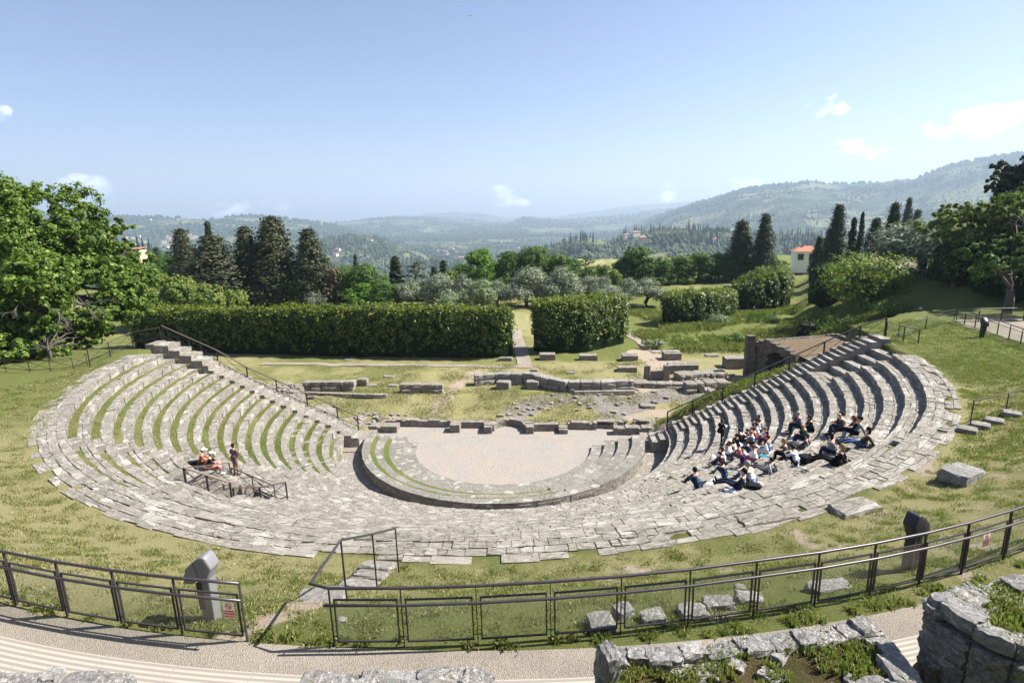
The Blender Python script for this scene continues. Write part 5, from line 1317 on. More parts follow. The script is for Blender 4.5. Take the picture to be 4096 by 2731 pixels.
def shrub(name,lab,u,v,w,h,mt,n=5000,ls=.14,z=1,cat='shrub',cl=.34,pos=None,flat=.85,stems=None,lobes=9,core=True):
    p=np.array(D(u,v,z)) if pos is None else np.array(pos); e=thing(name,lab,cat,tuple(p)); r=np.random.RandomState(int(u+v)); L=[]
    for k in range(lobes):
        a=k*2.4; q=r.uniform(.15,.65)*w/2; s_=r.uniform(.2,.32)*w; L.append((math.cos(a)*q,math.sin(a)*q,h*r.uniform(.3,.75),s_,s_,h*r.uniform(.2,.3)))
    L.append((0,0,h*.5,w*.36,w*.36,h*.42))
    C,Nn=crown_pts(L,n,r,cl,20,(.6,1.05),flat,.35); C[:,2]=np.maximum(C[:,2],.05); leafmesh('foliage',leafquads(C,Nn,ls,r,.5),M[mt],e)
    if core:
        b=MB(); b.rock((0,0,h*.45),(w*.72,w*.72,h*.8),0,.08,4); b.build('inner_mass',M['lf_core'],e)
    if stems:
        b=MB(); rg=random.Random(5)
        for k in range(stems):
            a=rg.uniform(0,6.28); q=rg.uniform(.1,.5)*w/2; b.tube([(math.cos(a)*q*.3,math.sin(a)*q*.3,-.1),(math.cos(a)*q*.7,math.sin(a)*q*.7,h*.35),(math.cos(a)*q,math.sin(a)*q,h*rg.uniform(.6,.9))],[.06,.045,.02],5,False)
        b.build('stems',M['barkpale'],e)
    return e
shrub('ailanthus_tree','loose yellowish tree with many pale thin stems on the right bank',1975,702,9.5,6.6,'lf_yellow',8500,.19,4,'tree',.36,None,.6,16,13,False)
shrub('evergreen_shrub','tall dark evergreen shrub left behind the yellowish tree',1888,706,4.2,6.3,'lf_laurel',6500,.15,2)
shrub('dry_bush','round reddish brown dry bush behind the vaulted ruin',1850,778,2.3,2.1,'lf_red',3200,.07,2,cat='bush')
shrub('laurel_bush','big round laurel with yellow tips beside the shaded ramp',2215,650,6.4,4.8,'lf_laurel',9000,.15,8.5,cat='bush')
shrub('laurel_tips_bush','sunlit yellow green shoots on top of the big round laurel',2180,652,4.2,4.6,'lf_tips',2600,.13,8.5,cat='bush',core=False) if False else None
plant('olive',2113,624,500,175,'big grey olive tree with dark spreading boughs above the shaded ramp',z=8.3,name='olive_tree')
for k,(u,v,w,h,lab,mt) in enumerate(((1640,745,6,1.6,'pale weedy clump on the slope below the climbing hedge','lf_oliveg'),(1500,800,3,1.1,'grassy clump beside the small concrete path','lf_oliveg'),(1570,790,5,1.0,'green clump in the meadow behind the masonry bases','lf_yellow'),(1690,790,3.2,1.1,'dark green clump left of the tall pillar','lf_mid'),(1870,830,2,1.0,'green creeper hanging from the right corner of the vaulted roof','lf_bright'),(1750,740,5,1.4,'weedy clump on the shaded slope right of the climbing hedge','lf_mid'),(1960,760,9,1.3,'dark undergrowth below the yellowish tree','lf_mid'),(2060,722,7,1.2,'dark undergrowth at the shaded edge of the right lawn','lf_mid'),(1860,625,9,2.6,'low green creeper heap below the white house','lf_bright'))):
    shrub('weed_clump',lab,u,v,w,h,mt,1500,.11,2,'plants',core=False,lobes=7)
# big maple on the left and bushes under it
def big_tree(name,lab,pos,lobes,mt,n,ls,fork,ends,tr=.4,cl=.24,per=30,mtb='bark'):
    e=thing(name,lab,'tree',tuple(pos)); r=np.random.RandomState(n); rg=random.Random(n)
    C,Nn=crown_pts(lobes,n,r,cl*.9,per+25,(.55,1.08),.72,.75); leafmesh('crown',leafquads(C,Nn,ls,r,.62,.15),M[mt],e)
    b=MB(); f=Vector((0,0,fork)); b.tube([(0,0,-.5),(.1,0,fork*.5),f],[tr*1.2,tr,tr*.85],10)
    for q in ends:
        q=Vector(q); m=(f+q)*.5+Vector((rg.uniform(-.5,.5),rg.uniform(-.5,.5),.3)); b.tube([f,m,q],[tr*.55,tr*.35,tr*.1],7)
        for _ in range(5): s=m+(q-m)*rg.random(); b.tube([s,s+Vector((rg.uniform(-1,1),rg.uniform(-1,1),rg.uniform(-.1,.9)))*1.4],[tr*.14,.02],5,False)
    b.build('trunk',M[mtb],e,True); return e
def LP(u,v,dist): d=ray(u,v); d=d/(d@FW); return CAM+d*dist
def lobes_from(list_,pos,seed=1,k=3,sc_=1.0):
    "lobes given by picture place, distance and size: each gets its own real position in depth"
    out=[]; r=random.Random(seed)
    for (u,v,dist,rad) in list_:
        dist*=sc_;rad*=sc_; c=LP(u,v,dist)-np.array(pos)
        for j in range(k): out.append((c[0]+r.uniform(-.5,.5)*rad,c[1]+r.uniform(-.5,.9)*rad*1.2,c[2]+r.uniform(-.35,.35)*rad,rad*r.uniform(.44,.72),rad*r.uniform(.44,.72),rad*r.uniform(.36,.56)))
    return out
pos=P(120,842,6.6); pos=CAM+(pos-CAM)*1.04; pos[2]=Hs(pos[0],pos[1])
LB=lobes_from([(80,480,34,2.4),(30,470,33,2.2),(130,520,34,2.2),(190,540,34,1.9),(60,560,32,2.6),(150,600,33,2.5),(210,590,34,1.6),(235,650,34,1.9),(270,680,34,1.6),(180,690,32,2.2),(90,650,31,2.4),(20,640,30,2.2),(120,725,31,1.8),(290,655,35,1.1),(262,575,36,1.2),(0,540,31,2.2),(-60,600,31,3),(-60,500,32,3),(60,450,35,1.3),(150,480,35,.8),(200,508,35,.9),(300,715,34,.9),(305,640,36,1.1),(295,600,36.5,1.0),(310,690,35.5,1.2),(275,620,36,1.4),(255,520,36,.9),(235,715,33,1.3)],pos,4,3,1.27)
big_tree('maple_tree','huge bright green maple filling the left side of the picture',pos,LB,'lf_maple',120000,.13,4.5,[(l[0]*.85,l[1]*.85,l[2]*.9) for l in LB[::4]],.42)
pos2=P(120,850,7.0); pos2=CAM+(pos2-CAM)*1.0; pos2[2]=Hs(pos2[0],pos2[1])
LB2=lobes_from([(180,760,29,1.2),(215,775,30,1.0),(160,735,29.5,1.2),(60,720,28,1.3),(120,700,29.5,1.2),(0,760,26,1.4),(40,735,27,1.3),(100,760,27,1.3),(20,800,26,1.3),(150,790,27.5,1.1),(90,815,26.5,1.0),(60,790,26.5,1.1),(200,815,29,.7),(-30,780,26,1.5),(-30,730,27,1.5),(0,840,26,.8),(150,835,27,.6)],pos2,5,2,1.44)
big_tree('leafy_bush','leafy bush in the lower left under the huge maple, behind the wire railing',pos2,LB2,'lf_maple',42000,.125,.8,[(l[0]*.8,l[1]*.8,l[2]*.8) for l in LB2[::3]],.09)
# dead grey branches hanging in front of the maple
b=MB(); rg=random.Random(12); o0=LP(100,700,37)
def twig(p,d,L,r_,lv):
    q=p+d*L; b.tube([p,(p+q)/2+Vector((rg.uniform(-1,1),rg.uniform(-1,1),rg.uniform(-1,1)))*L*.12,q],[r_,r_*.8,r_*.55],5,False)
    if lv<4:
        for _ in range(3 if lv<3 else 2): dd=(d+Vector((rg.uniform(-1,1),rg.uniform(-.6,.6),rg.uniform(-.9,.7)))*.75).normalized(); twig(p+(q-p)*rg.uniform(.45,1),dd,L*rg.uniform(.5,.75),r_*.55,lv+1)
for (u,v,dx,dz) in ((20,690,1,-.1),(100,700,1,-.25),(170,700,.8,.1)):
    s=Vector(LP(u,v,37.5)-o0); twig(s,Vector((dx,-.25,dz)).normalized(),1.5,.04,0)
M['deadwood']=plain('dead_wood',(.16,.14,.13),.95,0,.3,8); o=b.build('dead_branches',M['deadwood'],None,True); o.location=tuple(o0); tag(o,'bare grey dead branches hanging before the dark inside of the maple','branches')
# right-hand trees on the hill
def hill_tree(name,lab,list_,u,v,z,mt,n,ls,seed,tr=.3,k=3):
    ds=sum(l[2] for l in list_)/len(list_); q=LP(u,v,ds); pos=np.array([q[0],q[1],Hs(q[0],q[1])]); LL=lobes_from(list_,pos,seed,k); big_tree(name,lab,pos,LL,mt,n,ls,max(.6,min(l[2] for l in LL)*.6),[(l[0]*.8,l[1]*.8,l[2]*.85) for l in LL[::4]],tr)
hill_tree('broadleaf_tree','dark leafy tree overhanging the right border above the laurel',[(2340,450,52,1.3),(2310,500,53,1.3),(2350,520,52,1.6),(2300,560,52,1.4),(2400,480,47,2.6),(2400,580,47,2.6),(2350,600,47,1.5),(2295,480,54,.8),(2265,545,54,1.0),(2330,630,52,1.4),(2280,600,53,1.2)],2350,640,9,'lf_hill',26000,.15,3)
hill_tree('broadleaf_tree','lighter green tree left of the overhanging one on the right hill',[(2190,495,58,2.0),(2230,500,57,2.2),(2160,510,60,1.8),(2200,540,57,2.0),(2250,550,55,2.2),(2170,480,60,1.2)],2200,600,9,'lf_yellow',12000,.18,4)
hill_tree('pine_tree','dark pine top against the sky at the right border',[(2290,425,62,1.3),(2310,402,62,1.4),(2340,385,62,1.6),(2345,415,62,1.8),(2310,440,62,1.4),(2375,380,62,2.5)],2330,560,9,'lf_cyp',9000,.2,5)
hill_tree('laurel_tree','leafy shaded shrubs behind the big laurel on the right bank',[(2290,610,44,1.5),(2340,620,43,1.5),(2270,590,46,1.3),(2400,620,43,2)],2320,670,9,'lf_mid',7000,.15,6)
# off-frame trees up the hill whose shade falls on the ramp and bank
for k,(x,y,h,w) in enumerate(((55,-4,16,15),(60,4,18,16),(63,13,18,16),(68,22,19,16),(75,33,19,16))):
    c,t,w0,h0,nm=PROT['broad'][k%3]; z=Hs(x,y); e=thing(nm,'leafy hill tree shading the ramp on the right, %s one up the slope'%('first second third fourth fifth'.split()[k]),'tree',(x,y,z),k,'shade trees on the right hill',(w/w0,w/w0,h/h0))
    for me,n2 in ((c,'crown'),(t,'trunk')): o=bpy.data.objects.new(n2,me); COL.objects.link(o); o.parent=e
for k,(u,v,w,h,l) in enumerate(((2190,648,5,2.6,'dark shrub left of the big laurel at the ramp'),(2290,668,5,3.0,'dark shrub right of the big laurel, above the ramp rail'),(2340,655,5,4.0,'tall shaded shrub at the right border above the ramp rail'),(2330,610,6,5.5,'shaded leafy mass filling the right border'),(2270,625,6,5,'shaded leafy mass behind the big laurel'),(2300,683,4.5,3.2,'shaded shrub hiding a trunk above the pale path'),(2350,690,4.5,3.4,'rightmost shaded shrub above the pale path'))):
    shrub('hill_shrub',l,u,v,w,h,'lf_mid',5200,.14,9.5)
# meadow grass tufts near the camera and taller weeds
def blades(name,lab,pts,h,n,mt,seed,w=.012,spread=.25):
    r=np.random.RandomState(seed); idx=r.randint(0,len(pts),n); P0=pts[idx]+np.concatenate([r.randn(n,2)*spread,np.zeros((n,1))],1); P0[:,2]=H(P0[:,0],P0[:,1])
    hh=h*(.4+.9*r.rand(n)); a=r.rand(n)*6.283; l=np.stack([np.cos(a),np.sin(a),0*a],1); bd=np.stack([r.randn(n)*.45,r.randn(n)*.45,0*a],1)*hh[:,None]
    ww=w*(.6+.8*r.rand(n))[:,None]; z=np.stack([0*a,0*a,hh],1)
    V=np.stack([P0-l*ww-[0,0,.03],P0+l*ww-[0,0,.03],P0+l*ww*.6+z*.65+bd*.4,P0+z+bd],1).reshape(-1,3)
    o=leafmesh(name,V,M[mt]); return tag(o,lab,'grass',kind='stuff')
M['blade_dry']=leafmat('dry_grass_blades',(.32,.28,.14),(.48,.43,.25),(.17,.20,.05),.3,.3)
def region(cond,n,x0,x1,y0,y1,seed):
    r=np.random.RandomState(seed); X=r.uniform(x0,x1,n);Y=r.uniform(y0,y1,n); m=cond(X,Y); return np.stack([X[m],Y[m],0*X[m]],1)
ring=lambda X,Y:(np.hypot(X,Y)>25.45)&(np.hypot(X,Y)<30.05)&(Y<-4)
pt=region(ring,9000,-26,30,-30.2,-4,1); f=fbm(pt[:,0]*.9,pt[:,1]*.9,3); 
blades('grass','short green grass on the bank between the seats and the fence',pt[f>.40],.06,120000,'blade',2,.008,.12)
blades('grass','short dry straw coloured grass on the bank between the seats and the fence',pt[f<.56],.06,90000,'blade_dry',3,.008,.12)
edge=region(lambda X,Y:(np.abs(np.hypot(X,Y)-30.2)<.12)&(Y<-8),26000,-26,30,-30.4,-4,5); blades('grass','ragged fringe of grass and weeds along the foot of the fence',edge,.09,16000,'blade',6,.010,.05)
tall=region(lambda X,Y:(Y>23)&(Y<50)&(X>14)&(X<40)&(fbm(X*.25,Y*.25,2)>.5),3000,14,40,23,50,7); blades('grass','tall green meadow grass on the right beyond the masonry bases',tall,.55,42000,'blade',8,.03,.5)
lawn=region(lambda X,Y:(np.hypot(X,Y)>25.6)&(X>12)&(X<33)&(Y>-20)&(Y<6),6000,12,33,-20,6,9); lawn=lawn[H(lawn[:,0],lawn[:,1])>6.8]; blades('grass','lawn grass on the right bank above the seats',lawn,.08,60000,'blade',10,.012,.2)
st=region(lambda X,Y:(fbm(X*.5,Y*.5,3)>.5),5000,-22,16,3,19,11); blades('grass','thin dry grass over the ruined stage',st,.13,50000,'blade_dry',12,.018,.35)
wf=region(lambda X,Y:(np.abs(X-16.5)<5)&(Y>.8)&(Y<3.4),500,11,24,.8,3.4,13); blades('grass','long grass on the bank beside the right railing',wf,.3,9000,'blade',14,.015,.2)
# ---------------------------------------------------------------- far hills, built as a polar sheet at true distance
def sky_table(pts): 
    out=[]
    for u,v in pts:
        d=ray(u,v); out.append((math.atan2(d[0],d[1]),d[2]/math.hypot(d[0],d[1])))
    out.sort(); return np.array(out)
LAY=[ # distance, front width, back width, skyline points
 (12500,3500,2500,[(-400,520),(200,520),(800,520),(930,505),(980,492),(1040,488),(1100,490),(1160,499),(1210,505),(1260,503),(1310,492),(1380,484),(1440,473),(1540,466),(1590,464),(1640,470),(1800,500),(2600,500)]),
 (8200,3000,1500,[(-400,520),(700,525),(780,512),(830,508),(900,500),(960,500),(1040,505),(1170,512),(1200,499),(1240,503),(1300,507),(1400,498),(1500,486),(1560,481),(1590,480),(1650,487),(1900,520),(2600,520)]),
 (5600,2600,1500,[(-700,485),(-200,488),(0,497),(100,498),(235,498),(330,500),(420,503),(480,507),(545,500),(600,498),(660,505),(730,514),(800,525),(900,545),(1100,570),(2600,600)]),
 (5200,3300,1500,[(-400,600),(1200,600),(1300,560),(1450,520),(1540,490),(1600,470),(1650,456),(1700,438),(1760,430),(1850,420),(1900,424),(1990,425),(2030,420),(2100,412),(2150,396),(2180,385),(2250,368),(2352,356),(2500,345),(3000,350)]),
 (2600,900,700,[(-400,600),(200,590),(400,590),(640,575),(730,560),(800,543),(880,551),(960,575),(1040,610),(1200,640),(2600,680)]),
 (1500,900,800,[(-400,640),(1150,640),(1230,600),(1290,572),(1350,550),(1400,556),(1470,536),(1560,527),(1650,535),(1750,545),(1900,552),(2100,545),(2352,520),(2700,500)]),
 (900,500,400,[(-700,560),(-200,560),(150,565),(300,585),(420,612),(600,650),(900,700),(2600,750)]),
]
TB=[(d,fw,bw,sky_table(p)) for d,fw,bw,p in LAY]
def hillH(phi,r):
    base=np.interp(r,[60,150,260,500,1000,3000,7000,14000,30000],[-8,-14,-32,-80,-150,-190,-170,-100,-100])
    Z=base.copy()
    for k,(d,fw,bw,t) in enumerate(TB):
        x=phi*d/1000; warp=(fbm(x*1.4+k*7,np.full_like(x,k*3.3),3)-.5)*fw*.35
        dd=d+warp*.4; te=np.interp(phi,t[:,0],t[:,1]); hc=CAM[2]+te*dd
        e=r-dd; f=np.where(e<0,1-sm(-e,0,fw),1-sm(e,0,bw))
        rel=fbm(phi*9+k,r/900+k*5,4)-.5
        z=base+(hc-base)*f+rel*130*np.minimum(1,(r/3500))*f*(1-np.clip(f-.75,0,.25)*3.2)
        Z=np.maximum(Z,z)
    return Z
AZ=np.linspace(R(-75),R(75),760); RR=np.concatenate([np.linspace(62,400,40),np.geomspace(410,15500,330)])
PH,RD=np.meshgrid(AZ,RR); ZZ=hillH(PH.ravel(),RD.ravel()).reshape(PH.shape)
X=CAM[0]+RD*np.sin(PH); Y=CAM[1]+RD*np.cos(PH)
near=sm(RD,170,330); ZZ=ZZ*near+(np.minimum(ZZ,-9))*(1-near)
ZZ+= (fbm(X/60,Y/60,3)-.5)*22*sm(RD,500,1500)
V=np.stack([X.ravel(),Y.ravel(),ZZ.ravel()],1); nx=len(AZ); a=(np.arange(len(RR)-1)[:,None]*nx+np.arange(nx-1)[None]).ravel()
def hillmat():
    m,g=mat('wooded_hills'); pos=g.n('ShaderNodeNewGeometry').outputs['Position']
    n0=g.noise(.0016,5,.6,pos); n1=g.noise(.006,6,.68,pos,.6); n2=g.noise(.028,5,.75,pos); v=g.vor(.0042,g.n('ShaderNodeVectorMath',{0:pos,1:(1,1,0)},operation='MULTIPLY').outputs[0],out='Color'); vv=g.n('ShaderNodeSeparateColor',{0:v}).outputs[0]
    field=g.mix(vv,(.10,.135,.05),(.17,.17,.08)); wood=g.mix(n2,(.015,.030,.014),(.04,.06,.026)); grove=g.mix(g.ss(n2,.4,.6),(.035,.055,.026),(.085,.105,.058))
    c=g.mix(g.ss(n1,.46,.54),grove,wood); c=g.mix(g.m('MULTIPLY',g.ss(g.m('ADD',n0,g.m('MULTIPLY',vv,.35)),.72,.78),g.ss(n2,.38,.5)),c,field)
    finish(g,c,1,g.m('ADD',g.m('MULTIPLY',n2,.7),n1),1.0,16,spec=.0); return m
M['hills']=hillmat()
o=npmesh('hills',V,np.stack([a,a+1,a+nx+1,a+nx],1),M['hills'],smooth=True); tag(o,kind='structure')
def hz(x,y):
    ph=np.arctan2(x-CAM[0],y-CAM[1]); r=np.hypot(x-CAM[0],y-CAM[1]); 
    i=np.clip(np.searchsorted(RR,r)-1,0,len(RR)-2); j=np.clip(((ph-AZ[0])/(AZ[1]-AZ[0])).astype(int),0,nx-2)
    fr=(r-RR[i])/(RR[i+1]-RR[i]); fa=(ph-AZ[j])/(AZ[1]-AZ[0])
    return (ZZ[i,j]*(1-fa)+ZZ[i,j+1]*fa)*(1-fr)+(ZZ[i+1,j]*(1-fa)+ZZ[i+1,j+1]*fa)*fr
# woods and groves on the hills: small rounded and spired crowns
def woods(name,lab,n,r0,r1,seed,spire,size,mt,thr,ph0=-50,ph1=55,sc=160.):
    r=np.random.RandomState(seed); ph=R(1)*r.uniform(ph0,ph1,n*4); rr=r0*(r1/r0)**r.rand(n*4); x=CAM[0]+rr*np.sin(ph); y=CAM[1]+rr*np.cos(ph)
    f=fbm(x/sc+seed,y/sc,3); m=np.where(f>thr)[0][:n]; x,y=x[m],y[m]; z=hz(x,y); k=len(m); s=size*(.6+.8*r.rand(k)); hh=s*(2.4 if spire else 1.0)*(.8+.5*r.rand(k)); ww=s*(.42 if spire else 1.0)
    prof=[(1.0,.25),(.85,.62),(0,1.0)] if not spire else [(1.0,.1),(.75,.5),(0,1.0)]
    ring=6; V=[];
    for (q,zt) in prof[:2]:
        for j in range(ring):
            a_=2*math.pi*j/ring+.5; jit=.75+.5*r.rand(k); V.append(np.stack([x+np.cos(a_)*ww*.5*q*jit,y+np.sin(a_)*ww*.5*q*jit,z+hh*zt*(.9+.2*r.rand(k))],1))
    V.insert(0,None); V=V[1:]
    base=[np.stack([x+np.cos(2*math.pi*j/ring+.5)*ww*.4,y+np.sin(2*math.pi*j/ring+.5)*ww*.4,z-2.],1) for j in range(ring)]
    V=base+V+[np.stack([x,y,z+hh],1)]; A=np.stack(V,1); nv=A.shape[1]
    Q=[];
    for lv in range(2):
        for j in range(ring): j2=(j+1)%ring; Q.append((lv*ring+j,lv*ring+j2,(lv+1)*ring+j2,(lv+1)*ring+j))
    for j in range(ring): j2=(j+1)%ring; Q.append((2*ring+j,2*ring+j2,3*ring,3*ring))
    # last fan as triangles written as thin quads
    Q=np.array(Q); F4=(Q[None]+ (np.arange(k)*nv)[:,None,None]).reshape(-1,4)
    tri=F4[:,2]==F4[:,3]; me=bpy.data.meshes.new(name); Vv=A.reshape(-1,3)
    F3=F4[tri][:,:3]; F4=F4[~tri]; me.vertices.add(len(Vv)); me.vertices.foreach_set('co',Vv.astype(np.float32).ravel())
    L=np.concatenate([F4.ravel(),F3.ravel()]).astype(np.int32); me.loops.add(len(L)); me.loops.foreach_set('vertex_index',L); me.polygons.add(len(F4)+len(F3))
    me.polygons.foreach_set('loop_start',np.concatenate([np.arange(len(F4))*4,len(F4)*4+np.arange(len(F3))*3]).astype(np.int32)); me.polygons.foreach_set('loop_total',np.concatenate([np.full(len(F4),4),np.full(len(F3),3)]).astype(np.int32)); me.update()
    o=link(name,me,M[mt]); return tag(o,lab,'woods',kind='stuff')
M['far_wood']=plain('far_wood',(.035,.055,.022),1,vary=.5,sc=.05,spec=0); M['far_grove']=plain('far_grove',(.085,.11,.06),1,vary=.4,sc=.05,spec=0); M['far_dark']=plain('far_cypress',(.015,.028,.014),1,vary=.3,sc=.1,spec=0)
woods('distant_groves','far olive groves dotting the hillsides across the valley',26000,600,3800,1,False,7.5,'far_grove',.42)
woods('distant_woods','far dark woods covering parts of the hills across the valley',24000,600,5200,2,False,11,'far_wood',.54)
woods('distant_cypresses','far rows and clumps of cypresses on the hills across the valley',4200,650,3600,3,True,9,'far_dark',.60,sc=90.)
woods('distant_woods','hazy tree cover on the farthest ridges',16000,4200,9500,4,False,20,'far_wood',.5,sc=400.)
# houses on the far hillsides: every one a thing with wall and roof
M['hw']=plain('cream_render',(.62,.56,.47),.9,vary=.1,sc=.3); M['hw2']=plain('ochre_render',(.55,.40,.26),.9,vary=.1,sc=.3); M['hr']=plain('terracotta_roof',(.36,.17,.11),.9,vary=.25,sc=1.5); M['win']=plain('dark_window',(.03,.03,.035),.4)
def house_meshes(w,d,h,mt,key):
    b=MB(); b.box((0,0,h/2-1),(w,d,h+2)); wl_=grab(b.build('wall',M[mt])); b=MB(); e=.6; hw,hd=w/2+e,d/2+e; t=h*.28
    b.add([(-hw,-hd,h),(hw,-hd,h),(hw,hd,h),(-hw,hd,h),(-hw*.45,0,h+t),(hw*.45,0,h+t)],[(3,2,1,0),(0,1,5,4),(2,3,4,5),(1,2,5),(3,0,4)]); rf=grab(b.build('roof',M['hr'])); return wl_,rf
HM=[house_meshes(14,9,6.5,'hw',0),house_meshes(20,10,8,'hw',1),house_meshes(11,9,9,'hw2',2),house_meshes(26,9,6,'hw',3)]
rh=random.Random(77)
def place_house(u,v,lab,sc=1.0,kind=None,grp='houses on the hills across the valley'):
    d=ray(u,v); ph=math.atan2(d[0],d[1]); te=d[2]/math.hypot(d[0],d[1]); r=RR; z=hz(CAM[0]+r*math.sin(ph),CAM[1]+r*math.cos(ph)); lim=CAM[2]+te*r
    i=np.where((z>lim)&(r>500))[0]
    if len(i)==0: return
    r=RR[i[0]]; x,y=CAM[0]+r*math.sin(ph),CAM[1]+r*math.cos(ph); z=float(hz(np.array([x]),np.array([y]))[0]); w_,f_=HM[kind if kind is not None else rh.randrange(4)]; s=sc*rh.uniform(.85,1.15)
    e=thing('distant_house',lab,'house',(x,y,z+1.5),rh.uniform(-.6,.6),grp,(s,s,s))
    for me,n2 in ((w_,'wall'),(f_,'roof')): o=bpy.data.objects.new(n2,me); COL.objects.link(o); o.parent=e
TOWN=[(290,553),(298,556),(305,551),(313,555),(297,562),(310,566),(318,549),(330,560),(384,548),(392,552),(400,545),(408,550),(386,556),(396,560),(404,557),(414,553),(422,547),(430,551),(437,545),(378,562),(390,566),(412,562),(420,558),(443,553),(450,549),(400,568),(383,570),(428,560)]
ORD='first second third fourth fifth sixth seventh eighth ninth tenth eleventh twelfth thirteenth'.split()
rows={'upper':[t for t in TOWN if t[1]<=553],'middle':[t for t in TOWN if 553<t[1]<=560],'lower':[t for t in TOWN if t[1]>560]}
for rn,tt in rows.items():
    for k,(u,v) in enumerate(sorted(tt)): place_house(u,v,'%s house, %s from the left along the %s edge of the hillside village'%(('cream','pale','white')[k%3],ORD[k],rn) if rn!='middle' else '%s house, %s from the left in the middle band of the hillside village'%(('cream','pale','white')[k%3],ORD[k]),1.6,grp='houses of the hillside village on the left')
SC=[((506,531),'cream house with red roof high right of the slender left cypress spire'),((545,524),'pale house right above the double topped cypress'),((606,499),'large white building on the left ridge line above the widest gap'),((612,500),'second white building on the left ridge line, right of the large one'),((735,516),'pale house on the sagging ridge right of the tallest cypress'),((748,517),'pale house among those on the sagging ridge, nearest the long slope'),((776,577),'red roofed villa left on the dark wooded knoll'),((838,575),'white villa with a red roof on the crest of the dark knoll'),((772,592),'red roofed farmhouse on the lower slope of the dark knoll'),((852,560),'long white villa near the top of the dark knoll'),((940,523),'pale farmhouse on the hazy slope left of centre'),((985,525),'pale farmhouse cluster, upper one, hazy slope in the centre'),((1010,578),'white house in the valley village behind the bright maple, upper left'),((1022,580),'white house in the valley village beside the upper left one'),((1036,574),'tallest pale house of the valley village'),((1050,585),'red roofed house at the right end of the valley village'),((1030,590),'low terracotta barn in the valley village above the maple'),((1060,598),'terracotta roof just above the maple crown'),((1088,545),'tiny white chapel like house on the central hazy hill'),((1105,547),'pale house right of the tiny white chapel like one'),((1150,560),'isolated pale house on the central hazy slope'),((1190,572),'pale house low in the hazy valley centre'),((1240,565),'small pale house left of the right hand spur'),((1440,548),'large stone farm on the right spur crest'),((1460,546),'pale outbuilding beside the large stone farm'),((1475,560),'pale house below the large stone farm'),((1290,552),'tiny house in the haze above the right spur'),((1545,543),'small pale house among groves above the right tree line'),((2010,452),'tiny cream house high on the right mountain slope'),((1640,560),'pale house between groves left of the twin cypresses'),((700,560),'small house on the hazy slope right of the tallest cypress'),((560,548),'cream house in the haze between two left cypresses'),((345,507),'pale speck of a house on the far left ridge'),((410,509),'second pale house on the far left ridge')]
for (u,v),l in SC: place_house(u,v,l,1.3)
# near white house on the right
q=P(1838,607,0); hp=CAM+(q-CAM)*1.0; dd=depth(hp); W_=52/1294*dd
WH=thing('white_house','white two storey house with a red tiled hip roof beside the right cypresses','house',(hp[0]+W_*.18,hp[1],-.2),R(-12))
ht=(607-575)/1294*dd
b=MB(); b.box((0,0,ht/2-1),(W_,W_*.8,ht+2)); b.build('wall',M['white'],WH)
b=MB(); hw,hd=W_*.57,W_*.48; b.add([(-hw,-hd,ht),(hw,-hd,ht),(hw,hd,ht),(-hw,hd,ht),(-hw*.4,0,ht*1.35),(hw*.4,0,ht*1.35)],[(3,2,1,0),(0,1,5,4),(2,3,4,5),(1,2,5),(3,0,4)])
rf=b.build('roof',M['hr'],WH); b=MB(); b.box((-W_*.15,-.3,ht*1.32),(.5,.5,.9)); b.build('chimney',M['hr'],rf)
for (x,z) in ((-W_*.22,.62),(W_*.22,.62)):
    f=MB(); f.box((x,-W_*.4-.03,ht*z),(1.1,.1,1.7)); fo=f.build('window',M['win'],WH); f=MB(); f.box((x-.75,-W_*.4-.06,ht*z),(.4,.08,1.7)); f.build('shutter',M['win'],fo)
q=P(500,0,0)
# old terracotta house half hidden on the left
q=LP(308,578,190); OH=thing('ochre_house','ochre house corner with a flat terracotta roof peeping out right of the huge maple','house',(q[0],q[1],q[2]-4),R(10)); b=MB(); b.box((0,0,1),(5.5,5,7)); b.build('wall',M['hw2'],OH); b=MB(); b.add([(-3.1,-2.8,4.4),(3.1,-2.8,4.9),(3.1,2.8,5.3),(-3.1,2.8,4.8),(-3.1,-2.8,4.6),(3.1,-2.8,5.1),(3.1,2.8,5.5),(-3.1,2.8,5)],[(3,2,1,0),(4,5,6,7),(0,1,5,4),(1,2,6,5),(2,3,7,6),(3,0,4,7)]); b.build('roof',M['hr'],OH)
# fence at the far side of the meadow
fp=[P(u,v,.6) for u,v in ((1510,652),(1570,650),(1625,647),(1680,645),(1740,642))]
xrail('mesh_fence','thin wire mesh fence in front of the far cypresses and tree line',[(p[0],p[1],Hs(p[0],p[1])) for p in fp],2.2,w=.07,tw=.04,brace=False)
# low ruin walls in the far meadow
for (u,v,w_,l) in ((1525,682,3.0,'low pale wall corner in the meadow behind the climbing hedge'),(1662,662,2.6,'low dark wall remnant on the far lawn near the twin cypresses'),(1855,650,4.0,'low stone wall on the lawn below the white house'),(1780,660,2.2,'small stone remnant on the far lawn behind the climbing hedge')):
    p=D(u,v,.6); b=MB(); masonry(b,0,0,w_,.2,-.1,.6,.5,int(u),.1,(.3,.6),(.15,.22)); o=b.build('low_wall',M['seat_dark']); o.location=tuple(p); tag(o,l,'low wall')
# a bird high in the sky
q=LP(1080,37,80); b=MB(); b.add([(-.12,0,.0),(.0,.05,.03),(.12,0,0),(0,-.05,.03),(-.45,.08,.12),(.45,.08,.12),(0,0,-.05)],[(0,1,2,3),(0,1,4),(2,5,1),(0,6,2)]); b.tube([(0,-.25,0),(0,0,.02),(0,.22,.03)],[.02,.06,.03],6); o=b.build('bird',M['black']); o.location=tuple(q); tag(o,'tiny dark bird flying high in the blue sky','bird')
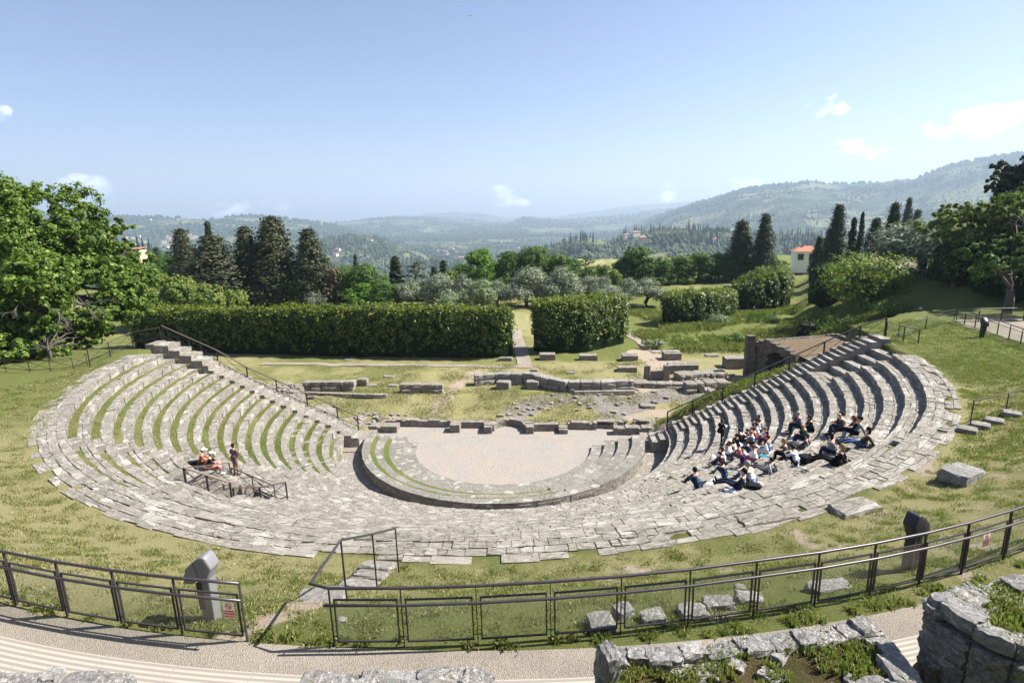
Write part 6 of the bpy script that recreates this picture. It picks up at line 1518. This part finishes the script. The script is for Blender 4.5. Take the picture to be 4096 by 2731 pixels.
# ---------------------------------------------------------------- haze
b=MB(); b.box((0,7000,190),(26000,15400,960)); o=b.build('haze',None)
m=bpy.data.materials.new('haze'); m.use_nodes=True; m.node_tree.nodes.clear(); g=G(m.node_tree)
pv=g.n('ShaderNodeVolumePrincipled',{'Color':(.63,.80,1,1),'Density':1.4e-4,'Anisotropy':.2}); g.n('ShaderNodeOutputMaterial',{'Volume':pv.outputs[0]}); o.data.materials.append(m); tag(o,kind='stuff'); o['label']='pale blue air over the valley'; o['category']='haze'
# ---------------------------------------------------------------- people
def skin_mesh(name,nodes,edges,sub=1,root='hip'):
    keys=list(nodes); idx={k:i for i,k in enumerate(keys)}; me=bpy.data.meshes.new(name)
    me.from_pydata([nodes[k][:3] for k in keys],[(idx[a],idx[b]) for a,b in edges],[]); o=bpy.data.objects.new(name,me); COL.objects.link(o)
    m=o.modifiers.new('s','SKIN'); m.use_smooth_shade=True; m.branch_smoothing=.5
    for k in keys:
        v=me.skin_vertices[0].data[idx[k]]; r=nodes[k][3]; v.radius=r if isinstance(r,tuple) else (r,r); v.use_root=(k==root)
    s=o.modifiers.new('u','SUBSURF'); s.levels=sub; s.render_levels=sub
    dg=bpy.context.evaluated_depsgraph_get(); me2=bpy.data.meshes.new_from_object(o.evaluated_get(dg)); bpy.data.objects.remove(o); me2.materials.clear(); me2.name=name; return me2
def V3(*a): return Vector(a)
POSES={
 'ledge':dict(hip=(0,0,.11),chest=(0,.03,.36),neck=(0,.09,.585),head=(0,.15,.70),kn=(.13,.42,.13),ft=(.13,.46,-.27),toe=(.14,.62,-.31),el=(.25,.16,.30),ha=(.10,.36,.30),fd=(-.05,.09,-.01)),
 'knees':dict(hip=(0,0,.11),chest=(0,.06,.35),neck=(0,.16,.56),head=(0,.22,.67),kn=(.13,.36,.40),ft=(.12,.56,.06),toe=(.12,.71,.03),el=(.25,.27,.36),ha=(.07,.47,.40),fd=(-.07,.04,-.03)),
 'lean':dict(hip=(0,0,.11),chest=(0,-.10,.34),neck=(0,-.16,.57),head=(0,-.14,.70),kn=(.11,.44,.22),ft=(.12,.83,.06),toe=(.14,.88,.18),el=(.29,-.26,.30),ha=(.30,-.38,.03),fd=(.02,-.09,-.01)),
 'stand':dict(hip=(0,0,.90),chest=(0,.0,1.17),neck=(0,.01,1.42),head=(0,.03,1.56),kn=(.10,.02,.48),ft=(.11,-.03,.06),toe=(.13,.13,.03),el=(.26,.04,1.13),ha=(.13,.26,1.22),fd=(-.03,.08,.03)),
 'step':dict(hip=(0,0,.90),chest=(0,.03,1.17),neck=(0,.06,1.42),head=(0,.10,1.55),kn=(.10,.02,.48),ft=(.11,-.03,.06),toe=(.13,.13,.03),el=(.25,.10,1.14),ha=(.09,.30,1.10),fd=(-.03,.08,.0),kn2=(-.12,.42,.80),ft2=(-.14,.46,.40),toe2=(-.15,.62,.37)),
}
def pose_meshes(p):
    q=POSES[p]; hip,ch,nk,hd=(Vector(q[k]) for k in ('hip','chest','neck','head')); up=(hd-nk).normalized()
    def base(g,hands=True,legs=True,torso=True,head=True,arms=True):
        N={};E=[]
        N['hip']=(*hip,(.135+g,.10+g)); N['waist']=(*(hip*.55+ch*.45),(.125+g,.095+g)); N['ch']=(*(ch+(nk-ch)*.25),(.15+g,.105+g)); E+=[('hip','waist'),('waist','ch')]
        if torso or head:
            N['col']=(*(ch+(nk-ch)*.78),(.10+g,.075+g)); E.append(('ch','col'))
        if head:
            f=(hd-Vector((0,0,0))); N['nk']=(*nk,.052); N['jaw']=(*(nk+up*.07+Vector((0,.02,0))),(.062,.072)); N['hd']=(*hd,(.075,.092)); N['cr']=(*(hd+up*.085),(.066,.082)); E+=[('col','nk'),('nk','jaw'),('jaw','hd'),('hd','cr')]
            N['nose']=(*(hd+Vector((0,.108,-.02))),.014); E.append(('hd','nose'))
            for s in (-1,1): N['ear%d'%s]=(*(hd+Vector((s*.085,-.005,-.01))),.015); E.append(('hd','ear%d'%s))
        for s in (-1,1):
            if arms:
                sh=ch+(nk-ch)*.66+Vector((s*.175,0,0)); el_=Vector(q['el']); el_.x*=s; ha=Vector(q['ha']); ha.x*=s
                N['sh%d'%s]=(*sh,.058+g); N['ue%d'%s]=(*((sh+el_)/2),.047+g); N['el%d'%s]=(*el_,.040+g); E+=[('ch' if not(torso or head) else 'col','sh%d'%s),('sh%d'%s,'ue%d'%s),('ue%d'%s,'el%d'%s)]
                N['fa%d'%s]=(*(el_*.4+ha*.6),.034+g*.8); E.append(('el%d'%s,'fa%d'%s))
                if hands:
                    N['wr%d'%s]=(*ha,.025); fd=Vector(q['fd']); fd.x*=s; pm=ha+fd*.45; N['pm%d'%s]=(*pm,(.034,.018)); E+=[('fa%d'%s,'wr%d'%s),('wr%d'%s,'pm%d'%s)]
                    fdn=fd.normalized(); sd=fdn.cross(Vector((0,0,1))).normalized()
                    for k,(o_,l) in enumerate(((-.026,.062),(-.009,.075),(.009,.070),(.026,.056))):
                        a='f%d_%d'%(s,k); N[a]=(*(pm+sd*o_+fdn*(l*.55+.02)),.0085); N[a+'t']=(*(pm+sd*o_*1.1+fdn*(l+.02)+Vector((0,0,-.014))),.0075); E+=[('pm%d'%s,a),(a,a+'t')]
                    a='th%d'%s; N[a]=(*(pm-sd*s*.045+fdn*.0),.010); N[a+'t']=(*(pm-sd*s*.060+fdn*.035),.009); E+=[('wr%d'%s,a),(a,a+'t')]
            if legs:
                kn=Vector(q['kn']);ft=Vector(q['ft']);toe=Vector(q['toe'])
                if s<0 and 'kn2' in q: kn,ft,toe=Vector(q['kn2']),Vector(q['ft2']),Vector(q['toe2'])
                else: kn.x*=s;ft.x*=s;toe.x*=s
                hj=hip+Vector((s*.085,.02,-.02)); N['hj%d'%s]=(*hj,.085+g); N['tm%d'%s]=(*((hj+kn)/2),.074+g); N['kn%d'%s]=(*kn,.055+g); N['cf%d'%s]=(*(kn*.6+ft*.4),.052+g); N['an%d'%s]=(*ft,.036+g)
                E+=[('hip','hj%d'%s),('hj%d'%s,'tm%d'%s),('tm%d'%s,'kn%d'%s),('kn%d'%s,'cf%d'%s),('cf%d'%s,'an%d'%s)]
                if hands: N['toe%d'%s]=(*toe,.030); E.append(('an%d'%s,'toe%d'%s))
        return N,E
    body=skin_mesh('body',*base(0))
    N,E=base(.016,False,False,True,False); N['hem']=(*(hip+Vector((0,0,-.02))),(.15,.118)); E.append(('hip','hem')); shirt=skin_mesh('shirt',N,E)
    N,E=base(.014,False,True,False,False,False); 
    for k in ('waist','ch'): N.pop(k)
    E=[e for e in E if e[0] in N and e[1] in N]; trousers=skin_mesh('trousers',N,E)
    b=MB()
    for s in (-1,1):
        ft=Vector(q['ft']);toe=Vector(q['toe'])
        if s<0 and 'kn2' in q: ft,toe=Vector(q['ft2']),Vector(q['toe2'])
        else: ft.x*=s;toe.x*=s
        d=(toe-ft).normalized(); b.tube([ft-d*.06,ft,ft+d*.10,toe+d*.03],[.038,.047,.044,.022],8)
    shoes=grab(b.build('shoes',None,None,True))
    def hair(long):
        b=MB(); n=14; m=9; vs=[];fs=[]; rg=random.Random(3+long)
        for i in range(m+1):
            ph=math.pi*i/m
            for j in range(n):
                th=2*math.pi*j/n; x,y,z=math.sin(ph)*math.cos(th),math.sin(ph)*math.sin(th),math.cos(ph)
                front=max(0,y); sx=.092;sy=.108;sz=.118
                if z<.15 and y>.1: sx*=.86; sy*=.72; sz*=.9      # tucked under the face
                if z<-.1: 
                    if y<.15: sz*=1.0+(1.4 if long else .0)
                    else: sy*=.6
                w=1+rg.uniform(-.05,.05); vs.append(hd+Vector((x*sx*w,y*sy*w-.018,z*sz+.045)))
        for i in range(m):
            for j in range(n): j2=(j+1)%n; fs.append((i*n+j,(i+1)*n+j,(i+1)*n+j2,i*n+j2))
        fs=[f for f in fs if not (sum((vs[k]-hd).y for k in f)/4>.045 and sum((vs[k]-hd).z for k in f)/4<.055)]
        b.add(vs,fs); return grab(b.build('hair',None,None,True))
    b=MB()
    for s in (-1,1): b.rock(hd+Vector((s*.032,.088,.012)),(.024,.016,.012),0,.02,2)
    b.rock(hd+Vector((0,.092,-.052)),(.045,.012,.009),0,.02,2); face=grab(b.build('face_features',None))
    return dict(body=body,shirt=shirt,trousers=trousers,shoes=shoes,hair0=hair(0),hair1=hair(1),face=face)
PM={k:pose_meshes(k) for k in POSES}
for m in PM.values():
    for me in m.values():
        me.materials.clear(); me.materials.append(None)
_mc={}
def cm(col,rough=.85):
    key=tuple(round(c,3) for c in col)
    if key not in _mc: _mc[key]=plain('cloth_%d'%len(_mc),key,rough,vary=.15,sc=14,bump=.4,spec=.1)
    return _mc[key]
SK=[(.50,.30,.21),(.42,.25,.17),(.56,.36,.27)]
HB,HD,HL,HR,HG=(.05,.028,.016),(.012,.010,.009),(.30,.20,.09),(.16,.06,.025),(.30,.29,.28)
def row_point(u,v):
    for i in range(18):
        z=rowz(i); p=P(u,v,z); r=math.hypot(p[0],p[1])
        if rin(i)<=r<=rout(i)+.001: return p,i
    best=min(range(18),key=lambda i:abs(math.hypot(*P(u,v,rowz(i))[:2])-(rin(i)+rout(i))/2)); return P(u,v,rowz(best)),best
def person(lab,u,v,pose,shirt,trou,hair,long_=0,sc=1.0,turn=0.0,cap=None,bald=False,skin=0,group=None,snap=True,shoes=(.03,.03,.035),pos=None,paper=None,face_az=None):
    if pos is None:
        p,i=row_point(u,v); r=math.hypot(p[0],p[1]); t=math.atan2(p[1],p[0])
        if snap and pose=='ledge':
            rr=rin(i)+.16*sc; p=np.array([rr*math.cos(t),rr*math.sin(t),rowz(i)])
    else: p=np.array(pos); t=math.atan2(p[1],p[0])
    inward=math.atan2(-p[1],-p[0]) if face_az is None else face_az
    rz=inward-math.pi/2+R(turn); e=thing('person',lab,'person',(p[0],p[1],p[2]+.005),rz,group,(sc,sc,sc)); m=PM[pose]
    def add(n,me,mt):
        o=bpy.data.objects.new(n,me); COL.objects.link(o); o.parent=e; o.material_slots[0].link='OBJECT'; o.material_slots[0].material=mt; return o
    add('body',m['body'],cm(SK[skin],.6)); add('shirt',m['shirt'],shirt if isinstance(shirt,bpy.types.Material) else cm(shirt)); add('trousers',m['trousers'],cm(trou)); add('shoes',m['shoes'],cm(shoes)); add('face',m['face'],cm((.06,.03,.03)))
    if not bald: add('hair',m['hair%d'%long_],cm(hair,.6))
    else:
        pass
    if cap:
        b=MB(); hd=Vector(POSES[pose]['head']); n=12
        vs=[hd+Vector((math.cos(2*math.pi*j/n)*.104*c_,math.sin(2*math.pi*j/n)*.118*c_-.01,.04+z_)) for c_,z_ in ((1.0,0),(.93,.06),(.6,.10),(.05,.118)) for j in range(n)]
        fs=[(a*n+j,a*n+(j+1)%n,(a+1)*n+(j+1)%n,(a+1)*n+j) for a in range(3) for j in range(n)]; b.add(vs,fs)
        b.hexa([hd+Vector(q) for q in ((-.07,.08,.03),(.07,.08,.03),(.06,.19,.02),(-.06,.19,.02),(-.07,.08,.045),(.07,.08,.045),(.06,.19,.03),(-.06,.19,.03))]); b.build('cap',cm(cap),e,True)
    if paper:
        q=POSES[pose]; hz_=Vector(q['ha']); c=Vector((0,hz_.y+.09,hz_.z+.05))*sc; cz,sz=math.cos(rz),math.sin(rz); w=Vector((p[0]+c.x*cz-c.y*sz,p[1]+c.x*sz+c.y*cz,p[2]+c.z))
        b=MB(); b.add([(-.15,-.105,0),(.15,-.105,0),(.15,0,.008),(.15,.105,0),(-.15,.105,0),(-.15,0,.008),(-.15,-.105,-.003),(.15,-.105,-.003),(.15,.105,-.003),(-.15,.105,-.003)],[(0,1,2,5),(5,2,3,4),(9,8,7,6),(0,6,7,1),(1,7,8,3,2),(3,8,9,4),(4,9,6,0,5)])
        o=b.build('sheet_of_paper',M['paper']); o.location=w; o.rotation_euler=(R(38),0,rz); tag(o,paper,'paper','sheets of paper held in the school group')
    return e
M['paper']=plain('white_paper',(.80,.80,.80),.8,vary=.02)
def stripes(name,a,b_,sc,axis=2,cross=None):
    m,g=mat(name); pos=g.n('ShaderNodeTexCoord').outputs['Object']; sp=g.n('ShaderNodeSeparateXYZ',{0:pos}); f=g.m('FRACT',g.m('MULTIPLY',sp.outputs[axis],sc)); c=g.mix(g.m('GREATER_THAN',f,.55),a,b_)
    if cross: f2=g.m('FRACT',g.m('MULTIPLY',sp.outputs[0],cross)); c=g.mix(g.m('MULTIPLY',g.m('GREATER_THAN',f2,.7),.5),c,b_)
    finish(g,c,.85,spec=.1); return m
M['redstripe']=stripes('striped_jumper',(.42,.09,.04),(.22,.13,.08),11); M['bwstripe']=stripes('black_white_stripes',(.03,.03,.04),(.55,.55,.55),30); M['plaid']=stripes('plaid_jacket',(.11,.055,.07),(.20,.14,.15),9,2,9)
NV,WH_,BK,JE,GY,LG=(.018,.025,.055),(.72,.72,.75),(.012,.012,.014),(.06,.10,.20),(.10,.10,.105),(.35,.36,.38)
zp=lambda x,y:((2700+x/3.733)/K,(1580+y/3.733)/K); zq=lambda x,y:((3050+x/4.238)/K,(1580+y/4.238)/K)
GS='school group sitting on the right seats'
def pp_(lab,f,x,y,*a,**k): k.setdefault('group',GS); return person(lab,*f(x,y),*a,**k)
pp_('man in a slate blue pullover sitting alone at the front of the group',zp,350,1370,'knees',(.05,.085,.14),NV,HD,0,1.04,turn=12,snap=False,skin=1)
pp_('child in navy hugging the knees, right behind the man in slate blue',zp,745,1205,'knees',NV,JE,HB,1,.88,turn=20,snap=False)
pp_('man in a dark speckled sweater with his legs stretched out along the step',zp,950,1395,'lean',(.035,.04,.055),NV,HD,0,1.02,turn=30,snap=False)
pp_('man in a white shirt sitting in the front beside the dark sweater',zp,1150,1325,'knees',(.66,.70,.78),JE,HG,0,1.08,turn=18,snap=False)
pp_('boy in a light grey shirt reclining right of the man in white',zp,1375,1160,'lean',LG,GY,HD,0,.84,turn=10,snap=False)
pp_('woman in black standing with one foot raised on a seat, facing the children',zp,668,735,'step',BK,BK,HB,1,.93,turn=-120,snap=False,paper='white sheet held by the standing woman in black')
kids=[('child in dark navy at the lower left corner of the group',720,1035,NV,NV,HD,0,1),('girl in white with long brown hair right of the navy child in the lower left',805,1000,WH_,LG,HB,1,0),
('child in white just above the girl with long brown hair on the left side',855,925,WH_,JE,HB,0,0),('girl in white in the left column, third above the front adults',905,850,WH_,NV,HB,1,1),
('child in navy holding a large white sheet at the left edge below the standing woman',955,765,NV,NV,HD,0,1),('child in a salmon pink shirt in the middle of the lower rows',1000,935,(.60,.16,.15),GY,HD,0,0),
('girl in dark denim with long brown hair in the centre of the group',1110,860,NV,JE,HB,1,1),('girl in a white sleeveless top with dark hair, right of the centre',1320,850,WH_,WH_,HD,1,1),
('child in pale blue behind the white sleeveless top',1385,815,(.30,.36,.45),JE,HB,0,0),('girl in bright pink with dark hair near the upper right corner',1415,725,(.62,.08,.16),NV,HD,1,0),
('child in white with light brown hair at the upper right corner',1450,680,WH_,(.16,.05,.14),HL,0,0),('blond child in blue grey in the upper middle',1195,740,(.14,.19,.27),NV,HL,0,0),
('child in white with brown hair above the blond one',1165,680,WH_,NV,HB,0,1),('child in maroon right of the centre top',1250,680,(.20,.03,.045),NV,HB,0,0),
('dark haired child in navy below the standing woman',1015,700,NV,NV,HD,0,0),('child in navy holding a sheet between the standing woman and the maroon child',1115,665,NV,NV,HD,0,1),
('dark haired child in white near the top of the column',1275,605,WH_,WH_,HD,0,0),('child in pale blue second from the top of the column',1225,545,(.42,.52,.68),JE,HD,0,1),
('child in grey blue leaning at the right of the column top',1290,520,(.07,.085,.12),GY,HB,1,0),('topmost child of the column with brown hair',1240,465,BK,NV,HB,1,0),
('child in white squeezed between the left column and the salmon shirt',885,905,WH_,LG,HD,1,0)]
for k,(l,x,y,s_,t_,h_,lo,pa) in enumerate(kids):
    pp_(l,zp,x,y,'ledge' if k%3 else 'knees',s_,t_,h_,lo,.80+.05*((k*7)%3),turn=[22,8,30,-5,15][k%5],snap=False if k%3==0 else True,paper=('white sheet held by the '+' '.join(l.split()[:9])) if pa else None)
pp_('woman with curly brown hair and white shirt in pink trousers among the children',zp,1220,995,'ledge',WH_,(.42,.10,.16),HR,0,.98,turn=25,paper='grey sheet held by the woman with curly brown hair')
GA='adults sitting right of the children'
for l,x,y,po,s_,t_,h_,lo,sc_,tu,kw in (
 ('grey haired man in a blue grey shirt, upper left adult',725,560,'ledge',(.06,.07,.11),NV,HG,0,1.03,20,{}),
 ('woman in black with long brown hair leaning beside the grey haired man',790,600,'ledge',BK,BK,HB,1,.98,20,{}),
 ('bald bearded man in a dark green sweater',700,745,'ledge',(.015,.10,.075),NV,HD,0,1.0,25,dict(bald=True)),
 ('young person in a grey shirt leaning back on one hand under the green sweater',680,900,'lean',GY,GY,HB,0,.88,10,{}),
 ('blonde woman in a long grey brown coat with orange socks',440,1050,'ledge',(.12,.11,.10),BK,HL,1,1.0,25,{}),
 ('person in a white shirt sitting with the back to the camera beside a black bag',570,1175,'knees',(.66,.70,.80),BK,HB,0,1.0,5,{}),
 ('bald man in a dark grey hooded jacket, top of the right cluster',1290,580,'ledge',(.05,.05,.06),NV,HD,0,1.06,20,dict(bald=True)),
 ('dark haired person in black right behind the bald man in the hooded jacket',1480,585,'ledge',BK,NV,HD,0,.95,10,{}),
 ('person in a light grey hood stretching the legs over the seats',1560,660,'lean',(.22,.23,.26),BK,HD,0,1.0,25,{}),
 ('woman with curly red hair at the far right of the group',1740,690,'ledge',BK,(.30,.32,.38),HR,1,.98,20,{}),
 ('dark haired woman in an olive sweater and blue jeans reclining',1690,870,'lean',(.055,.055,.03),JE,HD,1,1.0,30,{}),
 ('woman in a black and white striped top with dark hair',1285,1010,'ledge',M['bwstripe'],NV,HD,1,1.0,15,{}),
 ('woman with long blonde hair in black leaning on her arm, lowest of the right cluster',1240,1170,'lean',BK,BK,HL,1,1.0,25,{})):
    pp_(l,zq,x,y,po,s_,t_,h_,lo,sc_,turn=tu,group=GA,snap=(po=='ledge'),**kw)
person('woman in a red striped jumper and white cap sitting on the left seats',*zv(455,600),'ledge',M['redstripe'],(.10,.06,.05),HD,0,1.0,turn=-20,cap=(.75,.72,.70),snap=False,group='three visitors on the left seats')
person('woman in black with a pale cap and pink trousers sitting on the left seats',*zv(590,655),'ledge',BK,(.62,.26,.22),HD,0,.98,turn=-25,cap=(.62,.60,.62),snap=False,group='three visitors on the left seats',shoes=(.7,.7,.7))
person('woman in a purple plaid jacket and beige trousers standing on the left seats',*zv(1060,765),'stand',M['plaid'],(.28,.19,.14),HD,0,.93,turn=25,group='three visitors on the left seats')
person('tiny distant person in a white shirt standing by the wire mesh fence',0,0,'stand',WH_,JE,HD,0,1.0,pos=D(1676,646,.6),face_az=-2)
def flat_thing(name,lab,cat,f,x,y,sx,sy,h,mt,rz=0,j=.02,soft=False):
    p,i=row_point(*f(x,y)); b=MB()
    if soft: b.rock((0,0,h/2),(sx,sy,h),0,.16,4)
    else: b.box((0,0,h/2+.004),(sx,sy,h))
    o=b.build(name,mt,None,soft); o.location=(p[0],p[1],p[2]+.01); o.rotation_euler=(0,0,R(rz)); return tag(o,lab,cat)
flat_thing('sheet_of_paper','white sheet lying on the stone between the slate blue man and the navy child','paper',zp,520,1325,.30,.21,.003,M['paper'],-20)
flat_thing('sheet_of_paper','pale blue sheet lying right at the feet of the navy child','paper',zp,595,1275,.32,.2,.003,M['paper'],-30)
flat_thing('sheet_of_paper','large white sheet lying in front of the dark sweater man, lowest of all','paper',zp,830,1425,.42,.3,.003,M['paper'],-15)
flat_thing('backpack','black bag lying right of the man in the white shirt','bag',zp,1170,1385,.5,.3,.14,cm(BK),-15,soft=True)
flat_thing('jacket','bright blue folded jacket beside the man in the white shirt','jacket',zp,1080,1350,.3,.2,.08,cm((.02,.22,.45)),10,soft=True)
flat_thing('backpack','dark blue backpack standing below the salmon shirt','bag',zp,1015,1020,.26,.22,.42,cm((.02,.04,.12)),10,soft=True)
flat_thing('backpack','teal bag right of the curly haired woman','bag',zp,1320,965,.4,.28,.2,cm((.02,.16,.20)),30,soft=True)
flat_thing('backpack','black bag right of the person in the white shirt with back turned','bag',zq,730,1140,.5,.4,.3,cm(BK),20,soft=True)
flat_thing('coat','black coat spread under the long blonde haired woman','coat',zq,1310,1130,.6,.4,.12,cm(BK),25,soft=True)
flat_thing('jacket','dark jacket spread behind the seated pair on the left seats','jacket',zv,310,570,.5,.4,.08,cm(BK),25,soft=True)
